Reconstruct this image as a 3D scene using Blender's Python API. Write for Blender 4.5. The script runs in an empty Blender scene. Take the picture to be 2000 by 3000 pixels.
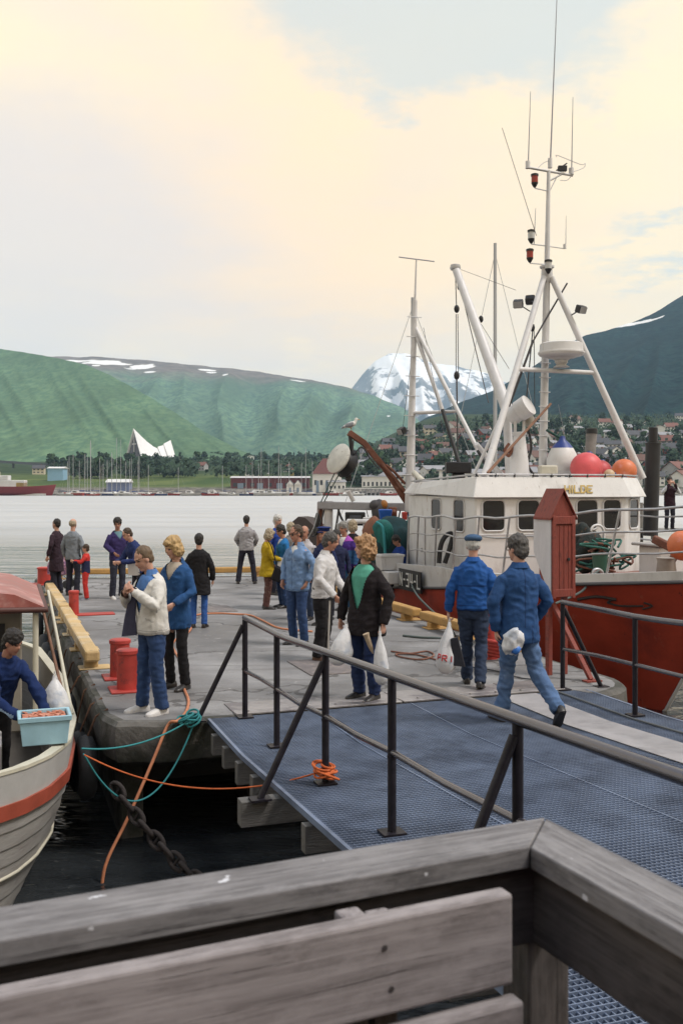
import bpy, bmesh, math, random
from mathutils import Vector, Matrix, noise
random.seed(7)
R = math.radians
V = Vector
sc = bpy.context.scene
C = sc.collection

# ------------------------------------------------------------------ camera
F = 35 / 36 * 3000          # focal length in pixels of the 2000 x 3000 photograph
HY = 1428.0                 # horizon row
CH = 2.42                   # camera height above the quay
cam_d = bpy.data.cameras.new('camera')
cam = bpy.data.objects.new('camera', cam_d); C.objects.link(cam)
cam.location = (0, 0, CH); cam.rotation_euler = (R(90), 0, 0)
cam_d.sensor_width = 36; cam_d.lens = 35; cam_d.sensor_fit = 'AUTO'
cam_d.shift_y = -(1500 - HY) / 3000
cam_d.clip_start = 0.05; cam_d.clip_end = 40000
cam_d.dof.use_dof = True; cam_d.dof.focus_distance = 17.0; cam_d.dof.aperture_fstop = 7.0
sc.camera = cam

# ------------------------------------------------------------------ world
SUN_EL, SUN_AZ = 56.0, 105.0     # azimuth clockwise from +Y (camera looks along +Y)
world = bpy.data.worlds.new('World'); sc.world = world; world.use_nodes = True
wt = world.node_tree; wt.nodes.clear()
def wn(t, **k):
    n = wt.nodes.new(t)
    for a, b in k.items(): setattr(n, a, b)
    return n
def wl(a, b): wt.links.new(a, b)
def wmath(op, a, b=None, clamp=False):
    n = wn('ShaderNodeMath', operation=op); n.use_clamp = clamp
    for i, x in enumerate((a, b)):
        if x is None: continue
        if isinstance(x, (int, float)): n.inputs[i].default_value = x
        else: wl(x, n.inputs[i])
    return n.outputs[0]
def wmix(f, a, b):
    n = wn('ShaderNodeMix', data_type='RGBA')
    for i, x in ((0, f), (6, a), (7, b)):
        if isinstance(x, (int, float)): n.inputs[i].default_value = x
        elif isinstance(x, tuple): n.inputs[i].default_value = (*x, 1)
        else: wl(x, n.inputs[i])
    return n.outputs[2]
def wrange(x, a, b, c=0.0, d=1.0):
    n = wn('ShaderNodeMapRange', interpolation_type='SMOOTHSTEP')
    wl(x, n.inputs[0])
    for i, q in enumerate((a, b, c, d)): n.inputs[i + 1].default_value = q
    return n.outputs[0]
def skydir(px, py): return V(((px - 1000) / F, 1, (HY - py) / F)).normalized()
tc = wn('ShaderNodeTexCoord')
nrm = wn('ShaderNodeVectorMath', operation='NORMALIZE'); wl(tc.outputs['Generated'], nrm.inputs[0])
sep = wn('ShaderNodeSeparateXYZ'); wl(nrm.outputs[0], sep.inputs[0])
zz = wmath('ADD', wmath('MAXIMUM', sep.outputs[2], 0.0), 0.17)
cmb = wn('ShaderNodeCombineXYZ'); wl(wmath('DIVIDE', sep.outputs[0], zz), cmb.inputs[0]); wl(wmath('DIVIDE', sep.outputs[1], zz), cmb.inputs[1])
def wnoise(scale, detail, rough=.55, off=(0, 0, 0), dist=0.0, src=None):
    mp = wn('ShaderNodeMapping'); mp.inputs[1].default_value = off; wl(src or cmb.outputs[0], mp.inputs[0])
    n = wn('ShaderNodeTexNoise'); n.inputs['Scale'].default_value = scale; n.inputs['Detail'].default_value = detail
    n.inputs['Roughness'].default_value = rough; n.inputs['Distortion'].default_value = dist
    wl(mp.outputs[0], n.inputs['Vector']); return n
# wispy distortion of the direction used to place the openings between the clouds
dn = wnoise(2.6, 8, .62, (3.1, 1.7, 0))
dv = wn('ShaderNodeVectorMath', operation='SUBTRACT'); wl(dn.outputs['Color'], dv.inputs[0]); dv.inputs[1].default_value = (.5, .5, .5)
dsx = wn('ShaderNodeVectorMath', operation='SCALE'); wl(dv.outputs[0], dsx.inputs[0]); dsx.inputs['Scale'].default_value = .26
dd = wn('ShaderNodeVectorMath', operation='ADD'); wl(nrm.outputs[0], dd.inputs[0]); wl(dsx.outputs[0], dd.inputs[1])
def blob(px, py, r0, r1, sx=1.0, sy=1.0):
    d0 = skydir(px, py)
    s = wn('ShaderNodeVectorMath', operation='SUBTRACT'); wl(dd.outputs[0], s.inputs[0]); s.inputs[1].default_value = d0
    m = wn('ShaderNodeVectorMath', operation='MULTIPLY'); wl(s.outputs[0], m.inputs[0]); m.inputs[1].default_value = (1 / sx, 1, 1 / sy)
    l = wn('ShaderNodeVectorMath', operation='LENGTH'); wl(m.outputs[0], l.inputs[0])
    return wrange(l.outputs['Value'], r0 / F, r1 / F, 1.0, 0.0)
n1 = wnoise(.8, 8, .58, (5.2, .4, 0), .3)
gap_far = wrange(n1.outputs[0], .36, .56)                       # open sky between clouds, everywhere
# elevation above the frame's top: the same broken cover goes on
hi = wrange(sep.outputs[2], .42, .62)
gap = wmath('MULTIPLY', gap_far, wmath('ADD', wmath('MULTIPLY', hi, .95), .08))
for b in ((1350, 70, 200, 430, 1.8, .62), (1960, 770, 20, 200, 1.3, .45)):
    gap = wmath('MAXIMUM', gap, blob(*b))
gap = wmath('MAXIMUM', gap, wmath('MULTIPLY', blob(1250, 450, 60, 300, 1.1, 1.2), .3))
gap = wmath('MULTIPLY', gap, wrange(sep.outputs[2], .40, .60, .72, .95))
grey = blob(160, 720, 120, 720, 1.3, 1.0)
grey = wmath('MAXIMUM', grey, wmath('MULTIPLY', blob(650, 1010, 60, 420, 2.4, .55), .65))
warm = blob(900, 560, 100, 900, 1.3, 1.1)
n2 = wnoise(1.7, 6, .55, (1.2, 8.3, 0), .2)
shade = wrange(n2.outputs[0], .36, .62)
sky = wn('ShaderNodeTexSky', sky_type='NISHITA'); sky.sun_disc = False
sky.sun_elevation = R(SUN_EL); sky.sun_rotation = R(SUN_AZ); sky.air_density = 1.0; sky.dust_density = 2.0; sky.ozone_density = 1.0
skyc = wn('ShaderNodeVectorMath', operation='SCALE'); wl(sky.outputs[0], skyc.inputs[0]); skyc.inputs['Scale'].default_value = 1.0
CS = 11.3     # cloud brightness before the 0.1 of the Background
def cs(c): return tuple(x * CS for x in c)
cloud = wmix(shade, cs((.95, .80, .57)), cs((1.04, .85, .55)))
cloud = wmix(wmath('MULTIPLY', warm, .75), cloud, cs((1.06, .77, .49)))
cloud = wmix(wmath('MULTIPLY', grey, .75), cloud, cs((.74, .68, .66)))
thin = wmix(wrange(sep.outputs[2], .40, .66), wmix(.68, skyc.outputs[0], cs((.74, .83, .80))), wmix(.6, skyc.outputs[0], cs((.66, .80, 1.0))))
hz = wrange(sep.outputs[2], 0.0, .14, .75, 0.0)
cloud = wmix(hz, cloud, cs((1.05, .91, .69)))
final = wmix(gap, cloud, thin)
bg = wn('ShaderNodeBackground'); wl(final, bg.inputs[0]); bg.inputs[1].default_value = 0.1
wo = wn('ShaderNodeOutputWorld'); wl(bg.outputs[0], wo.inputs[0])

sun_d = bpy.data.lights.new('sun', 'SUN'); sun = bpy.data.objects.new('sun', sun_d); C.objects.link(sun)
sun_d.energy = 2.4; sun_d.angle = R(14); sun_d.color = (1.0, .95, .89)
sd = V((math.sin(R(SUN_AZ)) * math.cos(R(SUN_EL)), math.cos(R(SUN_AZ)) * math.cos(R(SUN_EL)), math.sin(R(SUN_EL))))
sun.rotation_euler = sd.to_track_quat('Z', 'Y').to_euler(); sun.location = sd * 50

sc.view_settings.view_transform = 'Standard'; sc.view_settings.look = 'None'
sc.view_settings.exposure = 0.16; sc.view_settings.gamma = 1.0
sc.render.engine = 'CYCLES'
sc.cycles.use_denoising = True; sc.cycles.max_bounces = 6; sc.cycles.diffuse_bounces = 1; sc.cycles.volume_bounces = 1
sc.cycles.transparent_max_bounces = 12; sc.cycles.caustics_reflective = False; sc.cycles.caustics_refractive = False
sc.cycles.sample_clamp_indirect = 6

# ------------------------------------------------------------------ geometry helpers
def P(px, py, Y): return V(((px - 1000) / F * Y, Y, CH - (py - HY) / F * Y))
def G(px, py, z=0.0):
    Y = F * (CH - z) / (py - HY); return V(((px - 1000) / F * Y, Y, z))
QO = V((-2.38, 10.08, 0)); QA = R(19.3)
QU = V((math.cos(QA), math.sin(QA), 0)); QV = V((-math.sin(QA), math.cos(QA), 0))
def UV(u, v, z=0.0): return QO + QU * u + QV * v + V((0, 0, z))
def UVd(u, v, z=0.0): return QU * u + QV * v + V((0, 0, z))
def toUV(p):
    r = p - QO; return r.dot(QU), r.dot(QV)
def interp(tab, x):
    if x <= tab[0][0]: return tab[0][1]
    for (a, b), (c, d) in zip(tab, tab[1:]):
        if x <= c: return b + (d - b) * (x - a) / (c - a)
    return tab[-1][1]
def smooth(a, b, x):
    t = min(1, max(0, (x - a) / (b - a))); return t * t * (3 - 2 * t)

ORG = {}
class MB:
    def __init__(s): s.v = []; s.f = []; s.m = []; s.mi = 0
    def add(s, vs, fs):
        o = len(s.v); s.v += [tuple(x) for x in vs]; s.f += [tuple(i + o for i in f) for f in fs]; s.m += [s.mi] * len(fs)
    def box(s, c, size, M=None):
        c = V(c); h = [x / 2 for x in size]; vs = []
        for x in (-1, 1):
            for y in (-1, 1):
                for z in (-1, 1):
                    p = V((x * h[0], y * h[1], z * h[2]))
                    vs.append(c + (M @ p if M else p))
        s.add(vs, [(0, 1, 3, 2), (4, 6, 7, 5), (0, 4, 5, 1), (2, 3, 7, 6), (0, 2, 6, 4), (1, 5, 7, 3)])
        return s
    def bar(s, p, q, w, h, up=(0, 0, 1)):
        p = V(p); q = V(q); d = q - p; L = d.length; x = d / L
        y = V(up).cross(x)
        if y.length < 1e-4: y = V((1, 0, 0)).cross(x)
        y.normalize(); z = x.cross(y)
        return s.box((p + q) / 2, (L, w, h), Matrix((x, y, z)).transposed())
    def tube(s, pts, r, n=8, closed=False):
        pts = [V(p) for p in pts]; N = len(pts)
        rr = r if isinstance(r, (list, tuple)) else [r] * N
        t0 = None; ring = []
        for i in range(N):
            if closed: t = pts[(i + 1) % N] - pts[i - 1]
            else: t = pts[min(i + 1, N - 1)] - pts[max(i - 1, 0)]
            if t.length < 1e-9: t = V((0, 0, 1))
            t.normalize()
            if t0 is None:
                a = V((0, 0, 1)) if abs(t.z) < .9 else V((1, 0, 0)); nn = (a - t * a.dot(t)).normalized()
            else:
                nn = nn - t * nn.dot(t)
                if nn.length < 1e-6: nn = t.orthogonal()
                nn.normalize()
            t0 = t; b = t.cross(nn)
            ring.append([pts[i] + (nn * math.cos(2 * math.pi * k / n) + b * math.sin(2 * math.pi * k / n)) * rr[i] for k in range(n)])
        vs = [p for g in ring for p in g]; fs = []
        for i in range(N if closed else N - 1):
            j = (i + 1) % N
            for k in range(n):
                l = (k + 1) % n; fs.append((i * n + k, i * n + l, j * n + l, j * n + k))
        if not closed: fs += [tuple(range(n - 1, -1, -1)), tuple((N - 1) * n + k for k in range(n))]
        s.add(vs, fs); return s
    def lathe(s, prof, c=(0, 0, 0), ax=(0, 0, 1), n=16):
        ax = V(ax).normalized(); c = V(c); a = ax.orthogonal().normalized(); b = ax.cross(a); vs = []; fs = []
        for r, h in prof:
            for k in range(n):
                t = 2 * math.pi * k / n; vs.append(c + ax * h + (a * math.cos(t) + b * math.sin(t)) * max(r, 1e-4))
        for i in range(len(prof) - 1):
            for k in range(n):
                l = (k + 1) % n; fs.append((i * n + k, i * n + l, (i + 1) * n + l, (i + 1) * n + k))
        m = (len(prof) - 1) * n
        fs += [tuple(range(n - 1, -1, -1)), tuple(m + k for k in range(n))]
        s.add(vs, fs); return s
    def ell(s, c, r, M=None, n=12, k=8):
        c = V(c); r = V(r) if not isinstance(r, (int, float)) else V((r, r, r)); vs = []; fs = []
        for i in range(k + 1):
            th = math.pi * i / k
            for j in range(n):
                ph = 2 * math.pi * j / n
                p = V((math.sin(th) * math.cos(ph) * r.x, math.sin(th) * math.sin(ph) * r.y, math.cos(th) * r.z))
                vs.append(c + (M @ p if M else p))
        for i in range(k):
            for j in range(n):
                l = (j + 1) % n; fs.append((i * n + j, (i + 1) * n + j, (i + 1) * n + l, i * n + l))
        s.add(vs, fs); return s
    def prism(s, poly, vec):
        poly = [V(p) for p in poly]; vec = V(vec); n = len(poly)
        s.add(poly + [p + vec for p in poly], [tuple(range(n - 1, -1, -1)), tuple(range(n, 2 * n))] + [(i, (i + 1) % n, n + (i + 1) % n, n + i) for i in range(n)])
        return s
    def loft(s, rings, cap=True, closed=True):
        n = len(rings[0]); vs = [p for g in rings for p in g]; fs = []
        for i in range(len(rings) - 1):
            for k in range(n if closed else n - 1):
                l = (k + 1) % n; fs.append((i * n + k, i * n + l, (i + 1) * n + l, (i + 1) * n + k))
        if cap: fs += [tuple(range(n - 1, -1, -1)), tuple((len(rings) - 1) * n + k for k in range(n))]
        s.add(vs, fs); return s
    def mesh(s, name, org):
        me = bpy.data.meshes.new(name)
        me.from_pydata([(x - org[0], y - org[1], z - org[2]) for x, y, z in s.v], [], s.f)
        if any(s.m): me.polygons.foreach_set('material_index', s.m)
        bm = bmesh.new(); bm.from_mesh(me); bmesh.ops.recalc_face_normals(bm, faces=bm.faces); bm.to_mesh(me); bm.free()
        me.update(); return me
    def build(s, name, mats, parent=None, smooth=0, bevel=0.0, org=None, recalc=True):
        if parent is not None: o0 = ORG[parent.name]
        elif org is not None: o0 = V(org)
        else:
            xs = [p[0] for p in s.v]; ys = [p[1] for p in s.v]; zs = [p[2] for p in s.v]
            o0 = V(((min(xs) + max(xs)) / 2, (min(ys) + max(ys)) / 2, min(zs)))
        me = s.mesh(name, o0)
        for m in (mats if isinstance(mats, (list, tuple)) else [mats]): me.materials.append(m)
        if smooth:
            me.polygons.foreach_set('use_smooth', [True] * len(me.polygons)); me.set_sharp_from_angle(angle=R(smooth if smooth > 1 else 40))
        o = bpy.data.objects.new(name, me); C.objects.link(o)
        if parent is not None: o.parent = parent
        else: o.location = o0
        ORG[o.name] = V(o0)
        if bevel:
            b = o.modifiers.new('b', 'BEVEL'); b.width = bevel; b.segments = 1; b.limit_method = 'ANGLE'
        return o
def tag(o, label=None, cat=None, group=None, kind=None):
    if label: o['label'] = label
    if cat: o['category'] = cat
    if group: o['group'] = group
    if kind: o['kind'] = kind
    return o
def thing(name, label, cat, loc=(0, 0, 0), group=None):
    o = bpy.data.objects.new(name, None); C.objects.link(o); o.location = loc; o.empty_display_size = .2
    ORG[o.name] = V(loc); return tag(o, label, cat, group)
def dup(root, loc, rz=0.0, scale=1.0, label=None, group=None):
    def cp(o, par):
        c = o.copy(); C.objects.link(c)
        if par is not None: c.parent = par
        for ch in o.children: cp(ch, c)
        return c
    r = cp(root, None); r.location = loc; r.rotation_euler = (0, 0, rz)
    r.scale = (scale,) * 3 if isinstance(scale, (int, float)) else scale
    if label: r['label'] = label
    if group: r['group'] = group
    return r
def board(name, p, q, w, h, mat, parent, up=(0, 0, 1), bevel=.006, warp=0.0):
    """a plank from p to q, its own local X along the grain"""
    p = V(p); q = V(q); d = q - p; L = d.length; x = d / L; y = V(up).cross(x).normalized(); z = x.cross(y)
    me = bpy.data.meshes.new(name); n = 9 if warp else 2
    vs = []; fs = []
    for i in range(n):
        t = i / (n - 1); X = -L / 2 + L * t
        for (a, b) in ((-1, -1), (1, -1), (1, 1), (-1, 1)):
            k = warp * noise.noise(V((X * 1.7 + p.x * 3, b * .3, a * .3)))
            vs.append((X, a * w / 2 + k, b * h / 2 + k))
    for i in range(n - 1):
        for k in range(4):
            l = (k + 1) % 4; fs.append((i * 4 + k, i * 4 + l, i * 4 + 4 + l, i * 4 + 4 + k))
    fs += [(3, 2, 1, 0), tuple((n - 1) * 4 + k for k in range(4))]
    me.from_pydata(vs, [], fs); me.materials.append(mat); me.update()
    bm = bmesh.new(); bm.from_mesh(me); bmesh.ops.recalc_face_normals(bm, faces=bm.faces); bm.to_mesh(me); bm.free()
    o = bpy.data.objects.new(name, me); C.objects.link(o); o0 = V((0, 0, 0))
    if parent is not None: o.parent = parent; o0 = ORG[parent.name]
    o.matrix_local = Matrix.Translation((p + q) / 2 - o0) @ Matrix((x, y, z)).transposed().to_4x4()
    ORG[o.name] = V(o0)
    if bevel:
        b = o.modifiers.new('b', 'BEVEL'); b.width = bevel; b.segments = 2; b.limit_method = 'ANGLE'
    return o
def catenary(p, q, sag, n=16):
    p = V(p); q = V(q)
    return [p.lerp(q, i / n) - V((0, 0, sag * 4 * (i / n) * (1 - i / n))) for i in range(n + 1)]
def curve(pts, n=8):
    """Catmull-Rom through pts"""
    pts = [V(p) for p in pts]; out = []
    for i in range(len(pts) - 1):
        a = pts[max(i - 1, 0)]; b = pts[i]; c = pts[i + 1]; d = pts[min(i + 2, len(pts) - 1)]
        for k in range(n):
            t = k / n
            out.append(.5 * ((2 * b) + (c - a) * t + (2 * a - 5 * b + 4 * c - d) * t * t + (-a + 3 * b - 3 * c + d) * t ** 3))
    return out + [pts[-1]]

# ------------------------------------------------------------------ materials
MATS = {}
def M(name, col, rough=.6, var=.14, scale=5.0, bump=.15, bscale=30.0, metal=0.0, stain=None, stretch=(1, 1, 1), spec=.5, col2=None, sheen=0.0, dist=.02, streak=None):
    if name in MATS: return MATS[name]
    m = bpy.data.materials.new(name); m.use_nodes = True; nt = m.node_tree; nt.nodes.clear()
    def N(t, **k):
        n = nt.nodes.new(t)
        for a, b in k.items(): setattr(n, a, b)
        return n
    L = nt.links.new
    out = N('ShaderNodeOutputMaterial'); b = N('ShaderNodeBsdfPrincipled'); L(b.outputs[0], out.inputs[0])
    tcn = N('ShaderNodeTexCoord'); mp = N('ShaderNodeMapping'); mp.inputs[3].default_value = stretch; L(tcn.outputs['Object'], mp.inputs[0])
    n = N('ShaderNodeTexNoise'); n.inputs['Scale'].default_value = scale; n.inputs['Detail'].default_value = 7; n.inputs['Roughness'].default_value = .6; L(mp.outputs[0], n.inputs['Vector'])
    rr = N('ShaderNodeMapRange'); rr.inputs[1].default_value = .3; rr.inputs[2].default_value = .7; L(n.outputs[0], rr.inputs[0])
    mx = N('ShaderNodeMix', data_type='RGBA'); L(rr.outputs[0], mx.inputs[0])
    c2 = col2 or tuple(min(1, c * (1 + var)) for c in col); c1 = tuple(c * (1 - var) for c in col)
    mx.inputs[6].default_value = (*c1, 1); mx.inputs[7].default_value = (*c2, 1); colo = mx.outputs[2]
    for st in ([stain] if stain and not isinstance(stain, list) else (stain or [])):
        scol, sscale, lo, hi = st[:4]
        sn = N('ShaderNodeTexNoise'); sn.inputs['Scale'].default_value = sscale; sn.inputs['Detail'].default_value = 8; sn.inputs['Roughness'].default_value = .65
        smp = N('ShaderNodeMapping'); smp.inputs[1].default_value = (sum(map(ord, name)) % 17, sscale, 3.3); smp.inputs[3].default_value = st[4] if len(st) > 4 else stretch
        L(tcn.outputs['Object'], smp.inputs[0]); L(smp.outputs[0], sn.inputs['Vector'])
        sr = N('ShaderNodeMapRange', interpolation_type='SMOOTHSTEP'); sr.inputs[1].default_value = lo; sr.inputs[2].default_value = hi; L(sn.outputs[0], sr.inputs[0])
        sm = N('ShaderNodeMix', data_type='RGBA'); L(sr.outputs[0], sm.inputs[0]); L(colo, sm.inputs[6]); sm.inputs[7].default_value = (*scol, 1); colo = sm.outputs[2]
    L(colo, b.inputs['Base Color'])
    b.inputs['Metallic'].default_value = metal; b.inputs['Specular IOR Level'].default_value = spec
    rm = N('ShaderNodeMapRange'); rm.inputs[3].default_value = max(.02, rough - .1); rm.inputs[4].default_value = min(1, rough + .1); L(n.outputs[0], rm.inputs[0]); L(rm.outputs[0], b.inputs['Roughness'])
    if sheen: b.inputs['Sheen Weight'].default_value = sheen
    if bump:
        bn = N('ShaderNodeTexNoise'); bn.inputs['Scale'].default_value = bscale; bn.inputs['Detail'].default_value = 6; L(mp.outputs[0], bn.inputs['Vector'])
        bp = N('ShaderNodeBump'); bp.inputs['Strength'].default_value = bump; bp.inputs['Distance'].default_value = dist; L(bn.outputs[0], bp.inputs['Height']); L(bp.outputs[0], b.inputs['Normal'])
    MATS[name] = m; return m
# ================================================================== the setting: water, far land, hills
WZ = -1.4
def nodes_mat(name):
    m = bpy.data.materials.new(name); m.use_nodes = True; nt = m.node_tree; nt.nodes.clear()
    def N(t, **k):
        n = nt.nodes.new(t)
        for a, b in k.items(): setattr(n, a, b)
        return n
    out = N('ShaderNodeOutputMaterial'); b = N('ShaderNodeBsdfPrincipled'); nt.links.new(b.outputs[0], out.inputs[0])
    tcn = N('ShaderNodeTexCoord')
    def tex(scale, detail=6, stretch=(1, 1, 1), off=(0, 0, 0), rough=.55, dist=0.0):
        mp = N('ShaderNodeMapping'); mp.inputs[1].default_value = off; mp.inputs[3].default_value = stretch; nt.links.new(tcn.outputs['Object'], mp.inputs[0])
        n = N('ShaderNodeTexNoise'); n.inputs['Scale'].default_value = scale; n.inputs['Detail'].default_value = detail; n.inputs['Roughness'].default_value = rough; n.inputs['Distortion'].default_value = dist
        nt.links.new(mp.outputs[0], n.inputs['Vector']); return n.outputs[0]
    def rng(x, a, b_, c=0.0, d=1.0):
        n = N('ShaderNodeMapRange', interpolation_type='SMOOTHSTEP'); nt.links.new(x, n.inputs[0])
        for i, q in enumerate((a, b_, c, d)): n.inputs[i + 1].default_value = q
        return n.outputs[0]
    def mix(f, a, c):
        n = N('ShaderNodeMix', data_type='RGBA')
        for i, x in ((0, f), (6, a), (7, c)):
            if isinstance(x, (int, float)): n.inputs[i].default_value = x
            elif isinstance(x, tuple): n.inputs[i].default_value = (*x, 1)
            else: nt.links.new(x, n.inputs[i])
        return n.outputs[2]
    def mth(op, a, c=None):
        n = N('ShaderNodeMath', operation=op)
        for i, x in enumerate((a, c)):
            if x is None: continue
            if isinstance(x, (int, float)): n.inputs[i].default_value = x
            else: nt.links.new(x, n.inputs[i])
        return n.outputs[0]
    return m, nt, N, b, tcn, tex, rng, mix, mth

# water -----------------------------------------------------------
m_water, nt, N, b, tcn, tex, rng, mix, mth = nodes_mat('sea_water')
b.inputs['Base Color'].default_value = (.028, .032, .036, 1); b.inputs['Roughness'].default_value = .12; b.inputs['IOR'].default_value = 1.9
h1 = tex(.42, 5, (.40, 1.5, 1), dist=.5); h2 = tex(2.6, 3, (.6, 1.4, 1), (4, 2, 0)); h3 = tex(.16, 4, (.35, 1.6, 1), (9, 1, 0))
calm = rng(tex(.018, 4, (.35, 2.2, 1), (2, 7, 0)), .36, .62, .25, 1.0)
hh = mth('ADD', mth('ADD', mth('MULTIPLY', h1, 1.1), mth('MULTIPLY', h2, .16)), mth('MULTIPLY', h3, 2.2))
bp = N('ShaderNodeBump'); bp.inputs['Distance'].default_value = .6; nt.links.new(hh, bp.inputs['Height']); nt.links.new(mth('MULTIPLY', calm, .8), bp.inputs['Strength']); nt.links.new(bp.outputs[0], b.inputs['Normal'])
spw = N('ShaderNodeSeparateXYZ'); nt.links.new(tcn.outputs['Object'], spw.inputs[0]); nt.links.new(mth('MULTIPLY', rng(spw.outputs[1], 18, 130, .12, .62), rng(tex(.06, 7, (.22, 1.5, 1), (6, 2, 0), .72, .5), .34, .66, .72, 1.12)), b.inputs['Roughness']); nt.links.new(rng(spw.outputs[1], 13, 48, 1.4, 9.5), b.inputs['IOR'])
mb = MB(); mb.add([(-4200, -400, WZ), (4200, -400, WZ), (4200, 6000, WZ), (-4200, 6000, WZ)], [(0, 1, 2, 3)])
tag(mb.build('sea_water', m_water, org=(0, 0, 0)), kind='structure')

# terrain materials -----------------------------------------------
def terrain_mat(name, dark, light, heath=None, line=None, snow=None, patches=(), canopy=.09, rock=None, snowline=None, big=.004):
    m, nt, N, b, tcn, tex, rng, mix, mth = nodes_mat(name)
    b.inputs['Roughness'].default_value = .95; b.inputs['Specular IOR Level'].default_value = .05
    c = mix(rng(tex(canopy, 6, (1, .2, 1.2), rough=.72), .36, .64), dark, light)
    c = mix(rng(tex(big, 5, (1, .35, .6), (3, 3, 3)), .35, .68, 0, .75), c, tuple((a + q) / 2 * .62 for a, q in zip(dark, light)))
    sp = N('ShaderNodeSeparateXYZ'); nt.links.new(tcn.outputs['Object'], sp.inputs[0])
    if heath:
        zz = mth('ADD', sp.outputs[2], mth('MULTIPLY', tex(.006, 6, (1, 1, 2)), line[2]))
        hc = mix(rng(tex(.02, 6), .35, .65), heath, tuple(x * 1.5 for x in heath))
        c = mix(rng(zz, line[0] + line[2] / 2, line[1] + line[2] / 2), c, hc)
    if snowline:
        zz = mth('ADD', mth('MULTIPLY', sp.outputs[2], 1.0 / snowline[1]), mth('MULTIPLY', tex(snowline[2], 7, (1, .5, 1.6)), snowline[3]))
        c = mix(rng(zz, snowline[0], snowline[0] + .12), c, (.86, .86, .88))
    for (pc, pr) in patches:
        dn = N('ShaderNodeTexNoise'); dn.inputs['Scale'].default_value = 3.0 / max(pr); dn.inputs['Detail'].default_value = 6; nt.links.new(tcn.outputs['Object'], dn.inputs['Vector'])
        s0 = N('ShaderNodeVectorMath', operation='SUBTRACT'); nt.links.new(dn.outputs['Color'], s0.inputs[0]); s0.inputs[1].default_value = (.5, .5, .5)
        s1 = N('ShaderNodeVectorMath', operation='MULTIPLY'); nt.links.new(s0.outputs[0], s1.inputs[0]); s1.inputs[1].default_value = tuple(x * 2.4 for x in pr)
        s2 = N('ShaderNodeVectorMath', operation='ADD'); nt.links.new(s1.outputs[0], s2.inputs[0]); nt.links.new(tcn.outputs['Object'], s2.inputs[1])
        s3 = N('ShaderNodeVectorMath', operation='SUBTRACT'); nt.links.new(s2.outputs[0], s3.inputs[0]); s3.inputs[1].default_value = pc
        s4 = N('ShaderNodeVectorMath', operation='DIVIDE'); nt.links.new(s3.outputs[0], s4.inputs[0]); s4.inputs[1].default_value = pr
        s5 = N('ShaderNodeVectorMath', operation='LENGTH'); nt.links.new(s4.outputs[0], s5.inputs[0])
        c = mix(rng(s5.outputs['Value'], .80, .98, 1, 0), c, (.80, .80, .80))
    nt.links.new(c, b.inputs['Base Color'])
    bp = N('ShaderNodeBump'); bp.inputs['Strength'].default_value = .3; bp.inputs['Distance'].default_value = 5.0 if canopy > .03 else 14
    nt.links.new(tex(canopy, 3, (1, .2, 1.2)), bp.inputs['Height']); nt.links.new(bp.outputs[0], b.inputs['Normal'])
    return m
def fbm(p, o=4):
    a = 0; k = 1; s = 0
    for i in range(o):
        a += noise.noise(p) * k; s += k; p = p * 2.03 + V((3.1, 1.7, .3)); k *= .5
    return a / s
def hill(name, ridge, foot_y, Yf, Yr, mat, step=6, rows=90, gul=90, gw=110.0, fine=9, prof=1.0, seed=0.0, slant=.6):
    """a hillside as a real slope from its foot (distance Yf) up to its crest (distance Yr), then down the far side"""
    x0 = ridge[0][0]; x1 = ridge[-1][0]; nc = int((x1 - x0) / step) + 1; vs = []; back = 10
    for j in range(rows + back):
        for i in range(nc):
            px = x0 + i * step
            yr = interp(ridge, px) + 5 * fbm(V((px * .02, seed, 0)), 4)
            yrd = Yr(px) if callable(Yr) else Yr; yfd = Yf(px) if callable(Yf) else Yf
            if j < rows:
                t = j / (rows - 1); Y = yfd + (yrd - yfd) * t; g = t ** prof
                yi = foot_y + (yr - foot_y) * g
                w = math.sin(math.pi * min(1, t * 1.02)) ** .8
                q = px + slant * (1 - t) * 220
                rd = 1 - 2 * abs(noise.noise(V((q / gw, t * .9 + seed, seed)))) - .35 + .5 * noise.noise(V((q / gw * .35, t * .5, seed + 5)))
                d = gul * w * rd
                p = V(((px - 1000) / F * Y, Y, CH - (yi - HY) / F * Y))
                p += V((p.x, p.y, 0)).normalized() * (-d)
                p.z += fine * fbm(V((p.x * .012, p.y * .012, seed)), 4) * min(1, w + .15)
                if t > .999: p.z = CH - (yi - HY) / F * Y
            else:
                k = (j - rows + 1) / back; Y = yrd * (1 + .25 * k); zr = CH - (yr - HY) / F * yrd
                p = V(((px - 1000) / F * Y, Y, zr * (1 - k ** 1.5 * .9) - 2 * k))
            vs.append(p)
    fs = [(j * nc + i, j * nc + i + 1, (j + 1) * nc + i + 1, (j + 1) * nc + i) for j in range(rows + back - 1) for i in range(nc - 1)]
    mbx = MB(); mbx.add(vs, fs); o = mbx.build(name, mat, org=(0, 0, 0)); o.data.polygons.foreach_set('use_smooth', [True] * len(o.data.polygons))
    return tag(o, kind='structure')

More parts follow.
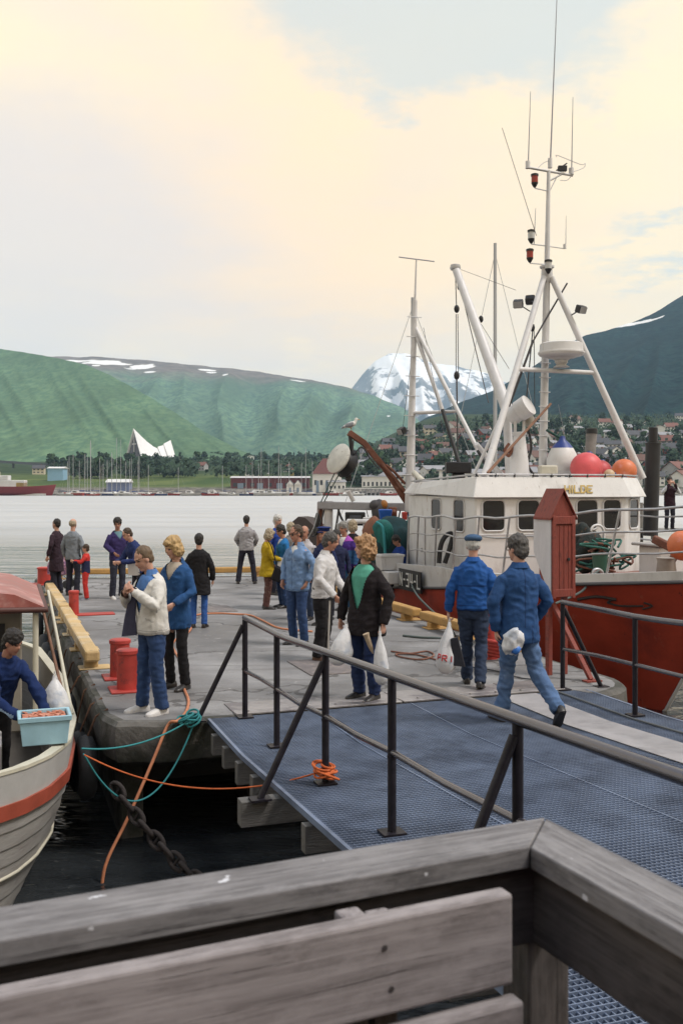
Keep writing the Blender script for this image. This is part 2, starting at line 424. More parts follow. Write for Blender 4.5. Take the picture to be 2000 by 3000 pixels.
def ptsnow(px, py, Y, rx, ry, rz): return (tuple(P(px, py, Y)), (rx, ry, rz))
mk = lambda px, py, w, h, Y=4300: ptsnow(px, py, Y, w / F * Y / 2, 420, h / F * Y / 2)
m_snowmt = terrain_mat('snow_mountain_rock', (.17, .18, .20), (.25, .26, .28), canopy=.004, snowline=(1.36, 3000.0, .0030, 2.4))
hill('mountain', [(940, 1235), (990, 1180), (1030, 1140), (1060, 1098), (1100, 1056), (1140, 1036), (1190, 1034), (1250, 1060), (1330, 1072), (1420, 1092), (1480, 1120), (1560, 1150), (1700, 1180)],
     1330, 6000, 8600, m_snowmt, step=5, rows=90, gul=420, gw=60, fine=50, seed=8.1, slant=-.3)
m_mid = terrain_mat('mid_hill_forest', (.07, .135, .115), (.175, .275, .175), heath=(.135, .115, .105), line=(395, 520, 160), canopy=.06,  # sunlight on this slope is put into its raised greens
    patches=[mk(205, 1052, 130, 20), mk(320, 1058, 150, 26), mk(420, 1075, 90, 34), mk(455, 1100, 70, 10), mk(305, 1083, 26, 10), mk(600, 1075, 60, 12), mk(615, 1088, 34, 9), mk(662, 1104, 22, 12), mk(875, 1110, 55, 8), mk(1145, 1203, 14, 20, 3600)])
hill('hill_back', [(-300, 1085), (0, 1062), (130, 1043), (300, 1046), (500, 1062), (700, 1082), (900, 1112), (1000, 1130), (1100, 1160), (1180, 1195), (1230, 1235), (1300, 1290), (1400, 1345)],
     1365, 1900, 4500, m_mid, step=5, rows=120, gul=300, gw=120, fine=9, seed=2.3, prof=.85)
m_left = terrain_mat('left_hill_forest', (.075, .145, .09), (.15, .24, .13), heath=(.12, .115, .105), line=(400, 470, 90), canopy=.085, big=.006)  # greens brightened in the base colour to look sunlit
hill('hill_left', [(-500, 900), (-100, 990), (0, 1020), (150, 1045), (250, 1068), (330, 1102), (400, 1142), (500, 1200), (600, 1266), (680, 1308), (740, 1335), (800, 1365)],
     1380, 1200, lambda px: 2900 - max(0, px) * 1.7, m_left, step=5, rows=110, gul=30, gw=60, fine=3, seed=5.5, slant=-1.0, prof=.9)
m_right = terrain_mat('right_hill_forest', (.002, .012, .020), (.018, .050, .048), heath=(.03, .045, .06), line=(470, 560, 90), canopy=.10,  # cloud shadow over this hill is put into its dark colours
    patches=[ptsnow(1850, 955, 2700, 85, 160, 8)], big=.009)
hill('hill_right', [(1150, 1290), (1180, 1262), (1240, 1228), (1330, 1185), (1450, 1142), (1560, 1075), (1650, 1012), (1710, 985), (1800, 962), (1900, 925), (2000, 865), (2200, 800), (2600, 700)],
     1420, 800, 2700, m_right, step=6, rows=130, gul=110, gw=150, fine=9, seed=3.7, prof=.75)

# coast land -------------------------------------------------------
LZ = [(468, -1.9), (474, -.2), (482, 1.4), (530, 3.8), (600, 8.5), (700, 12), (800, 16), (1100, 29), (1600, 46)]
RZ = [(468, -1.9), (474, -.2), (482, 1.6), (530, 7), (600, 19), (700, 33), (800, 45), (1100, 74), (1600, 120)]
def land_z(px, Y):
    k = smooth(930, 1330, px)
    z = interp(LZ, Y) * (1 - k) + interp(RZ, Y) * k
    return z + (1.6 * fbm(V((px * .012, Y * .01, 4)), 3) if Y > 490 else 0)
def on_land(px, py):
    a, bb = 480.0, 1500.0
    for _ in range(30):
        m = (a + bb) / 2
        yi = HY - (land_z(px, m) - CH) / m * F
        if yi > py: a = m
        else: bb = m
    return V(((px - 1000) / F * a, a, land_z(px, a)))
m_land, nt, N, b, tcn, tex, rng, mix, mth = nodes_mat('coast_grass')
b.inputs['Roughness'].default_value = .95; b.inputs['Specular IOR Level'].default_value = .1
sp = N('ShaderNodeSeparateXYZ'); nt.links.new(tcn.outputs['Object'], sp.inputs[0])
c = mix(rng(tex(.03, 5), .35, .65), (.06, .09, .032), (.12, .15, .05)); c = mix(rng(tex(.012, 5, off=(5, 5, 5)), .50, .62), c, (.05, .085, .03))
dk_ = mix(rng(tex(.05, 5), .35, .65), (.022, .042, .022), (.045, .07, .03)); c = mix(rng(sp.outputs[2], 9, 14), c, dk_); c = mix(rng(sp.outputs[0], -70, -20), c, dk_)
c = mix(rng(sp.outputs[2], 1.6, 3.2), mix(rng(tex(.3, 6), .4, .6), (.08, .075, .07), (.22, .20, .18)), c); nt.links.new(c, b.inputs['Base Color'])
vs = []; ys = [468, 471, 474, 478, 482, 490, 505, 530, 560, 600, 650, 700, 760, 830, 900, 980, 1060, 1150, 1250, 1400, 1600]; pxs = list(range(-500, 2700, 25))
for Y in ys:
    for px in pxs:
        yy = Y + (4 * noise.noise(V((px * .01, 0, 0))) if Y < 500 else 0)
        vs.append(V(((px - 1000) / F * yy, yy, land_z(px, Y))))
nx = len(pxs); mb = MB(); mb.add(vs, [(j * nx + i, j * nx + i + 1, (j + 1) * nx + i + 1, (j + 1) * nx + i) for j in range(len(ys) - 1) for i in range(nx - 1)])
o = mb.build('coast_ground', m_land, org=(0, 0, 0), smooth=180); tag(o, kind='structure')

# haze: one closed box of thin air round everything -----------------
m_haze = bpy.data.materials.new('haze_air'); m_haze.use_nodes = True; nt = m_haze.node_tree; nt.nodes.clear()
pv = nt.nodes.new('ShaderNodeVolumePrincipled'); pv.inputs['Color'].default_value = (.50, .73, 1.0, 1); pv.inputs['Density'].default_value = HAZE = 7.0e-5; pv.inputs['Anisotropy'].default_value = .1
ho = nt.nodes.new('ShaderNodeOutputMaterial'); nt.links.new(pv.outputs[0], ho.inputs['Volume'])
mb = MB(); mb.box((0, 5300, 623), (9400, 12400, 1253)); hz_o = mb.build('haze', m_haze, org=(0, 0, 0)); tag(hz_o, kind='stuff')
# ================================================================== quay
m_conc, nt, N, b, tcn, tex, rng, mix, mth = nodes_mat('quay_concrete')
b.inputs['Specular IOR Level'].default_value = .3
c = mix(rng(tex(1.3, 7), .3, .7), (.20, .195, .198), (.29, .284, .286)); c = mix(rng(tex(.42, 7, off=(3, 1, 0), rough=.65), .46, .66), c, (.15, .145, .145)); c = mix(rng(tex(1.0, 6, (.5, 2.6, 1), (7, 7, 0)), .55, .66, 0, .8), c, (.165, .158, .156))
c = mix(rng(tex(5.0, 6, off=(1, 8, 0), rough=.7), .62, .70, 0, .8), c, (.36, .35, .345)); c = mix(rng(tex(2.1, 7, off=(12, 3, 0), rough=.7), .66, .70), c, (.095, .09, .088)); c = mix(rng(tex(26, 3), .62, .72, 0, .6), c, (.14, .135, .135))
vo = N('ShaderNodeTexVoronoi', feature='DISTANCE_TO_EDGE'); vo.inputs['Scale'].default_value = .34; dn_ = N('ShaderNodeTexNoise'); dn_.inputs['Scale'].default_value = 1.6; dn_.inputs['Detail'].default_value = 8; nt.links.new(tcn.outputs['Object'], dn_.inputs['Vector']); va_ = N('ShaderNodeVectorMath', operation='ADD'); nt.links.new(tcn.outputs['Object'], va_.inputs[0]); nt.links.new(dn_.outputs['Color'], va_.inputs[1]); nt.links.new(va_.outputs[0], vo.inputs['Vector'])
ck_ = rng(vo.outputs['Distance'], .004, .012, 1, 0); c = mix(mth('MULTIPLY', ck_, .75), c, (.07, .066, .064)); nt.links.new(c, b.inputs['Base Color'])
nt.links.new(rng(tex(.42, 7, off=(3, 1, 0), rough=.65), .46, .70, .92, .55), b.inputs['Roughness'])
bp = N('ShaderNodeBump'); bp.inputs['Strength'].default_value = .5; bp.inputs['Distance'].default_value = .012; nt.links.new(mth('SUBTRACT', tex(22, 6), ck_), bp.inputs['Height']); nt.links.new(bp.outputs[0], b.inputs['Normal'])
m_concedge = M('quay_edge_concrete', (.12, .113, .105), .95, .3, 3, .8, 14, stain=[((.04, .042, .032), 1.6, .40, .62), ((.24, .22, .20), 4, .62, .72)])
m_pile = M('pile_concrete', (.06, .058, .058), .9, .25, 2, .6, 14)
QOUT = [(0.0, .5), (.12, .12), (.5, 0), (6.0, -.02)]
for a in range(0, 7): QOUT.append((5.62 + .75 * math.sin(R(a * 15)), .45 - .72 * math.cos(R(a * 15))))
QOUT += [(6.3, 16.2), (-.02, 17.4)]
QOUT = [QOUT[0], QOUT[1], QOUT[2], (3, .01), (5.5, -.02)] + QOUT[4:]
def dens(poly, st):
    out = []
    for (a, b_), (c_, d_) in zip(poly, poly[1:] + poly[:1]):
        n = max(1, int(math.hypot(c_ - a, d_ - b_) / st))
        out += [(a + (c_ - a) * k / n, b_ + (d_ - b_) * k / n) for k in range(n)]
    return out
qp = dens(QOUT, .16); n = len(qp)
def jit(k, s, a): return a * fbm(V((qp[k][0] * s, qp[k][1] * s, 7.7 + s)), 3)
cu, cv = 3.1, 8.5
def inset(k, d):
    u, v = qp[k]; return (u + (cu - u) / 3.2 * d if True else u, v + (d if v < .8 else (-d if v > 16 else 0)))
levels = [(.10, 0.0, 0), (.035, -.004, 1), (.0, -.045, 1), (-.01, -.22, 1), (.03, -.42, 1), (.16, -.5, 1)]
rings = []
for d, z, mi in levels:
    rings.append([UV(inset(k, d)[0] + jit(k, 2.4, .05) * (1 if mi else .3), inset(k, d)[1] + jit(k, 3.1, .05), z + (jit(k, 4.4, .03) if mi and z < -.02 else 0)) for k in range(n)])
mb = MB(); mb.mi = 1; mb.loft(rings, cap=False)
mb.mi = 0; mb.add(rings[0], [tuple(range(n))]); mb.mi = 1; mb.add(rings[-1], [tuple(range(n - 1, -1, -1))])
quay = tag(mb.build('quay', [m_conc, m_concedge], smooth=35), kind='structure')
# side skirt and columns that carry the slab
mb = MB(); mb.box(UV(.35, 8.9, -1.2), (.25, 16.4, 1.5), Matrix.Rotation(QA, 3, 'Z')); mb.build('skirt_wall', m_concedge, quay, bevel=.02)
mb = MB(); mb.box(UV(3.2, 2.9, -1.25), (5.6, .25, 1.5), Matrix.Rotation(QA, 3, 'Z')); mb.build('gap_blocker_wall', m_pile, quay, bevel=.02)  # added wall that blocks light under the slab and keeps the gap black
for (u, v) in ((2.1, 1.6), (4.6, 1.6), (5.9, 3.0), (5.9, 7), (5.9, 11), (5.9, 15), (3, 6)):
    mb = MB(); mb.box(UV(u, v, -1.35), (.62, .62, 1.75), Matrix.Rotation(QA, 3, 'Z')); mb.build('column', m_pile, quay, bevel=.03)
# steel cover plates let into the quay
m_cover = M('cover_steel', (.16, .14, .14), .7, .25, 6, .3, 40, stain=((.26, .22, .20), 5, .5, .65))
for (a, b_, lab) in (((850, 1938), (1045, 1972), 'dark steel cover plate in the quay beside the brown-shoed man'), ((590, 1778), (690, 1792), 'dark steel cover plate in the quay behind the red hose loop'), ((1455, 2005), (1600, 2020), 'dark steel cover plate in the quay under the walking men')):
    p = G(*a); q = G(*b_); c_ = (p + q) / 2; mb = MB(); mb.box(c_ + V((0, 0, .006)), (abs((q - p).dot(QU)) + .1, max(.5, abs((q - p).dot(QV))), .02), Matrix.Rotation(QA, 3, 'Z'))
    tag(mb.build('cover_plate', m_cover, bevel=.004), lab, 'cover plate', 'cover plates in the quay')

# yellow kerb beams ------------------------------------------------
m_yel = M('kerb_yellow', (.52, .36, .17), .7, .18, 3, .3, 30, stain=[((.58, .47, .32), 2.0, .5, .68), ((.16, .10, .05), 7, .62, .72)])
m_yel2 = M('kerb_orange_yellow', (.44, .25, .08), .7, .2, 3, .3, 30, stain=[((.20, .12, .06), 6, .6, .72)])
def kerb(p, q, mat, lab, w=.19, h=.15, gap=.11, foot=1.6):
    t = thing('kerb_beam', lab, 'kerb', p.lerp(q, .5), 'yellow kerb beams along the quay edge')
    o = board('beam', p + V((0, 0, gap + h / 2)), q + V((0, 0, gap + h / 2)), w, h, mat, t, bevel=.03, warp=.008)
    L = (q - p).length; k = max(2, int(L / foot) + 1)
    for i in range(k):
        c_ = p.lerp(q, (.12 + .76 * i / (k - 1)) if L < 4 else (.04 + .92 * i / (k - 1)))
        mb = MB(); mb.box(c_ + V((0, 0, gap / 2 - .001)), (.18, .16, gap), Matrix.Rotation(QA, 3, 'Z')); mb.box(c_ + V((.05, 0, .01)), (.42, .3, .022), Matrix.Rotation(QA, 3, 'Z')); mb.build('foot', mat, t, bevel=.01)
    return t
kerb(UV(.16, 3.2), UV(.16, 8.4), m_yel, 'long yellow kerb beam on the quay edge beside the small boat')
kerb(UV(.16, 8.7), UV(.14, 13.2), m_yel, 'shorter yellow kerb beam further along the quay edge by the lone red bollard')
kerb(UV(.2, 17.05), UV(3.3, 16.5), m_yel2, 'orange-yellow kerb beam at the far quay end behind the child in red')
kerb(UV(3.45, 16.47), UV(6.1, 16.0), m_yel2, 'orange-yellow kerb beam at the far quay end by the grey sweater man')
kerb(UV(6.05, 15.6), UV(6.05, 10.2), m_yel2, 'yellow kerb beam along the red boat behind the group of people')
kerb(UV(6.05, 9.9), UV(6.05, 6.0), m_yel2, 'yellow kerb beam along the red boat beside the registration plate')
kerb(UV(6.05, 5.7), UV(6.05, 2.4), m_yel2, 'yellow kerb beam along the red boat beside the two men walking away')

# tyre fenders on the left face -------------------------------------
m_rub = M('tyre_rubber', (.022, .024, .028), .75, .3, 8, .3, 40)
ORD = ('nearest', 'second nearest', 'third nearest', 'fourth nearest', 'fifth nearest', 'sixth nearest', 'seventh nearest', 'eighth nearest', 'second farthest', 'farthest')
TYL = ['black tyre fender on the quay side, %s of the row' % q for q in ORD]
for i, v in enumerate((.75, 1.35, 2.2, 3.1, 4.2, 5.4, 6.8, 8.3, 10.0, 12.0)):
    t = thing('tyre_fender', TYL[i], 'tyre', UV(-.12, v, -.85), 'tyre fenders on the quay side')
    z = -.5 - .09 * (i % 3); pts = []; c_ = UV(-.13 - .03 * (i % 2), v, z - .1); a = UVd(0, 1); bb = V((0, 0, 1)); ax = UVd(1, 0)
    mb = MB()
    for k in range(20):
        th = 2 * math.pi * k / 20; d = a * math.cos(th) + bb * math.sin(th)
        pts.append([c_ + d * (.25 + .095 * math.cos(w * math.pi / 4)) + ax * .10 * math.sin(w * math.pi / 4) for w in range(8)])
    mb.loft(pts + [pts[0]], cap=False); mb.build('tyre', m_rub, t, smooth=60)
    mb = MB(); mb.tube([c_ + bb * .3, UV(-.03, v, -.06), UV(.1, v, .012)], .012, 6); mb.build('hanging_chain', M('rust_steel', (.12, .06, .035), .8, .4, 10, .4, 60), t)

# bollards ----------------------------------------------------------
m_red = M('bollard_red', (.42, .045, .035), .55, .2, 5, .2, 30, stain=[((.20, .03, .03), 6, .58, .7), ((.50, .15, .12), 9, .64, .72)])
def bollard(p, r, h, lab, plate=None, rz=0.0):
    t = thing('bollard', lab, 'bollard', p, 'red mooring bollards')
    mb = MB(); mb.lathe([(r * .98, .02), (r * .95, h * .9), (r * 1.06, h * .92), (r * 1.06, h), (r * .9, h + .012), (0.001, h + .016)], p, n=22); mb.build('post', m_red, t, smooth=35)
    a, b_, off = plate or (.42, .42, 0); mb = MB(); mb.box(p + QU * off + V((0, 0, .012)), (a, b_, .026), Matrix.Rotation(QA, 3, 'Z')); mb.build('base_plate', m_red, t, bevel=.006)
    return t
bollard(G(374, 2022), .128, .48, 'front red cylinder bollard behind the man in the white jacket')
bollard(G(352, 1985), .128, .48, 'rear red cylinder bollard of the pair behind the man in the white jacket')
bollard(G(217, 1803), .095, .46, 'lone red bollard with long base plate in front of the child', (.9, .32, .3))
bollard(G(133, 1712), .19, .42, 'stout dark red bollard at the far quay corner beside the pushchair', (.7, .6, 0))
# red cross bollard and chain by the sign box
p = UV(5.55, 2.3)
t = thing('mooring_bitt', 'red cross mooring bitt with wound chain beside the red sign box', 'bollard', p)
mb = MB(); mb.lathe([(.11, 0), (.10, .62), (.13, .64), (.13, .74), (.1, .76), (.001, .765)], p, n=16); mb.build('post', m_red, t, smooth=35)
mb = MB(); mb.tube([p + QU * -.3 + V((0, 0, .42)), p + QU * .3 + V((0, 0, .42))], .055, 10); mb.build('cross_bar', m_red, t, smooth=35)
mb = MB()
for k in range(5):
    mb.tube([p + V((math.cos(a * .5) * (.17 + .02 * k) + .1, math.sin(a * .5) * (.17 + .02 * k), .06 + .05 * k + .02 * math.sin(a))) for a in range(13)], .03, 6)
mb.build('wound_chain', m_red, t, smooth=60)

# threshold plates at the gangway end --------------------------------
m_plate = M('threshold_steel', (.30, .28, .28), .5, .2, 5, .2, 30, metal=.25, stain=[((.17, .155, .165), 2.5, .46, .62, (1, 1, 1)), ((.42, .40, .38), 7, .6, .7)])
t = thing('threshold_ramp', 'worn flat steel threshold plates between quay and gangway', 'ramp', UV(3.3, .2))
for (v0, v1, z) in ((.02, .20, .022), (.23, .62, .012)):
    for (u0, u1) in ((1.35, 3.25), (3.27, 5.35)):
        mb = MB(); mb.prism([UV(u0, v0, z), UV(u1, v0, z), UV(u1, v1, z * .8), UV(u0, v1, z * .8)], (0, 0, -.02)); o = mb.build('steel_plate', m_plate, t, bevel=.003)
for k in range(12):
    mb = MB(); mb.lathe([(.016, 0), (.014, .012), (.001, .014)], UV(1.5 + k * .33, .11, .022), n=8); mb.build('bolt', m_plate, t)

# ================================================================== gangway
def gz(v): return 0.0 if v > -1.5 else .045 * (-v - 1.5)
m_grate = M('galvanised_blue_grey', (.185, .235, .345), .42, .2, 3, .1, 60, metal=.25, stain=((.11, .14, .21), 1.5, .45, .68))
m_joist = M('gangway_timber', (.12, .115, .11), .85, .25, 3, .4, 16, stretch=(1, 8, 8))
gang = thing('gangway', 'wide steel grating gangway leading from the terrace to the quay', 'gangway', UV(3.3, -3.5))
U0, U1, VN = 1.05, 5.62, -9.2
mb = MB(); v = -.02; k = 0
while v > VN:
    mb.bar(UV(U0, v, gz(v) - .013), UV(U1, v, gz(v) - .013), .006, .026); v -= .048
u = U0
while u < U1:
    for a, c_ in ((-.01, -1.5), (-1.5, VN)):
        mb.bar(UV(u, a, gz(a) - .0175), UV(u, c_, gz(c_) - .0175), .005, .021)
    u += .034
g_o = mb.build('grating', m_grate, gang)
for u in (U0, 2.2, 3.34, 4.48, U1):     # panel frames
    for a, c_ in ((-.01, -1.5), (-1.5, VN)):
        mb = MB(); mb.bar(UV(u, a, gz(a) - .02), UV(u, c_, gz(c_) - .02), .012 if U0 < u < U1 else .03, .046); mb.build('panel_frame', m_grate, gang)
for v in (-.45, -.95, -1.5, -2.05, -3.55, -4.3, -5.1, -5.9):
    board('joist', UV(U0 - .06, v, gz(v) - .16), UV(U1 + .05, v, gz(v) - .16), .10, .20, m_joist, gang)
board('outrigger_beam', UV(.72, -2.75, gz(-2.75) - .16), UV(U1 + .1, -2.75, gz(-2.75) - .16), .13, .2, m_joist, gang)
board('outrigger_beam', UV(.8, -5.85, gz(-5.85) - .16), UV(U1 + .1, -5.85, gz(-5.85) - .16), .13, .2, m_joist, gang)
for u in (1.6, 3.4, 5.2):
    for a, c_ in ((0.1, -1.5), (-1.5, VN)):
        mb = MB(); mb.bar(UV(u, a, gz(a) - .38), UV(u, c_, gz(c_) - .38), .12, .22); mb.build('girder', M('girder_steel', (.05, .055, .06), .7), gang)
m_strip = M('strip_plate', (.34, .325, .335), .6, .1, 8, .15, 60, stain=((.25, .24, .25), 2, .46, .66))
for a, c_ in ((-.03, -1.5), (-1.5, VN)):
    mb = MB(); mb.prism([UV(4.42, a, gz(a) + .009), UV(4.92, a, gz(a) + .009), UV(4.92, c_, gz(c_) + .009), UV(4.42, c_, gz(c_) + .009)], (0, 0, -.007)); mb.build('walk_strip', m_strip, gang)
mb = MB(); mb.tube([UV(5.2, v * .5, gz(v * .5) + .012) for v in range(0, -18, -1)], .012, 6); mb.build('edge_cable', M('cable_grey', (.12, .13, .14), .7), gang)

# handrails ----------------------------------------------------------
m_rail = M('rail_black_paint', (.018, .016, .022), .42, .3, 12, .12, 60, stain=((.06, .05, .05), 16, .66, .74), spec=.22)
m_railtop = M('rail_worn_steel', (.13, .127, .15), .22, .10, 3, 0, 50, metal=.75, spec=.5)
def handrail(u, posts, vend, side, lab, braces, H=1.05, rise0=None):
    t = thing('handrail', lab, 'handrail', UV(u, posts[0], 0))
    zt = lambda v: gz(v) + H
    vs_ = posts + [vend]
    seq = []
    for a, b_ in zip(vs_, vs_[1:]):
        seq += [UV(u, a + (b_ - a) * k / 4, zt(a + (b_ - a) * k / 4)) for k in range(4)]
    seq.append(UV(u, vend, zt(vend)))
    mb = MB(); mb.tube(seq, .031, 12); mb.build('top_rail', m_railtop, t, smooth=60)
    for a, b_ in zip(vs_, vs_[1:]):
        mb = MB(); mb.tube([UV(u, a, gz(a) + .54 - (.05 if a == posts[0] else 0)), UV(u, (a + b_) / 2, gz((a + b_) / 2) + .525), UV(u, b_, gz(b_) + .54)], .022, 10); mb.build('mid_rail', m_railtop, t, smooth=60)
    for k, v in enumerate(posts):
        mb = MB(); mb.tube([UV(u, v, gz(v) + .01), UV(u, v, zt(v) - .02)], .029, 12); mb.lathe([(.033, 0), (.033, .02)], UV(u, v, gz(v) + .5), n=10)
        mb.box(UV(u, v, gz(v) + .008), (.16, .14, .014), Matrix.Rotation(QA, 3, 'Z')); mb.build('post', m_rail, t, smooth=40)
        if k in braces:
            du, dz = braces[k]; f = UV(u + side * du, v - (.05 if k else -.02), gz(v) + dz)
            mb = MB(); mb.tube([UV(u + side * .02, v, zt(v) - .08), f], .027, 12); mb.box(f, (.16, .12, .016), Matrix.Rotation(QA, 3, 'Z')); mb.build('brace', m_rail, t, smooth=40)
    return t
handrail(1.42, [-.08, -1.32, -2.76, -4.16, -5.84], -8.4, -1, 'black steel pipe handrail on the near side of the gangway', {0: (.50, .0), 2: (.55, -.05), 4: (.5, -.05)})
handrail(5.34, [.06, -1.36, -2.9, -4.4], -6.0, 1, 'black steel pipe handrail on the boat side of the gangway', {0: (.55, .0)})

# ================================================================== terrace rail and bench (where the photographer stands)
TZ = 1.74; TA = R(24.3); TU = V((math.cos(TA), math.sin(TA), 0)); TV = V((-math.sin(TA), math.cos(TA), 0))
TC = V((.420, 2.055, 0))                                   # outer corner of the cap
def wood(name, c1, c2, crack, rough=.85, knots=None, spots=None, gs=1.0):
    m, nt, N, b, tcn, tex, rng, mix, mth = nodes_mat(name)
    b.inputs['Roughness'].default_value = rough; b.inputs['Specular IOR Level'].default_value = .25
    g1 = tex(2.2 * gs, 5, (1.0, 26, 26), rough=.7, dist=.3); g2 = tex(1.2, 4, (.7, 5, 5), (3, 1, 2)); g3 = tex(3.0 * gs, 6, (.55, 34, 34), (7, 2, 5), .75, .6)
    c = mix(rng(g1, .32, .68), c1, c2); c = mix(rng(g2, .45, .75, 0, .55), c, tuple((x + y) / 2 * .66 for x, y in zip(c1, c2)))
    bl = tex(9.0, 6, (1, 2.2, 2.2), (5, 5, 1), .7); c = mix(rng(bl, .42, .62, 0, .45), c, tuple(x * 1.15 for x in c2)); c = mix(rng(tex(3.6, 7, (1, 2.5, 2.5), (2, 8, 8), .7), .54, .66, 0, .6), c, tuple(x * .75 for x in c1))
    cr = rng(g3, .62, .66); c = mix(mth('MULTIPLY', cr, .8), c, crack); hgt = mth('SUBTRACT', mth('MULTIPLY', g1, .5), mth('MULTIPLY', cr, .8))
    if knots:
        vo = N('ShaderNodeTexVoronoi'); vo.inputs['Scale'].default_value = knots; mp = N('ShaderNodeMapping'); mp.inputs[3].default_value = (.75, 1.6, 1.6); nt.links.new(tcn.outputs['Object'], mp.inputs[0]); nt.links.new(mp.outputs[0], vo.inputs['Vector']); c = mix(rng(vo.outputs['Distance'], .03, .085, .9, 0), c, crack)
    if spots: c = mix(rng(tex(13.0, 4, (1, 1.3, 1), (1, 9, 4)), .665, .685), c, spots)
    nt.links.new(c, b.inputs['Base Color']); bp = N('ShaderNodeBump'); bp.inputs['Strength'].default_value = .7; bp.inputs['Distance'].default_value = .004; nt.links.new(hgt, bp.inputs['Height']); nt.links.new(bp.outputs[0], b.inputs['Normal'])
    MATS[name] = m; return m
m_cap = wood('weathered_cap_wood', (.115, .108, .112), (.25, .24, .245), (.045, .042, .044), spots=(.60, .60, .64), gs=1.4)
m_dark = wood('dark_rail_wood', (.05, .044, .044), (.11, .098, .096), (.02, .018, .018), .75)  # darker brown than the cap and bench boards
m_bench = wood('bench_wood', (.19, .168, .168), (.34, .308, .31), (.06, .045, .043), knots=2.6)
def T(a, b_, z): return TC + TU * a + TV * b_ + V((0, 0, z))
rail = thing('terrace_railing', 'weathered dark wooden terrace railing with broad cap boards', 'railing', T(0, 0, .83))
def local_prism(name, poly, ax, mat, parent, h, bevel=.004):
    """a flat plank of plan poly, grain along ax"""
    c_ = sum(poly, V((0, 0, 0))) / len(poly); x = V(ax).normalized(); z = V((0, 0, 1)); y = z.cross(x); Mx = Matrix((x, y, z)).transposed()
    mb = MB(); mb.prism([Mx.inverted() @ (p - c_) for p in poly], (0, 0, -h))
    me = mb.mesh(name, (0, 0, 0)); me.materials.append(mat); o = bpy.data.objects.new(name, me); C.objects.link(o); o.parent = parent
    o.matrix_local = Matrix.Translation(c_ - ORG[parent.name]) @ Mx.to_4x4(); ORG[o.name] = V(ORG[parent.name])
    b_ = o.modifiers.new('b', 'BEVEL'); b_.width = bevel; b_.segments = 3; b_.limit_method = 'ANGLE'
    return o
W = .128; g = .0015
local_prism('cap_board', [T(-g, -g * 0, TZ), T(-1.75, 0, TZ), T(-1.75, -W, TZ), T(-W - g, -W, TZ)], TU, m_cap, rail, .042)
local_prism('cap_board', [T(g, 0, TZ - .002), T(-W + g, -W, TZ - .002), T(-W + g, -2.4, TZ - .002), T(g, -2.4, TZ - .002)], TV, m_cap, rail, .042)
board('rail_board', T(-1.75, -.085, TZ - .125), T(-.02, -.085, TZ - .125), .032, .15, m_dark, rail)
board('rail_board', T(-.085, -.0, TZ - .125), T(-.085, -2.4, TZ - .125), .032, .15, m_dark, rail)
for (a, b_) in ((-.06, -.05), (-1.5, -.045), (-.045, -1.9)):
    board('post', T(a, b_, .1), T(a, b_, TZ - .044), .095, .095, m_dark, rail, up=TV)
board('rail_board', T(-1.75, -.085, TZ - .62), T(-.12, -.085, TZ - .62), .032, .12, m_dark, rail)
board('brace_block', T(-.10, -.10, TZ - .40), T(.04, -.16, TZ - .40), .06, .05, m_dark, rail)
board('brace', T(-.05, -.12, TZ - .42), T(.02, -.35, TZ - .66), .05, .04, m_dark, rail)
for (a, b_) in ((-.62, -.075), (-1.3, -.075), (-.3, -.075)):
    mb = MB(); mb.lathe([(.012, 0), (.010, .008), (.001, .009)], T(a, b_ - .028, TZ - .11), -TV, n=8); mb.build('bolt', m_rail, rail)
bench = thing('bench', 'weathered plank bench backed against the terrace railing', 'bench', T(-.9, -.45, .83))
d0 = -W - .10
for i, (zt, h, tilt) in enumerate(((1.713, .157, 0), (1.533, .157, 0), (1.355, .15, 0))):
    off = d0 - .02 * i
    board('backrest_plank', T(-1.7, off, zt - h / 2), T(-.245 + .01 * i, off, zt - h / 2), .038, h, m_bench, bench, bevel=.006, warp=.003)
for a in (-.52, -1.4):
    for da in (0, .055):
        board('upright', T(a + da, d0 + .045 + .012, .83), T(a + da, d0 + .045 + .012, 1.70 - da * .2), .045, .05, m_bench, bench, up=TV)
for i in range(3):
    board('seat_plank', T(-1.7, d0 - .14 - .13 * i, 1.255), T(-.235, d0 - .14 - .13 * i, 1.255), .12, .038, m_bench, bench)
for a in (-.5, -1.45):
    board('leg', T(a, d0 - .42, .832), T(a, d0 - .42, 1.235), .07, .07, m_dark, bench, up=TV)
    board('seat_bearer', T(a, d0 - .48, 1.205), T(a, d0 + .03, 1.205), .045, .06, m_dark, bench)
dk = tag(thing('terrace_deck', None, None, T(-.9, -1.2, .8)), kind='structure')
for i in range(13):
    board('plank', T(-1.75, -.16 - .15 * i, .81), T(-.13, -.16 - .15 * i, .81), .14, .03, m_dark, dk)

# unseen wall added behind the terrace to shade faces turned towards the camera
mb = MB(); mb.box((-1.0, -5.0, 3.0), (14, .3, 7.4)); mb.box((-1.0, -4.5, 3.9), (14, 1.3, .16)); tag(mb.build('unseen_shade_wall', M('house_red_boards', (.16, .04, .03), .8)), kind='structure')

for a in (-.52, -1.4):
    for i, (zt, h) in enumerate(((1.713, .157), (1.533, .157))):
        for dz in (.045, .115):
            mb = MB(); mb.lathe([(.005, 0), (.005, .001), (.001, .0012)], T(a + .025 + .012 * (dz > .1), d0 - .02 * i - .0195, zt - dz), -TV, n=10); mb.build('screw', M('screw_steel', (.10, .09, .09), .5, metal=.6), bench)
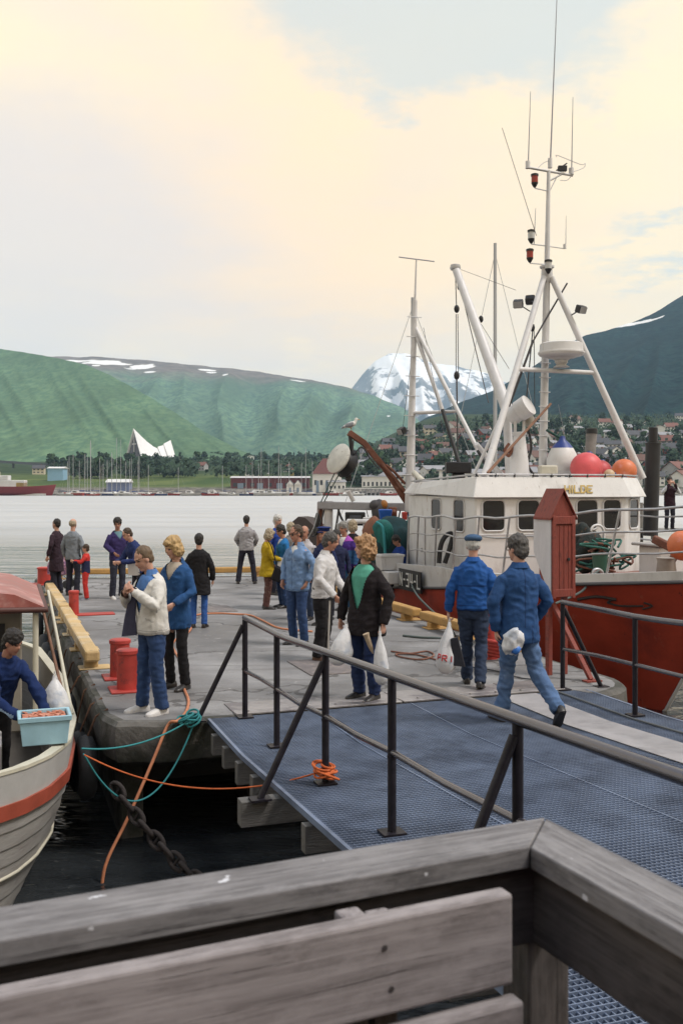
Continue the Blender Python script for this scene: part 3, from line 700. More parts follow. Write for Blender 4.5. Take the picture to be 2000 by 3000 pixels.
# ================================================================== red fishing boat
UC = 9.75
def PV(px, py, v):
    r = V(((px - 1000) / F, 1, (HY - py) / F)); Y = (v + QO.dot(QV)) / r.dot(QV); return V((0, 0, CH)) + r * Y
m_hull = M('hull_red', (.40, .058, .034), .55, .18, 2.5, .15, 10, spec=.25, stain=[((.22, .038, .03), 1.2, .50, .72, (1, 1, .5)), ((.40, .13, .09), 6, .62, .72, (1, 1, .25)), ((.11, .03, .025), 9, .64, .70, (1, 1, .15))])
m_bw = M('boat_white', (.66, .65, .65), .42, .06, 3, .08, 12, stain=[((.50, .48, .47), 2.2, .50, .72, (1, 1, .4)), ((.34, .21, .13), 10, .655, .73, (1, 1, .22)), ((.42, .40, .38), 16, .62, .70, (1, 1, .12))])
m_bw2 = M('boat_white_mast', (.62, .61, .62), .45, .08, 5, .1, 20, stain=[((.42, .37, .35), 9, .62, .76)])
m_deck = M('deck_red_brown', (.24, .12, .10), .8, .25, 3, .3, 20)
m_blk = M('black_paint', (.014, .014, .017), .5, .3, 8, .15, 40)
m_glass = M('window_glass', (.010, .010, .012), .05, .2, 2, 0, 10, spec=.35)
m_rst = M('rusty_brown', (.17, .065, .04), .75, .3, 6, .4, 40, stain=((.30, .17, .13), 4, .55, .7))
m_gal = M('galvanised_pipe', (.42, .42, .44), .4, .2, 8, .1, 40, metal=.5)
m_wire = M('wire_rope', (.06, .055, .06), .7, .2)
m_woodp = M('brown_pole', (.21, .11, .07), .8, .3, 5, .3, 30)
VST = 14.6
def tabl(x, *p): return interp(list(p), x)
def hull_pt(s, k, side, off=0.0):
    vstem = tabl(k, (0, 5.0), (.3, 3.95), (1, 2.3)); v = VST + (vstem - VST) * s - .25 * (1 - s) * (1 - k)
    bs = 2.32 * tabl(s, (0, .70), (.08, .84), (.2, .95), (.35, 1), (.6, 1), (.72, .95), (.82, .80), (.9, .57), (.95, .36), (.985, .15), (1, .03))
    bw = 2.10 * tabl(s, (0, .35), (.08, .62), (.2, .88), (.35, 1), (.55, .98), (.7, .80), (.82, .52), (.9, .29), (.96, .11), (1, .02))
    bk = .3 * bw
    zb = tabl(v, (2.3, .97), (4.8, .74), (8, .39), (10.9, .13), (14.6, .2))
    if k < .3: bb = bk + (bw - bk) * math.sin(k / .3 * math.pi / 2); z = -2.1 + .7 * k / .3
    else: q = (k - .3) / .7; bb = bw + (bs - bw) * (q ** 1.25); z = WZ + (zb - WZ) * q
    return UV(UC + side * (bb + off), v, z)
boat = thing('fishing_boat', 'red and white fishing boat with tripod mast moored along the quay', 'boat', UV(UC, 8.5, WZ))
SS = [i / 44 for i in range(45)]; KK = [i / 16 for i in range(17)]
mb = MB(); rows_ = []
for s in SS: rows_.append([hull_pt(s, k, -1) for k in reversed(KK)] + [hull_pt(s, k, 1) for k in KK])
mb.loft(rows_, cap=True, closed=False); mb.build('hull', m_hull, boat, smooth=50)
mb = MB(); mb.tube([hull_pt(1, k, 0) + V((0, 0, 0)) + UVd(0, -.02, 0) for k in KK[3:]], .035, 8); mb.build('stem_band', m_bw, boat, smooth=60)
def zt(v): return tabl(v, (2.3, 1.14), (4.8, .90), (7.2, .80), (8, .82), (10.9, .70), (12.5, .68), (14.6, .76))
for side in (-1, 1):
    mb = MB(); rr = []
    for s in SS:
        a = hull_pt(s, 1, side, .004); v = toUV(a)[1]; h = zt(v) - a.z; fl = .10 * h
        b0 = a.copy(); b1 = hull_pt(s, 1, side, .004 + fl); b1.z = zt(v); b2 = hull_pt(s, 1, side, fl - .07); b2.z = zt(v) + .004; b3 = hull_pt(s, 1, side, -.07); b3.z = a.z - .05
        rr.append([b0, b1, b2, b3])
    mb.loft(rr); mb.build('bulwark', m_bw, boat, smooth=30)
    mb = MB(); mb.tube([hull_pt(s, 1, side, .02) for s in SS], .028, 8); mb.build('rubbing_strake', M('strake_dark', (.10, .10, .11), .7), boat, smooth=60)
def zdk(v): return tabl(v, (2.3, 1.0), (4.8, .76), (7.6, .66), (8.2, .2), (14.6, .05))
mb = MB(); rr = []
for s in SS:
    a = hull_pt(s, 1, -1, -.06); b_ = hull_pt(s, 1, 1, -.06); v = toUV(a)[1]; a.z = b_.z = zdk(v); rr.append([a, a.lerp(b_, .5) + V((0, 0, .03)), b_])
mb.loft(rr, cap=False, closed=False); mb.build('deck', m_deck, boat)
# bow mark on the near side, draped on the hull
HG = [(hull_pt(i / 200, k / 60, -1, .006)) for i in range(120, 201) for k in range(24, 61)]
def hull_at(px, py):
    best = None
    for p in HG:
        x = 1000 + p.x / p.y * F; y = HY + (CH - p.z) / p.y * F; d = (x - px) ** 2 + (y - py) ** 2
        if best is None or d < best[0]: best = (d, p)
    return best[1]
mb = MB()
for path, r in (([(1690, 1752), (1745, 1750), (1800, 1752)], .028), ([(1800, 1752), (1788, 1760), (1776, 1768)], .022), ([(1776, 1768), (1820, 1771), (1885, 1772)], .018), ([(1880, 1762), (1905, 1772), (1885, 1784)], .016)):
    mb.tube(curve([hull_at(*q) for q in path], 3), r, 6)
mb.build('bow_arrow_mark', M('mark_black', (.03, .02, .022), .6), boat)
# registration plate -------------------------------------------------
STROKE = {'H': [((0, 0), (0, 1)), ((1, 0), (1, 1)), ((0, .5), (1, .5))], 'I': [((.5, 0), (.5, 1))], 'L': [((0, 1), (0, 0)), ((0, 0), (1, 0))],
          'D': [((0, 0), (0, 1)), ((0, 1), (.65, 1)), ((.65, 1), (1, .75)), ((1, .75), (1, .25)), ((1, .25), (.65, 0)), ((.65, 0), (0, 0))],
          'E': [((0, 0), (0, 1)), ((0, 1), (1, 1)), ((0, .5), (.8, .5)), ((0, 0), (1, 0))], 'N': [((0, 0), (0, 1)), ((0, 1), (1, 0)), ((1, 0), (1, 1))],
          '-': [((.15, .5), (.85, .5))], '3': [((0, 1), (1, 1)), ((1, 1), (1, 0)), ((.3, .52), (1, .52)), ((0, 0), (1, 0))], '4': [((0, 1), (0, .4)), ((0, .4), (1, .4)), ((.75, 1), (.75, 0))],
          'R': [((0, 0), (0, 1)), ((0, 1), (.9, 1)), ((.9, 1), (.9, .55)), ((.9, .55), (0, .5)), ((.4, .5), (1, 0))], 'T': [((.5, 0), (.5, 1)), ((0, 1), (1, 1))], 'A': [((0, 0), (.5, 1)), ((.5, 1), (1, 0)), ((.2, .4), (.8, .4))],
          'P': [((0, 0), (0, 1)), ((0, 1), (.9, 1)), ((.9, 1), (.9, .5)), ((.9, .5), (0, .45))], 'X': [((0, 0), (1, 1)), ((0, 1), (1, 0))], 'M': [((0, 0), (0, 1)), ((0, 1), (.5, .4)), ((.5, .4), (1, 1)), ((1, 1), (1, 0))], 'U': [((0, 1), (0, 0)), ((0, 0), (1, 0)), ((1, 0), (1, 1))]}
def letters(txt, o0, rt, up, nrm_, w, h, gap, th, mat, parent, name='letter', shear=0.0, depth=.008):
    x = 0
    for ch in txt:
        ww = w * (.25 if ch == 'I' else (.55 if ch == '-' else 1)); mb = MB()
        if ch == ' ': x += w * .6; continue
        for (a, b_) in STROKE[ch]:
            p = o0 + rt * (x + a[0] * ww + shear * a[1] * h) + up * a[1] * h; q = o0 + rt * (x + b_[0] * ww + shear * b_[1] * h) + up * b_[1] * h
            d = (q - p).normalized(); mb.bar(p - d * th / 2, q + d * th / 2, th, depth, up=nrm_)
        mb.build(name, mat, parent); x += ww + gap
m_let = M('letter_white', (.72, .72, .70), .5, .06)
p0 = UV(7.33, 9.92, .20); rt = -QV; up = V((.0, 0, 1)) + QU * -.10; up.normalize(); nr = -QU
mb = MB(); mb.prism([p0, p0 + rt * 1.18, p0 + rt * 1.28 + up * .46, p0 + rt * .10 + up * .46], QU * .03); pl = mb.build('registration_plate', M('plate_black', (.018, .02, .026), .5), boat)
letters('N-34-L', p0 + rt * .09 + up * .10 - QU * .006, rt, up, nr, .125, .27, .085, .036, m_let, pl, shear=.2)

# wheelhouse ---------------------------------------------------------
WH = [(7.76, 7.1), (11.2, 7.1), (11.92, 7.6), (11.92, 10.6), (7.85, 10.6)]
house = None
mb = MB(); mb.prism([UV(u, v, .1) for u, v in WH], (0, 0, 2.16)); house = mb.build('wheelhouse', m_bw, boat, bevel=.03)
cu_, cv_ = 9.7, 8.9
def off(u, v, d): return (u + d * (1 if u > cu_ else -1), v + d * (1 if v > cv_ else -1))
tz = [2.63, 2.63, 2.62, 2.55, 2.52]; bz = [2.22, 2.22, 2.22, 2.27, 2.29]
mb = MB(); ro = [UV(*off(u, v, .09), bz[i]) for i, (u, v) in enumerate(WH)]; rt_ = [UV(*off(u, v, -.05), tz[i]) for i, (u, v) in enumerate(WH)]; rin = [UV(*off(u, v, -.03), bz[i] - .0) for i, (u, v) in enumerate(WH)]
mb.loft([rin, ro, rt_], cap=True); mb.build('roof_brow', m_bw, boat, bevel=.012)
letters('HILDE', PV(1654, 1443, 7.03), QU, V((0, .12, 1)).normalized(), -QV, .105, .135, .045, .03, M('name_yellow', (.62, .46, .17), .5), house, depth=.014)
mb = MB(); mb.tube([p + V((0, 0, .045)) for p in rt_ + [rt_[0]]], .017, 8); mb.build('roof_rail', m_gal, boat, smooth=60)
for k in range(9):
    p = rt_[0].lerp(rt_[1], k / 8); mb = MB(); mb.tube([p, p + V((0, 0, .06))], .02, 6); mb.build('rail_clamp', m_blk, boat)
def rr_path(c_, a, bb, w, h, r, n=4):
    out = []
    for (sx, sy, t0) in ((1, 1, 0), (-1, 1, 90), (-1, -1, 180), (1, -1, 270)):
        for k in range(n + 1):
            t = R(t0 + 90 * k / n); out.append(c_ + a * (sx * (w / 2 - r) + r * math.cos(t)) + bb * (sy * (h / 2 - r) + r * math.sin(t)))
    return out
def window(c_, a, bb, nrm_, w, h, r=.09):
    fr = MB(); fr.tube(rr_path(c_ + nrm_ * .006, a, bb, w + .03, h + .03, r + .01), .02, 6, closed=True); f = fr.build('window', m_bw2, house, smooth=60)
    mb = MB(); pth = rr_path(c_ + nrm_ * .004, a, bb, w, h, r); mb.add(pth, [tuple(range(len(pth)))]); g_ = mb.build('pane', m_glass, f)
zup = V((0, 0, 1))
for u in (8.15, 8.93, 9.62, 10.27, 10.86): window(UV(u, 7.1, 1.87), QU, zup, -QV, .47 if u < 10.6 else .40, .58)
d_ = (UVd(11.92, 7.6) - UVd(11.2, 7.1)).normalized(); window(UV(11.56, 7.35, 1.87), d_, zup, V((d_.y, -d_.x, 0)), .5, .58)
ds = (UV(7.85, 10.6) - UV(7.76, 7.1)).normalized(); ns = V((-ds.y, ds.x, 0))
for v in (7.85, 9.0): window(UV(7.76 + .09 * (v - 7.1) / 3.5, v, 1.85), ds, zup, ns, .48, .62)
# side door with a dark hose beside it
p = UV(7.83, 9.9, 1.0); mb = MB(); mb.box(p + ns * .015, (.6, .03, 1.5), Matrix((ds, ns, zup)).transposed()); dr = mb.build('door', m_bw2, house, bevel=.01)
mb = MB(); mb.tube([p + ns * .05 - ds * .2, p + ns * .05 - ds * .2 + zup * .1], .012, 6); mb.build('handle', m_gal, dr)
mb = MB(); mb.tube(curve([PV(1285, 1650, 8.2), PV(1290, 1600, 8.2), PV(1305, 1570, 8.2), PV(1325, 1565, 8.2), PV(1318, 1600, 8.2), PV(1302, 1650, 8.2)]), .05, 8); mb.build('hose', m_blk, boat, smooth=60)
mb = MB(); mb.tube([UV(7.74, 7.06, 1.5), UV(11.2, 7.06, 1.5)], .012, 6); mb.build('grab_rail', m_bw2, boat)

# rails along the near side -------------------------------------------
def side_pt(v, h):
    s = min(1, max(0, (VST - v) / (VST - 2.5))); a = hull_pt(s, 1, -1, -.02 + .05 * h); vv = toUV(a)[1]; a.z = zt(vv) + h; return a
for h, r in ((1.02, .022), (.66, .016), (.31, .016)):
    mb = MB(); mb.tube([side_pt(9.6 - i * .28, h + .02 * math.sin(i * 1.3)) for i in range(26)], r, 8); mb.build('guard_rail', m_gal, boat, smooth=60)
for v in (9.6, 9.1, 8.2, 7.35, 6.5, 5.6, 4.6, 3.6):
    mb = MB(); mb.tube([side_pt(v + .22, .0), side_pt(v, 1.02)], .021, 8); mb.build('stanchion', m_gal, boat, smooth=60)
for h in (1.0, .5):
    mb = MB(); q = []
    for i in range(22):
        v = 8.5 - i * .28; s = (VST - v) / (VST - 2.5); a = hull_pt(min(1, s), 1, 1, -.02); a.z = zt(toUV(a)[1]) + h; q.append(a)
    mb.tube(q, .018, 6); mb.build('guard_rail', m_gal, boat, smooth=60)

# tripod mast ----------------------------------------------------------
def pole(name, a, b_, r0, r1, mat=None, n=10, par=None):
    mb = MB(); mb.tube([a, a.lerp(b_, .5), b_], [r0, (r0 + r1) / 2, r1], n); return mb.build(name, mat or m_bw2, par or boat, smooth=60)
mast = pole('mast', PV(1588, 1396, 9.2), PV(1601, 795, 9.2), .095, .075, n=14)
pole('mast_leg', PV(1418, 1396, 7.7), PV(1592, 812, 9.1), .078, .065); pole('mast_leg', PV(1882, 1402, 8.3), PV(1614, 812, 9.1), .082, .065)
pole('mast_leg', PV(1386, 1394, 9.6), PV(1535, 1070, 9.2), .035, .03); pole('mast_leg', PV(1470, 1394, 10.4), PV(1395, 1300, 10.0), .06, .05)
mb = MB(); mb.lathe([(.09, -.25), (.13, -.12), (.12, .05), (.16, .08), (.16, .12), (.07, .16)], PV(1601, 795, 9.2), n=14); mb.build('mast_collar', m_bw2, boat, smooth=40)
pole('mast_top', PV(1601, 790, 9.2), PV(1606, 500, 9.2), .065, .04, par=boat)
pole('cross_bar', PV(1510, 1081, 8.42), PV(1742, 1092, 8.73), .05, .05)
rd = PV(1643, 1062, 8.5)
mb = MB(); mb.lathe([(.18, -.10), (.10, -.05), (.14, 0), (.14, .04), (.2, .08), (.30, .10)], rd, n=20); mb.mi = 0; mb.build('radar_base', m_bw2, boat, smooth=35)
mb = MB(); mb.lathe([(.28, .10), (.47, .15), (.50, .19), (.50, .22), (.47, .23), (.455, .40), (.40, .425), (.001, .435)], rd, n=32); mb.build('radar_dome', m_bw, boat, smooth=35)
def rungs(a, b_, n, w, par):
    for k in range(n):
        p = a.lerp(b_, (k + .5) / n); mb = MB(); mb.tube([p - QU * w, p + QU * w], .011, 6); mb.build('rung', m_bw2, par)
rungs(PV(1590, 1340, 9.1), PV(1597, 1000, 9.1), 8, .14, mast)
def lantern(px, py, v, col, arm):
    c_ = PV(px, py, v); t = MB(); t.lathe([(.001, -.19), (.03, -.17), (.075, -.09), (.075, -.07)], c_, n=12); t.lathe([(.085, .075), (.085, .12), (.03, .14)], c_, n=12); a = t.build('nav_light', m_blk, boat, smooth=35)
    g_ = MB(); g_.lathe([(.074, -.07), (.074, .075)], c_, n=12); g_.build('lens', M('lens_' + col, {'red': (.28, .02, .015), 'clear': (.5, .5, .5)}[col], .25), a, smooth=60)
    b_ = MB(); b_.tube([c_ + V((0, 0, -.19)), arm], .014, 6); b_.build('bracket', m_bw2, a)
lantern(1565, 526, 9.2, 'red', PV(1604, 560, 9.2)); lantern(1555, 690, 9.2, 'clear', PV(1600, 720, 9.2)); lantern(1551, 746, 9.2, 'red', PV(1598, 775, 9.2)); lantern(1605, 778, 9.0, 'clear', PV(1603, 800, 9.2))
pole('yard', PV(1542, 490, 9.2), PV(1676, 514, 9.2), .03, .03); pole('yard', PV(1558, 715, 9.2), PV(1652, 728, 9.2), .014, .012)
pole('yard_brace', PV(1607, 530, 9.2), PV(1645, 510, 9.2), .022, .02); pole('yard_brace', PV(1604, 570, 9.2), PV(1628, 522, 9.2), .012, .012)
for a, b_, r in (((1546, 490), (1553, 268), .014), ((1611, 475), (1631, -25), .018), ((1673, 510), (1677, 285), .014), ((1563, 715), (1568, 610), .012), ((1656, 722), (1657, 632), .009), ((1790, 0), (1790, 0), 0)):
    if r: pole('antenna', PV(*a, 9.2), PV(*b_, 9.2), r, r * .45, M('antenna_grey', (.30, .30, .34), .5), 8)
for (px, py, w, h) in ((1545, 483, 15, 22), (1610, 478, 14, 30), (1672, 502, 16, 20), (1653, 722, 10, 14)):
    mb = MB(); mb.lathe([(w / 2 / F * 21, -h / 2 / F * 21), (w / 2 / F * 21, h / 2 / F * 21)], PV(px, py, 9.2), n=10); mb.build('antenna_base', m_bw2, boat, smooth=40)
mb = MB(); mb.box(PV(1646, 494, 9.2), (.2, .1, .12)); mb.bar(PV(1628, 500, 9.2), PV(1660, 478, 9.2), .03, .03); ta = mb.build('tv_antenna_box', m_blk, boat, bevel=.01)
for lp in ([(1630, 460), (1632, 455), (1700, 482), (1712, 478), (1708, 492), (1672, 505)], [(1575, 492), (1590, 478), (1608, 470)], [(1640, 528), (1660, 528), (1672, 516)]):
    mb = MB(); mb.tube(curve([PV(*q, 9.2) for q in lp], 3), .008, 5); mb.build('antenna_loop', m_bw2, ta)
def flood(px, py, v, tgt, s=.14, d=(-.3, -1, -.5)):
    c_ = PV(px, py, v); dd_ = V(d).normalized(); mb = MB(); mb.bar(c_ - dd_ * s * .6, c_ + dd_ * s * .6, s * 1.5, s * 1.2); o = mb.build('floodlight', m_blk, boat, bevel=.02)
    mb = MB(); mb.bar(c_ + dd_ * s * .6, c_ + dd_ * (s * .6 + .012), s * 1.3, s * 1.0); mb.build('lens', M('lens_lamp', (.35, .35, .36), .2), o)
    mb = MB(); mb.tube([c_, tgt], .014, 6); mb.build('bracket', m_blk, o)
flood(1517, 890, 8.7, PV(1551, 912, 8.9)); flood(1700, 906, 8.8, PV(1670, 925, 8.9), d=(.6, -1, -.5)); flood(1552, 878, 9.4, PV(1566, 890, 9.0), d=(.2, .6, -.6)); flood(1177, 1262, 13.3, PV(1198, 1262, 13.4), d=(-.8, -.5, -.5))
# boom and rigging
boom = pole('boom', PV(1485, 1200, 10.0), PV(1333, 785, 12.4), .14, .095, n=14)
mb = MB(); mb.lathe([(.12, -.05), (.14, 0), (.12, .08), (.03, .1)], PV(1333, 785, 12.4), n=12); mb.build('boom_head', m_gal, boom, smooth=40)
pole('boom_mast', PV(1492, 1395, 10.2), PV(1483, 1190, 10.0), .10, .10)
for a, va, b_, vb, r in (((1333, 800), 12.4, (1337, 915), 12.4, .012), ((1335, 920), 12.4, (1335, 1090), 12.4, .010), ((1340, 920), 12.4, (1342, 1090), 12.4, .010), ((1337, 1105), 12.4, (1340, 1352), 12.4, .02), ((1345, 830), 12.3, (1430, 1180), 11.0, .012), ((1375, 880), 12.0, (1455, 1160), 10.4, .008), ((1395, 930), 11.8, (1475, 1170), 10.2, .008), ((1390, 920), 11.8, (1490, 1080), 10.0, .006), ((1350, 790), 12.3, (1510, 850), 9.5, .005),
                         ((1470, 375), 11.5, (1570, 690), 9.4, .007), ((1212, 990), 13.4, (1180, 1250), 14.2, .006), ((1240, 960), 13.4, (1300, 1280), 12, .006), ((1560, 960), 8.9, (1540, 1180), 8.6, .014), ((1563, 950), 8.9, (1566, 1280), 9, .009), ((1660, 830), 9.2, (1560, 1000), 9, .022), ((1560, 1000), 9, (1490, 1190), 8.8, .028)):
    pole('rigging_wire', PV(*a, va), PV(*b_, vb), r, r, m_wire, 6)
for (px, py, v, s) in ((1337, 905, 12.4, .07), (1337, 1100, 12.4, .075), (1345, 840, 12.3, .06), (1408, 935, 11.7, .06), (1558, 960, 8.9, .06)):
    mb = MB(); mb.ell(PV(px, py, v), (s, s * .7, s * 1.5), n=10, k=6); mb.build('pulley_block', m_blk, boat, smooth=60)
# roof gear
mb = MB(); c_ = PV(1520, 1395, 8.6); mb.lathe([(.22, 0), (.20, .3), (.13, .85), (.16, .9), (.16, .94), (.10, .95)], c_, n=16); mb.build('winch_pedestal', m_bw2, boat, smooth=35)
hd = PV(1520, 1205, 8.6); mb = MB(); mb.lathe([(.05, -.26), (.19, -.24), (.20, -.02), (.23, 0), (.235, .26), (.21, .27)], hd, (.5, -.35, .35), n=20); mb.build('searchlight', m_bw2, boat, smooth=35)
mb = MB(); mb.bar(PV(1508, 1285, 8.6), PV(1508, 1205, 8.6), .03, .06); mb.bar(PV(1533, 1285, 8.6), PV(1533, 1205, 8.6), .03, .06); mb.build('searchlight_fork', m_bw2, boat)
mb = MB(); mb.ell(PV(1548, 1232, 8.8), (.13, .13, .14)); mb.build('siren', M('siren_cream', (.45, .41, .34), .5), boat, smooth=60)
pole('boat_hook', PV(1428, 1385, 7.6), PV(1612, 1183, 8.4), .03, .026, m_woodp)
mb = MB(); mb.tube(curve([PV(1545, 1250, 8.7), PV(1555, 1310, 8.7), PV(1545, 1360, 8.7), PV(1565, 1395, 8.7)]), .028, 8); mb.build('hose', m_blk, boat, smooth=60)
mb = MB(); mb.tube(curve([PV(1490, 1300, 8.6), PV(1478, 1320, 8.6), PV(1490, 1335, 8.6), PV(1500, 1310, 8.6), PV(1485, 1325, 8.6)]), .035, 8); mb.build('hose', m_rst, boat, smooth=60)
mb = MB(); mb.box(PV(1603, 1377, 8.0), (.37, .3, .2)); mb.build('roof_box', M('cream_plastic', (.48, .45, .37), .5), boat, bevel=.03)
mb = MB(); mb.tube([PV(1600, 1260, 9), PV(1660, 1295, 9), PV(1740, 1350, 9), PV(1790, 1380, 9)], .03, 8); mb.build('green_line', M('line_green', (.02, .07, .06), .8), boat, smooth=60)
pole('whip_antenna', PV(1660, 1310, 9.4), PV(1634, 1185, 9.4), .008, .004, M('antenna_grey', (.3, .3, .34)), 6)
ex = pole('exhaust_pipe', PV(1722, 1392, 10.4), PV(1732, 1268, 10.4), .13, .13, M('exhaust_grey', (.22, .20, .19), .7, .3, 3, .3), n=16)
mb = MB(); mb.lathe([(.14, -.02), (.14, .10), (.10, .11)], PV(1732, 1268, 10.4), n=16); mb.build('exhaust_tip', m_blk, ex, smooth=40)
ex = pole('exhaust_pipe', PV(1903, 1570, 8.4), PV(1912, 1300, 8.4), .165, .165, m_blk, n=18)
mb = MB(); mb.lathe([(.175, -.02), (.175, .02), (.10, .03), (.10, .36), (.09, .365)], PV(1912, 1300, 8.4), n=18); mb.build('exhaust_tip', m_blk, ex, smooth=40)
pole('exhaust_pipe', PV(1770, 1394, 9), PV(1778, 1345, 9), .05, .05, m_blk)

# aft gear: lattice mast, gallows, net drum, crane ------------------------
am = pole('aft_mast', PV(1197, 1500, 13.4), PV(1215, 880, 13.4), .115, .06, n=12); pole('aft_mast', PV(1215, 880, 13.4), PV(1219, 760, 13.4), .03, .02, n=8)
pole('aft_yard', PV(1168, 753, 13.4), PV(1271, 766, 13.4), .016, .016, M('antenna_grey', (.3, .3, .34)))
rungs(PV(1199, 1420, 13.3), PV(1214, 900, 13.3), 9, .2, am)
pole('aft_strut', PV(1213, 965, 13.4), PV(1295, 1200, 12.6), .055, .05); pole('aft_strut', PV(1295, 1200, 12.6), PV(1345, 1360, 12.0), .05, .05, m_blk)
pole('aft_strut', PV(1216, 960, 13.4), PV(1400, 1320, 11.4), .055, .05); pole('aft_strut', PV(1400, 1320, 11.4), PV(1440, 1390, 11.0), .05, .05, m_blk)
pole('aft_cross_bar', PV(1205, 1210, 13.4), PV(1338, 1205, 12.4), .05, .04)
mb = MB(); mb.box(PV(1341, 1370, 12.0), (.62, .4, .27)); mb.box(PV(1341, 1398, 12.0), (.3, .25, .2)); mb.build('black_gear_box', m_blk, boat, bevel=.02)
pole('gallows_post', PV(960, 1640, 14.3), PV(962, 1468, 14.3), .12, .12, m_bw2); pole('gallows_post', PV(935, 1640, 14.5), PV(938, 1472, 14.5), .08, .08, m_rst)
mb = MB(); mb.bar(PV(930, 1480, 14.3), PV(1300, 1488, 13.2), .2, .2); mb.build('gallows_beam', M('beam_grey', (.33, .32, .34), .7), boat, bevel=.02)
mb = MB(); mb.tube([PV(1010, 1660, 13), PV(1012, 1540, 13), PV(1018, 1527, 13), PV(1190, 1530, 12.5), PV(1196, 1540, 12.5), PV(1200, 1660, 12.5)], .06, 10); mb.build('aft_arch', m_bw2, boat, smooth=60)
for (px, py, h) in ((930, 1500, 60), (925, 1540, 30)):
    mb = MB(); mb.ell(PV(px, py + h / 2, 14.3), (.08, .08, h / 2 / F * 26), n=8, k=6); mb.build('pulley_block', m_blk, boat, smooth=60)
mb = MB(); mb.ell(PV(1110, 1498, 13.6), (.2, .18, .32), n=10, k=8); mb.ell(PV(1098, 1480, 13.6), (.15, .15, .14), n=10, k=6); mb.build('hydraulic_motor', M('motor_dark', (.06, .055, .06), .6), boat, smooth=60)
mb = MB(); mb.ell(PV(1124, 1478, 13.5), (.10, .1, .12), n=8, k=6); mb.build('orange_motor_cover', M('orange_cover', (.38, .15, .03), .6), boat, smooth=60)
for (px, py, w, h, col) in ((1128, 1507, 40, 32, 'blue'), (1205, 1520, 22, 26, 'blue'), (1184, 1518, 16, 40, 'red')):
    mb = MB(); c_ = PV(px, py + h / 2, 12.8); s = 24 / F; mb.loft([[c_ + V((sx * w * s * k / 2, sy * w * s * k / 2, z * h * s)) for sx, sy in ((-1, -1), (1, -1), (1, 1), (-1, 1))] for z, k in ((0, .8), (1, 1.05))]); mb.build('fish_tub' if col == 'blue' else 'red_canister', M('tub_' + col, {'blue': (.02, .10, .42), 'red': (.4, .04, .03)}[col], .45), boat, bevel=.02)
# lumpy nets over the drum
def lump(name, c_, r, mat, amp, fr, seed, ax=None, n=26, k=18):
    mb = MB(); mb.ell(c_, r, ax, n=n, k=k); mb.v = [tuple(V(p) + (V(p) - c_).normalized() * amp * fbm(V(p) * fr + V((seed, 0, 0)), 4)) for p in mb.v]; return mb.build(name, mat, boat, smooth=180)
m_net1 = M('net_teal_dark', (.008, .038, .045), .9, .4, 6, .8, 60, stretch=(1, 1, .3)); m_net2 = M('net_green', (.01, .11, .10), .9, .35, 8, .8, 60, stretch=(1, 1, .3)); m_net3 = M('net_brown', (.20, .085, .05), .9, .3, 8, .6, 50)
MU = Matrix.Rotation(QA, 3, 'Z')
lump('net_roll', PV(1145, 1605, 11.6), (.58, .66, .76), m_net1, .16, 2.2, 1, MU); lump('net_roll', PV(1196, 1592, 11.7), (.46, .56, .56), m_net2, .12, 2.4, 4, MU)
lump('net_roll', PV(1094, 1580, 11.7), (.22, .5, .52), m_net3, .12, 3, 7, MU); lump('net_roll', PV(1118, 1570, 11.4), (.24, .45, .40), m_net2, .14, 3, 9, MU); lump('net_roll', PV(1222, 1580, 11.9), (.10, .45, .42), m_net3, .08, 3, 11, MU)
mb = MB(); mb.tube(curve([PV(1102, 1530, 11.2), PV(1120, 1545, 11.05), PV(1126, 1590, 10.95), PV(1128, 1650, 10.9), PV(1127, 1690, 10.9)]), .035, 8); mb.build('net_rope', M('rope_teal', (.03, .22, .24), .85), boat, smooth=60)
mb = MB(); mb.box(PV(1262, 1625, 10.6), (.75, .8, .55), MU); mb.box(PV(1262, 1592, 10.6), (.85, .9, .06), MU); mb.build('sorting_table', m_bw2, boat, bevel=.02)
mb = MB(); mb.box(PV(1168, 1690, 10.2), (.72, .5, .28), MU); mb.build('deck_box', m_bw, boat, bevel=.02)
random.seed(9)
for k in range(14):      # hoses, lines and shackles hanging about the gallows
    a = PV(random.uniform(930, 1290), 1492, random.uniform(13.2, 14.2)); L = random.uniform(.3, 1.1); sw = random.uniform(-.3, .3)
    mb = MB(); mb.tube(curve([a, a + V((sw * .4, 0, -L * .6)), a + V((sw, .05, -L)), a + V((sw * 1.3, .05, -L * .7))], 5), random.choice((.012, .02, .028)), 6); mb.build('hanging_line', random.choice((m_blk, m_wire, m_rst, m_gal)), boat, smooth=60)
for (px, py, w, h, v, mt) in ((1040, 1520, 60, 40, 13.6, m_blk), (1075, 1530, 26, 30, 13.4, m_bw2), (1000, 1545, 30, 26, 13.8, m_gal), (1240, 1545, 26, 60, 11.6, m_bw2), (1270, 1520, 30, 40, 11.8, m_gal), (1150, 1500, 24, 30, 13.4, m_rst)):
    c_ = PV(px, py, v); k_ = 25 / F; mb = MB(); mb.box(c_, (w * k_, .25, h * k_)); mb.tube([c_ - V((w * k_ * .3, .14, 0)), c_ + V((w * k_ * .3, -.14, 0))], h * k_ * .3, 10); mb.build('deck_machine', mt, boat, bevel=.02)
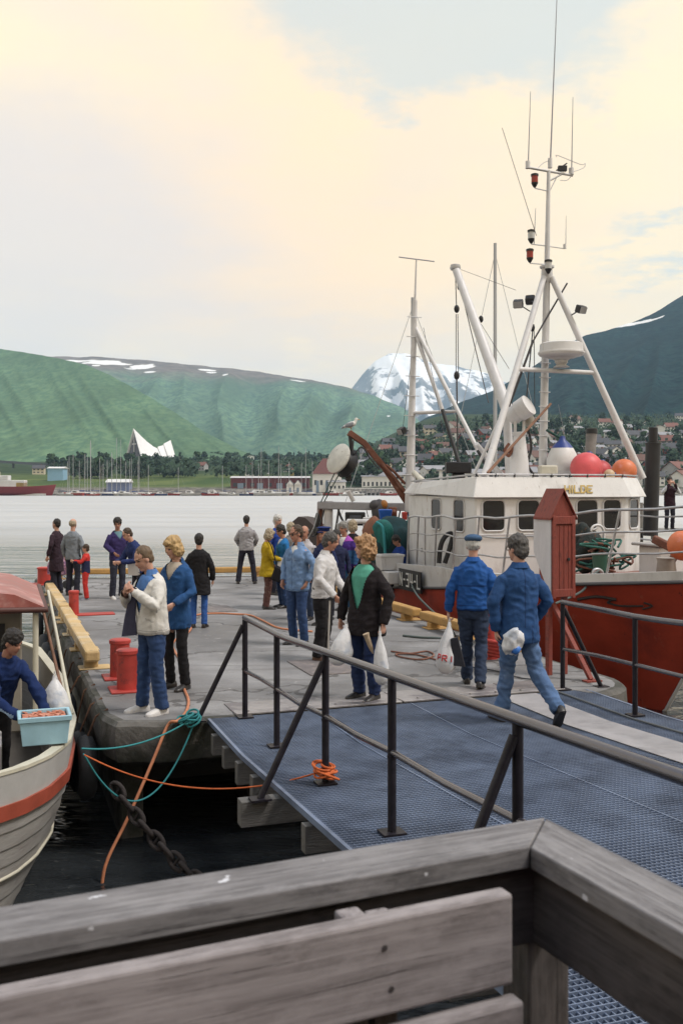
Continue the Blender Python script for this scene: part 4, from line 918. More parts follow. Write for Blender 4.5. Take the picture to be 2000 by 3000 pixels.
# crane with power block
cr = [PV(1190, 1470, 13.6), PV(1150, 1408, 13.7), PV(1122, 1366, 13.8), PV(1098, 1338, 13.85), PV(1066, 1298, 13.9), PV(1045, 1284, 13.9), PV(1022, 1268, 13.9)]
mb = MB()
for a, b_ in zip(cr, cr[1:]): mb.bar(a - (b_ - a) * .03, b_ + (b_ - a) * .03, .14, .15)
crane = mb.build('crane_arm', m_rst, boat, bevel=.01)
mb = MB(); mb.tube([PV(1185, 1440, 13.5), PV(1150, 1395, 13.6), PV(1116, 1358, 13.7)], .05, 10); mb.tube([PV(1187, 1418, 13.5), PV(1150, 1378, 13.6), PV(1130, 1362, 13.7)], .035, 10); mb.build('hydraulic_ram', m_rst, crane, smooth=60)
mb = MB(); mb.tube(curve([PV(1035, 1290, 13.8), PV(1035, 1330, 13.7), PV(1060, 1310, 13.7), PV(1085, 1345, 13.7), PV(1110, 1375, 13.6)]), .018, 6); mb.build('hydraulic_hose', m_blk, crane, smooth=60)
pole('block_hanger', PV(1025, 1275, 13.9), PV(1030, 1330, 13.9), .05, .05, m_blk, par=crane)
bc = PV(1003, 1350, 13.9); ax = V((-.75, -.62, .40)).normalized()
mb = MB(); mb.lathe([(.30, .10), (.40, .12), (.41, .17), (.34, .22), (.001, .23)], bc, ax, n=26); pb = mb.build('power_block_cheek', M('block_white', (.55, .54, .50), .6, .15, 4, .3, stain=((.25, .22, .2), 6, .6, .7)), crane, smooth=35)
mb = MB(); mb.lathe([(.001, -.24), (.36, -.22), (.40, -.16), (.30, -.06), (.27, 0), (.30, .10), (.36, .115)], bc, ax, n=26); mb.build('power_block_sheave', m_blk, crane, smooth=35)
mb = MB(); mb.box(bc + V((.15, .1, -.42)), (.16, .14, .2)); mb.build('power_block_motor', m_blk, crane, bevel=.03)
for a, b_ in (((985, 1375), (938, 1475)), ((995, 1385), (945, 1478))):
    pole('net_line', PV(*a, 13.9), PV(*b_, 14.2), .016, .016, M('line_green2', (.05, .09, .08), .8), 6, par=crane)
pole('stay_pipe', PV(1212, 1385, 13.0), PV(1262, 1432, 11), .07, .07, M('pipe_cream', (.6, .56, .47), .5)); pole('stay_pipe', PV(1020, 1438, 14), PV(1035, 1468, 14), .06, .06, m_bw2)

# foredeck: hatch, nets, bucket, ropes, anchor ------------------------------
hp = UV(10.6, 4.95, .74); mb = MB(); mb.box(hp + zup * .3, (.85, .62, .62), MU); ht = mb.build('hatch_box', m_bw, boat, bevel=.02)
mb = MB(); mb.box(hp + zup * .64, (1.08, .78, .05), MU); mb.build('hatch_lid', M('lid_grey', (.33, .31, .30), .7), ht, bevel=.015)
lump('net_heap', PV(1722, 1620, 6.3), (.32, .3, .40), M('net_heap_dark', (.022, .03, .03), .9, .5, 9, .9, 60, stain=((.09, .05, .03), 9, .55, .65)), .2, 4, 21)
lump('net_heap', PV(1700, 1580, 6.5), (.2, .25, .32), M('net_heap_dark', (.03, .03, .03)), .16, 5, 25)
random.seed(5); m_rg = M('rope_green', (.03, .12, .10), .9, .3, 10, .4, 60)
for k in range(16):
    a = PV(random.uniform(1705, 1850), random.uniform(1600, 1680), 5.9); pts = [a + V((random.uniform(-.35, .35), random.uniform(-.2, .2), random.uniform(-.05, .2))) for _ in range(5)]
    pts = [V((p.x, p.y, max(p.z, .74))) for p in pts]; mb = MB(); mb.tube(curve(pts, 4), .022, 6); mb.build('rope_coil', m_rg if k % 3 else m_rst, boat, smooth=60)
mb = MB(); c_ = PV(1756, 1672, 5.6); mb.lathe([(.12, 0), (.15, .3), (.16, .3), (.16, .33), (.14, .33), (.115, .03)], c_, n=16); mb.build('bucket', M('bucket_green', (.03, .10, .07), .5), boat, smooth=35)
mb = MB(); mb.tube(rr_path(PV(1748, 1585, 6.3), QU, zup, .30, .62, .14), .025, 8, closed=True); mb.build('winch_ring', m_bw2, boat, smooth=60)
mb = MB(); mb.tube(curve([PV(1735, 1690, 5.0), PV(1738, 1672, 5.0), PV(1750, 1668, 5.0), PV(1762, 1676, 5.0), PV(1764, 1690, 5.0)]), .03, 8); mb.build('fairlead', m_gal, boat, smooth=60)
mb = MB(); mb.bar(PV(1912, 1578, 4.2), PV(2020, 1632, 3.6), .10, .14); mb.bar(PV(1990, 1600, 3.8), PV(1940, 1690, 3.9), .1, .12); mb.build('anchor', m_rst, boat, bevel=.02)
mb = MB(); mb.lathe([(.16, 0), (.18, .05), (.15, .3), (.17, .36), (.05, .38)], UV(9.75, 3.9, .86), n=14); mb.build('windlass', M('windlass_grey', (.34, .31, .28), .7), boat, smooth=35)

# buoys and fender lying on the roof: things of their own ---------------------
def buoy(px, py, v, r, col, lab, name='buoy', nk=(.3, .5, .8)):
    c_ = PV(px, py, v); mt = M('buoy_' + col, {'pink': (.62, .09, .10), 'orange': (.60, .16, .06), 'cream': (.5, .35, .22)}[col], .5, .14, 4, .1, 20, stain=((.66, .26, .22), 3, .55, .75))
    t = thing(name, lab, 'buoy', c_ - V((0, 0, r)), 'inflatable buoys on the red boat'); mb = MB(); mb.ell(c_, (r, r, r * .98), n=24, k=16); mb.build('ball', mt, t, smooth=180)
    a = V(nk).normalized(); mb = MB(); mb.lathe([(r * .28, r * .93), (r * .2, r * 1.08), (r * .2, r * 1.2), (.001, r * 1.22)], c_, a, n=12); mb.build('neck', M('buoy_neck_blue', (.03, .05, .16), .5), t, smooth=40)
buoy(1716, 1371, 8.0, .34, 'pink', 'large pink ball buoy on the wheelhouse roof'); buoy(1758, 1380, 8.8, .25, 'pink', 'smaller pink ball buoy behind the large one on the roof')
buoy(1827, 1380, 8.1, .27, 'orange', 'orange ball buoy by the mast leg on the roof', nk=(-.2, -1, -.9)); buoy(1783, 1391, 7.6, .12, 'cream', 'small tan float between the pink and orange buoys', nk=(1, 0, .2))
buoy(2000, 1598, 3.4, .26, 'orange', 'orange ball buoy on the bow beside the rusty anchor')
c_ = PV(1646, 1395, 8.8); t = thing('fender', 'white cone fender with blue top on the wheelhouse roof', 'fender', c_, None)
mb = MB(); mb.lathe([(.001, 0), (.24, .02), (.34, .15), (.35, .32), (.30, .50), (.235, .62)], c_, n=24); mb.build('body', m_bw, t, smooth=50)
mb = MB(); mb.lathe([(.236, .62), (.16, .72), (.07, .80), (.05, .88), (.001, .89)], c_, n=24); mb.build('blue_cap', M('fender_blue', (.02, .045, .22), .45), t, smooth=50)
# ================================================================== people
JOBS = []
def remesh_job(mb, name, mats, parent, voxel, smooth_n=4, post=None):
    me = bpy.data.meshes.new(name); me.from_pydata(mb.v, [], mb.f)
    o = bpy.data.objects.new('tmp', me); C.objects.link(o)
    r = o.modifiers.new('r', 'REMESH'); r.mode = 'VOXEL'; r.voxel_size = voxel; r.use_smooth_shade = True
    if smooth_n:
        s = o.modifiers.new('s', 'SMOOTH'); s.factor = .5; s.iterations = smooth_n
    JOBS.append((o, name, mats, parent, post))
def run_jobs():
    dg = bpy.context.evaluated_depsgraph_get(); done = []
    for o, name, mats, parent, post in JOBS:
        me = bpy.data.meshes.new_from_object(o.evaluated_get(dg)); done.append((o, me))
    for (o, me), (_, name, mats, parent, post) in zip(done, list(JOBS)):
        me.name = name; me.materials.clear()
        for m in (mats if isinstance(mats, (list, tuple)) else [mats]): me.materials.append(m)
        if post: post(me)
        me.polygons.foreach_set('use_smooth', [True] * len(me.polygons))
        n = bpy.data.objects.new(name, me); C.objects.link(n)
        if parent is not None: n.parent = parent
        old = o.data; bpy.data.objects.remove(o); bpy.data.meshes.remove(old)
    JOBS.clear()
def wrinkle(amp, fx=10.0, fz=13.0, seed=0.0):
    def f(me):
        bm = bmesh.new(); bm.from_mesh(me); bm.normal_update()
        for v in bm.verts:
            c_ = v.co; a = noise.noise(V((c_.x * fx + seed + c_.z * 4, c_.y * fx, c_.z * fz - c_.x * 5))); b_ = noise.noise(V((c_.x * fx * .45 + c_.z * 7, c_.y * fx * .45 + seed, c_.z * fz * .35))); e_ = noise.noise(V((c_.x * 26 + seed, c_.y * 26 + c_.z * 9, c_.z * 15)))
            v.co = c_ + v.normal * amp * ((.42 - abs(a)) * 1.6 + b_ * 1.2 + (.3 - abs(e_)) * .35)
        bm.to_mesh(me); bm.free()
    return f
def chain(f, *fs):
    def g(me):
        for q in (f,) + fs:
            if q: q(me)
    return g
def cut(test):
    def f(me):
        bm = bmesh.new(); bm.from_mesh(me); bm.normal_update()
        d = [x for x in bm.faces if test(x.calc_center_median(), x.normal)]
        bmesh.ops.delete(bm, geom=d, context='FACES'); bm.to_mesh(me); bm.free()
    return f
def paint(test):
    def f(me):
        for p in me.polygons:
            k = test(p.center, p.normal)
            if k: p.material_index = k
    return f
def ring(c_, rx, ry, Mx=None, n=18, sq=1.0):
    out = []
    for k in range(n):
        t = 2 * math.pi * k / n; x = math.cos(t); y = math.sin(t)
        if sq != 1: x = math.copysign(abs(x) ** sq, x); y = math.copysign(abs(y) ** sq, y)
        p = V((x * rx, y * ry, 0)); out.append(V(c_) + (Mx @ p if Mx else p))
    return out
def hand(mb, w, d, nrm_, curl=.5, thumb=1):
    d = V(d).normalized(); nn = V(nrm_); nn = (nn - d * nn.dot(d)).normalized(); s = d.cross(nn) * thumb
    mb.ell(w + d * .045, (.038, .018, .055), Matrix((s, nn, d)).transposed(), 10, 8)
    for i, L in enumerate((.070, .080, .076, .058)):
        b_ = w + d * .080 + s * (.031 - .021 * i); a1 = curl * 1.0; a2 = curl * 2.1; d1 = d * math.cos(a1) + nn * math.sin(a1); d2 = d * math.cos(a2) + nn * math.sin(a2)
        m_ = b_ + d1 * L * .5; mb.tube([b_ - d * .02, b_, m_, m_ + d2 * L * .5], [.0095, .0095, .0085, .0070], 6)
    b_ = w + d * .025 + s * .034; d1 = (d * .75 + s * .6 + nn * .35).normalized(); d2 = (d * .9 + s * .15 + nn * .5).normalized()
    mb.tube([b_ - s * .015, b_ + d1 * .035, b_ + d1 * .035 + d2 * .032], [.013, .0105, .0085], 6)
SKIN = M('skin_fair', (.52, .29, .215), .55, .12, 12, .08, 60, stain=((.50, .21, .16), 14, .56, .72)); SKIN2 = M('skin_tanned', (.40, .20, .14), .55, .12, 12, .08, 60, stain=((.40, .15, .11), 14, .56, .72))
M_EYE = M('eye_dark', (.03, .022, .02), .3, .1); M_LIP = M('lip', (.36, .13, .11), .5, .1)
def cloth(name, col, var=.16, scale=9, rough=.85, stain=None, bump=.25): return M('cloth_' + name, col, rough, var, scale, bump, 120, sheen=.01, stain=stain, spec=.25)
def hairm(name, col): return M('hair_' + name, col, .6, .35, 20, .5, 90, stretch=(2, 2, .5))
PEOPLE_GROUP = 'people on the quay'
def person(label, loc, yaw, H=1.75, skin=SKIN, hair=('short', 'brown'), top=None, trousers=None, shoes=None, lean=0.0, head=(0, 0), armL=None, armR=None, legL=None, legR=None,
           handL=None, handR=None, bulk=1.0, vox=.009, feet=(0.0, 0.0), seat=False, extra=None, group=PEOPLE_GROUP, female=False, shoe_h=0):
    """front is local -Y; the person's left is +X. Everything in metres for a 1.75 m figure, scaled by H."""
    k = H / 1.75; root = thing('person', label, 'person', loc, group); root.rotation_euler = (0, 0, R(yaw)); root.scale = (k, k, k); ORG[root.name] = V((0, 0, 0))
    sh = .165 if female else .185
    hipz = .93
    hip = V((0, 0, hipz)); TL = Matrix.Rotation(lean, 3, 'X')
    def U(p): return hip + TL @ (V(p) - hip)
    HP, HYw = head; RH = Matrix.Rotation(R(HYw), 3, 'Z') @ Matrix.Rotation(lean * .5 + R(HP), 3, 'X')
    nb = U((0, .01, 1.45)); hc = nb + TL @ V((0, -.012, .07)) + RH @ V((0, -.008, .105))
    def Hd(p): return hc + RH @ (V(p) * .96)
    shL, shR = U((sh - .018, .005, 1.338)), U((-sh + .018, .005, 1.338))
    eL, wL = [V(x) for x in (armL or ((.25, .03, 1.13), (.25, -.06, .885)))]; eR, wR = [V(x) for x in (armR or ((-.25, .03, 1.13), (-.25, -.06, .885)))]
    if not armL: eL, wL = U(eL), U(wL)
    if not armR: eR, wR = U(eR), U(wR)
    kL, aL = [V(x) for x in (legL or ((.10, -.025, .50), (.105, .03, .085)))]; kR, aR = [V(x) for x in (legR or ((-.10, -.025, .50), (-.105, .03, .085)))]
    hL, hR = V((.085, 0, .90)), V((-.085, 0, .90))
    # body: one continuous surface
    mb = MB()
    mb.loft([ring((0, 0, .86), .12, .085), ring((0, 0, .95), .14, .095)] + [ring(U(c_), rx, ry, TL) for c_, rx, ry in (((0, 0, 1.08), .125, .085), ((0, 0, 1.25), .145, .10), ((0, .005, 1.34), .135, .08), ((0, .01, 1.41), .085, .06))])
    mb.tube([nb - TL @ V((0, 0, .06)), nb, Hd((0, .018, -.07)), Hd((0, .02, .0))], [.065, .054, .052, .05], 12)
    mb.ell(Hd((0, .014, .030)), (.074, .094, .096), RH, 16, 12); mb.ell(Hd((0, -.018, -.03)), (.060, .072, .082), RH, 14, 10); mb.ell(Hd((0, -.058, -.092)), (.032, .028, .024), RH, 10, 6)
    mb.ell(Hd((0, -.092, -.014)), (.0125, .020, .022), RH, 8, 6); mb.tube([Hd((0, -.078, .025)), Hd((0, -.092, .0)), Hd((0, -.104, -.018))], [.008, .010, .012], 6)
    mb.tube([Hd((-.045, -.068, .036)), Hd((0, -.082, .033)), Hd((.045, -.068, .036))], .013, 6); mb.tube([Hd((-.02, -.082, -.055)), Hd((0, -.088, -.054)), Hd((.02, -.082, -.055))], .010, 6)
    for s in (-1, 1): mb.ell(Hd((s * .076, .008, -.008)), (.010, .022, .032), RH, 8, 6)
    for sp_, e, w, hh, th in ((shL, eL, wL, handL, 1), (shR, eR, wR, handR, -1)):
        mb.tube([sp_.lerp(nb, .3), sp_, sp_.lerp(e, .5), e, e.lerp(w, .4), w], [.038, .043, .040, .034, .032, .026], 10)
        dirn, pn, cu = hh or (w - e, V((-th * 1.0, -.15, .0)), .35)
        hand(mb, w, dirn, pn, cu, th)
    for h_, kk, a in ((hL, kL, aL), (hR, kR, aR)):
        mb.tube([h_, h_.lerp(kk, .5), kk, kk.lerp(a, .4), a], [.085, .070, .052, .048, .032], 10)
        mb.ell(a + V((0, -.035, -.055)), (.026, .07, .018), None, 8, 6)
    inv = RH.inverted()
    def face(c_, n_):
        p = inv @ (c_ - hc) / .96
        if p.z < -.13 or p.z > .1 or p.y > -.045: return 0
        for s in (-1, 1):
            if (p.x - s * .031) ** 2 / .00026 + (p.z - .012) ** 2 / .00007 < 1: return 1
            if abs(p.x - s * .033) < .021 and .030 < p.z < .041: return 2
        if abs(p.x) < .024 and abs(p.z + .056) < .0075: return 3
        return 0
    hcol = hair[1]; HM = hairm(hcol, {'brown': (.055, .033, .02), 'dark': (.018, .014, .013), 'grey': (.22, .21, .20), 'white': (.50, .49, .47), 'blond': (.44, .29, .13), 'ginger': (.36, .205, .10), 'greydark': (.075, .068, .065), 'fairgrey': (.33, .27, .19), 'light': (.13, .085, .05)}[hcol])
    remesh_job(mb, 'body', [skin, M_EYE, HM, M_LIP], root, vox, 2, paint(face))
    # hair
    st = hair[0]
    if st != 'bald' and st != 'none':
        mb = MB(); mb.ell(Hd((0, .030, .043)), (.083, .094, .097), RH, 16, 12)
        if st == 'short': mb.ell(Hd((0, .055, -.01)), (.072, .062, .075), RH, 14, 10)
        if st == 'thin': mb = MB(); mb.ell(Hd((0, .045, .02)), (.083, .078, .08), RH, 16, 12)
        if st == 'bob':
            mb.ell(Hd((0, .022, .045)), (.092, .102, .102), RH, 16, 12); mb.ell(Hd((0, .045, -.035)), (.098, .075, .105), RH, 16, 12); mb.ell(Hd((.075, .0, -.02)), (.032, .06, .09), RH); mb.ell(Hd((-.075, .0, -.02)), (.032, .06, .09), RH); mb.ell(Hd((0, -.055, .085)), (.07, .045, .035), RH)
        if st == 'wavy':
            mb.ell(Hd((0, .025, .05)), (.102, .108, .106), RH, 16, 12); mb.ell(Hd((0, .06, -.04)), (.106, .078, .105), RH, 16, 12); mb.ell(Hd((.085, .01, -.03)), (.04, .065, .1), RH); mb.ell(Hd((-.085, .01, -.03)), (.04, .065, .1), RH); mb.ell(Hd((0, -.06, .09)), (.08, .05, .04), RH)
        if st == 'full': mb.ell(Hd((0, .02, .05)), (.092, .10, .098), RH, 16, 12); mb.ell(Hd((0, .055, -.02)), (.080, .068, .085), RH, 14, 10)
        if st == 'crop': mb.ell(Hd((0, .05, -.005)), (.078, .066, .085), RH, 14, 10); mb.ell(Hd((0, .02, .046)), (.086, .096, .096), RH, 16, 12)
        amp = {'wavy': .020, 'bob': .012, 'full': .012}.get(st, .008)
        def strands(me, amp=amp):
            bm = bmesh.new(); bm.from_mesh(me); bm.normal_update()
            for v in bm.verts: v.co = v.co + v.normal * amp * (noise.noise(v.co * 34) + .6 * noise.noise(V((v.co.x * 70, v.co.y * 70, v.co.z * 22))))
            bm.to_mesh(me); bm.free()
        remesh_job(mb, 'hair', HM, root, .0085, 2, strands)
    # clothes
    t = dict(col=cloth('plain', (.3, .3, .3)), hem=.88, flare=0.0, thick=1.0, amp=.010, open=None, under=None, collar=None, sl=.0)
    t.update(top or {}); q = (t['thick'] * .62 + .35) * bulk; fl = t['flare']; hem = t['hem']
    mb = MB(); rg = []
    lowers = [(hem, .178 + fl, .128 + fl * .8), (hem + .05, .180 + fl * .85, .130 + fl * .7)]
    if hem < .80: lowers.append((.90, .176 + fl * .4, .130 + fl * .3))
    for z, rx, ry in lowers: rg.append(ring((0, 0, z) if z < .93 else U((0, 0, z)), rx * q, ry * q, None if z < .93 else TL, sq=.85))
    for z, rx, ry, y in ((1.02, .172, .125, 0), (1.16, .172, .126, -.004), (1.28, .178, .132, -.004), (1.35, .172, .120, .004), (1.405, .142, .096, .01), (1.435, .105, .080, .012), (1.462, .078, .070, .012)):
        rg.append(ring(U((0, y, z)), rx * q * (.94 if female and z < 1.1 else 1), ry * q, TL, sq=.85))
    mb.loft(rg)
    for sp_, e, w in ((shL, eL, wL), (shR, eR, wR)):
        we = w.lerp(e, t['sl'] + .02)
        mb.tube([sp_.lerp(nb, .42) - V((0, 0, .045)), sp_, sp_.lerp(e, .5), e, e.lerp(we, .6), we], [.056 * q, .061 * q, .057 * q, .053 * q, .049 * q, .042 * q], 12)
    if t.get('collar_roll'): mb.tube([nb + TL @ V((math.cos(a / 10 * 2 * math.pi) * .068, math.sin(a / 10 * 2 * math.pi) * .062 - .005, .025 + .012 * math.sin(a / 10 * 2 * math.pi))) for a in range(10)], .018, 8, closed=True)
    post = wrinkle(t['amp'], seed=loc[0] * 3.1 + loc[1])
    if t['open']:
        vw, vb = t['open']      # half width at the neck, bottom of the opening
        iT = TL.inverted()
        def vee(c_, n_):
            p = iT @ (c_ - hip) + hip
            return p.y < -.01 and abs(p.x) < vw * max(0, (p.z - vb) / (1.44 - vb)) ** .9 and p.z > vb and (iT @ n_).y < .2
        post = chain(post, cut(vee))
        mb2 = MB(); mb2.loft([ring(U((0, 0, z)), rx * q, ry * q, TL) for z, rx, ry in ((max(vb - .1, .9), .150, .112), (1.05, .152, .114), (1.2, .158, .118), (1.32, .158, .116), (1.40, .125, .088), (1.45, .068, .062))])
        remesh_job(mb2, 'shirt', t['under'], root, .012, 3, wrinkle(.003))
    mats = [t['col']] + list(t.get('mats', []))
    if t.get('paint'):
        pf = t['paint']; iT2 = TL.inverted(); post = chain(post, paint(lambda c_, n_: pf(iT2 @ (c_ - hip) + hip, iT2 @ n_)))
    remesh_job(mb, t.get('name', 'jacket'), mats, root, t.get('vox', .012), 3, post)
    if t['collar']:
        mb = MB(); ang = [R(-90 + 28 + (304) * a / 12) for a in range(13)]
        lo = [nb + TL @ V((math.cos(a) * .075, math.sin(a) * .070 + .006, .005)) for a in ang]; hi = [nb + TL @ V((math.cos(a) * .066, math.sin(a) * .062 + .006, .055)) for a in ang]
        out_ = [nb + TL @ V((math.cos(a) * .100, math.sin(a) * .092 + .002, .004 - .02 * (math.sin(a) < -.3))) for a in ang]
        for i in range(12): mb.add([lo[i], lo[i + 1], hi[i + 1], hi[i], out_[i], out_[i + 1]], [(0, 1, 2, 3), (3, 2, 5, 4), (4, 5, 1, 0)])
        mb.build('collar', t['collar'], root, smooth=60)
    # trousers
    tr = dict(col=cloth('jeans', (.035, .07, .17)), r=1.0, amp=.008); tr.update(trousers or {}); qq = tr['r'] * (.5 + .5 * bulk)
    mb = MB(); mb.loft([ring((0, 0, z), rx * qq, ry * qq, sq=.9) for z, rx, ry in ((.80, .14, .10), (.86, .162, .112), (.94, .160, .112), (1.0, .148, .105), (1.03, .14, .10))])
    for h_, kk, a in ((hL, kL, aL), (hR, kR, aR)):
        cuff = a.lerp(kk, -.06 if not seat else 0); mb.tube([h_ + V((0, 0, .03)), h_.lerp(kk, .45), kk, kk.lerp(a, .5), cuff], [.096 * qq, .086 * qq, .070 * qq, .066 * qq, .066 * qq], 12)
    remesh_job(mb, 'trousers', tr['col'], root, .012, 3, wrinkle(tr['amp'], 9, 17, seed=loc[0]))
    # shoes
    for a, pit in ((aL, feet[0]), (aR, feet[1])):
        FM = Matrix.Rotation(R(pit), 3, 'X'); out = (1 if a.x > 0 else -1) * .12; FZ = Matrix.Rotation(out, 3, 'Z'); mb = MB(); rg = []
        for y, w, h in ((.075, .022, .05), (.065, .034, .075), (.02, .038, .085), (-.05, .040, .075), (-.11, .046, .058), (-.16, .044, .045), (-.19, .030, .036), (-.205, .012, .026)):
            rg.append([a + FM @ (FZ @ V((w * x, y, -.085 + h * z))) for x, z in ((-1, 0), (1, 0), (1.0, .45), (.72, .85), (.25, 1), (-.25, 1), (-.72, .85), (-1.0, .45))])
        mb.loft(rg); mb.build('shoe', shoes or M('shoe_black', (.018, .015, .015), .4, .2), root, smooth=50)
    if extra: extra(root, Hd, U, wL, wR)
    return root
def glasses(mat):
    def f(root, Hd, U, wL, wR):
        mb = MB()
        for s in (-1, 1): mb.tube([Hd((s * .034 + .024 * math.cos(a / 8 * 2 * math.pi), -.094 + .012 * abs(math.cos(a / 8 * 2 * math.pi)), .010 + .018 * math.sin(a / 8 * 2 * math.pi))) for a in range(8)], .004, 5, closed=True); mb.tube([Hd((s * .058, -.085, .016)), Hd((s * .08, -.03, .014)), Hd((s * .082, .02, .006))], .0035, 5)
        mb.tube([Hd((-.012, -.098, .014)), Hd((.012, -.098, .014))], .004, 5); o = mb.build('glasses', M('frame_dark', (.03, .025, .025), .4), root)
        if mat:
            mb = MB()
            for s in (-1, 1): mb.add([Hd((s * .034 + .023 * math.cos(a / 8 * 2 * math.pi), -.096 + .012 * abs(math.cos(a / 8 * 2 * math.pi)), .010 + .018 * math.sin(a / 8 * 2 * math.pi))) for a in range(8)], [tuple(range(8))])
            mb.build('lens', mat, o)
    return f
def hat(kind, mat):
    def f(root, Hd, U, wL, wR):
        mb = MB(); c_ = Hd((0, .02, .075)); up = (Hd((0, .0, 1)) - Hd((0, 0, 0))).normalized(); fr = (Hd((0, -1, 0)) - Hd((0, 0, 0))).normalized(); sd_ = up.cross(fr); Mx = Matrix((sd_, -fr, up)).transposed()
        if kind == 'flat': mb.ell(c_ + up * .015, (.105, .125, .052), Mx, 16, 10); mb.ell(c_ + fr * .11 - up * .022, (.07, .05, .012), Mx, 12, 6)
        else: mb.ell(c_ + up * .012, (.096, .108, .05), Mx, 16, 10); mb.ell(c_ + up * .045, (.125, .135, .026), Mx, 16, 8); mb.ell(c_ + fr * .11 - up * .03, (.07, .05, .012), Mx, 12, 6)
        mb.build('cap', mat, root, smooth=60)
    return f

JEAN = cloth('jeans', (.028, .056, .14), stain=((.06, .105, .21), 7, .58, .7)); JEAN2 = cloth('jeans_dark', (.02, .035, .10)); BLK = cloth('black', (.012, .011, .013)); SLATE = cloth('slate', (.030, .045, .085)); DK = cloth('dark_trousers', (.022, .022, .034))
W_SH = M('shoe_white', (.60, .58, .57), .5, .1); BR_SH = M('shoe_brown', (.09, .04, .025), .5, .2); D_SH = M('shoe_black', (.018, .015, .015), .4, .2)
BLUE = cloth('blue_jacket', (.018, .088, .31), scale=6); WHITEJ = cloth('white_jacket', (.62, .60, .57), .1, 5)

# far left group
person('person in a long dark coat at the far quay corner', G(166, 1738), -110, 1.70, hair=('short', 'dark'), top=dict(col=cloth('plum_coat', (.035, .02, .03)), hem=.52, flare=.02, name='coat'), trousers=dict(col=DK), vox=.012)
person('bald person in a grey jacket standing beside the long dark coat', G(215, 1744), 165, 1.72, hair=('thin', 'fairgrey'), top=dict(col=cloth('grey_jacket', (.20, .22, .25)), hem=.82), trousers=dict(col=DK), vox=.012)
RN = cloth('child_red', (.48, .035, .03)); NV = cloth('child_navy', (.02, .025, .07))
person('child in red and navy jacket with red trousers behind the lone bollard', G(252, 1757), -75, 1.19, hair=('full', 'brown'), top=dict(col=NV, hem=.86, thick=1.12, mats=[RN], paint=lambda c_, n_: 1 if c_.z > 1.24 or abs(c_.x) > .23 else 0), trousers=dict(col=RN, r=1.1), shoes=M('shoe_grey', (.2, .2, .24), .6),
       armL=((.22, -.16, 1.2), (.12, -.36, 1.24)), armR=((-.22, -.16, 1.2), (-.12, -.36, 1.22)), vox=.012)
person('person in a purple and navy jacket with white shoes and dark trousers', G(345, 1754), 35, 1.77, hair=('full', 'dark'), skin=SKIN2, top=dict(col=cloth('purple_navy', (.035, .025, .10)), hem=.84, thick=1.08, open=(.10, 1.28), under=cloth('teal_shirt', (.12, .22, .26))), trousers=dict(col=cloth('charcoal', (.03, .032, .05))), shoes=W_SH,
       armL=((.25, -.05, 1.14), (.10, -.24, 1.05)), armR=((-.25, .02, 1.14), (-.16, -.20, 1.0)), head=(22, -25), vox=.012)
person('balding person in a navy jacket bending over a white paper', G(408, 1792), -50, 1.68, hair=('short', 'brown'), top=dict(col=cloth('navy_jacket', (.018, .03, .11)), hem=.80, thick=1.12), trousers=dict(col=DK), lean=.35, head=(20, -10), armL=((.26, -.24, 1.05), (.10, -.46, 1.03)), armR=((-.26, -.24, 1.05), (-.12, -.46, 1.02)), vox=.012)
# white jacket in front
def wj_extra(root, Hd, U, wL, wR):
    mb = MB(); a = U((-.12, -.17, .84)); b_ = U((-.06, -.125, 1.34))
    mb.loft([[U((-.115, -.15, 1.33)), U((-.05, -.135, 1.33)), U((-.05, -.128, 1.33)), U((-.115, -.143, 1.33))], [U((-.16, -.23, 1.02)), U((-.06, -.165, 1.02)), U((-.06, -.158, 1.02)), U((-.16, -.223, 1.02))], [U((-.18, -.27, .82)), U((-.055, -.165, .83)), U((-.055, -.158, .83)), U((-.18, -.263, .82))]])
    mb.build('jacket_flap', cloth('jacket_lining', (.06, .06, .10)), root, smooth=60)
person('person in an open white jacket and jeans with both hands raised to the mouth', G(447, 2087), -48, 1.80, hair=('short', 'light'), top=dict(col=WHITEJ, hem=.83, thick=1.13, amp=.009, mats=[cloth('white_seam', (.40, .385, .37))], paint=lambda c_, n_: 1 if c_.z < .865 and abs(c_.x) < .21 or .875 < c_.z < .884 and abs(c_.x) < .22 or abs(c_.z - 1.0 + .5 * (c_.x - .12)) < .006 and .09 < c_.x < .17 and c_.y < 0 else 0, open=(.15, 1.05), under=cloth('polo_blue', (.08, .18, .42)), collar=cloth('polo_blue', (.08, .18, .42)), vox=.010), trousers=dict(col=JEAN, r=1.0, amp=.010), shoes=W_SH,
       lean=.08, head=(26, -6), armL=((.29, -.12, 1.13), (.055, -.27, 1.30)), armR=((-.28, -.14, 1.12), (-.055, -.29, 1.28)), handL=((-.75, -.3, .6), (-.3, .9, .1), .9), handR=((.75, -.3, .6), (.3, .9, .1), .9), legL=((.11, -.02, .5), (.12, .04, .085)), legR=((-.11, -.03, .5), (-.13, -.04, .085)), bulk=1.06, vox=.0075, extra=wj_extra)
person('blond person in a blue jacket and black trousers behind the white jacket', G(517, 2018), -30, 1.84, hair=('bob', 'blond'), top=dict(col=cloth('royal_blue', (.018, .068, .19)), hem=.70, thick=1.05, open=(.11, 1.25), under=cloth('beige_shirt', (.42, .36, .30)), collar_roll=True), trousers=dict(col=BLK, r=.86), head=(22, -14), female=True, armL=((.25, -.02, 1.12), (.16, -.24, 1.0)), armR=((-.24, -.02, 1.12), (-.14, -.24, 1.0)), vox=.009)
person('dark-haired person in a black coat and jeans seen from behind', G(583, 1838), 178, 1.62, hair=('crop', 'dark'), top=dict(col=BLK, hem=.62, flare=.035, thick=1.1, name='coat'), trousers=dict(col=cloth('jeans_mid', (.03, .09, .30)), r=.85), head=(0, 10), female=True, vox=.010)
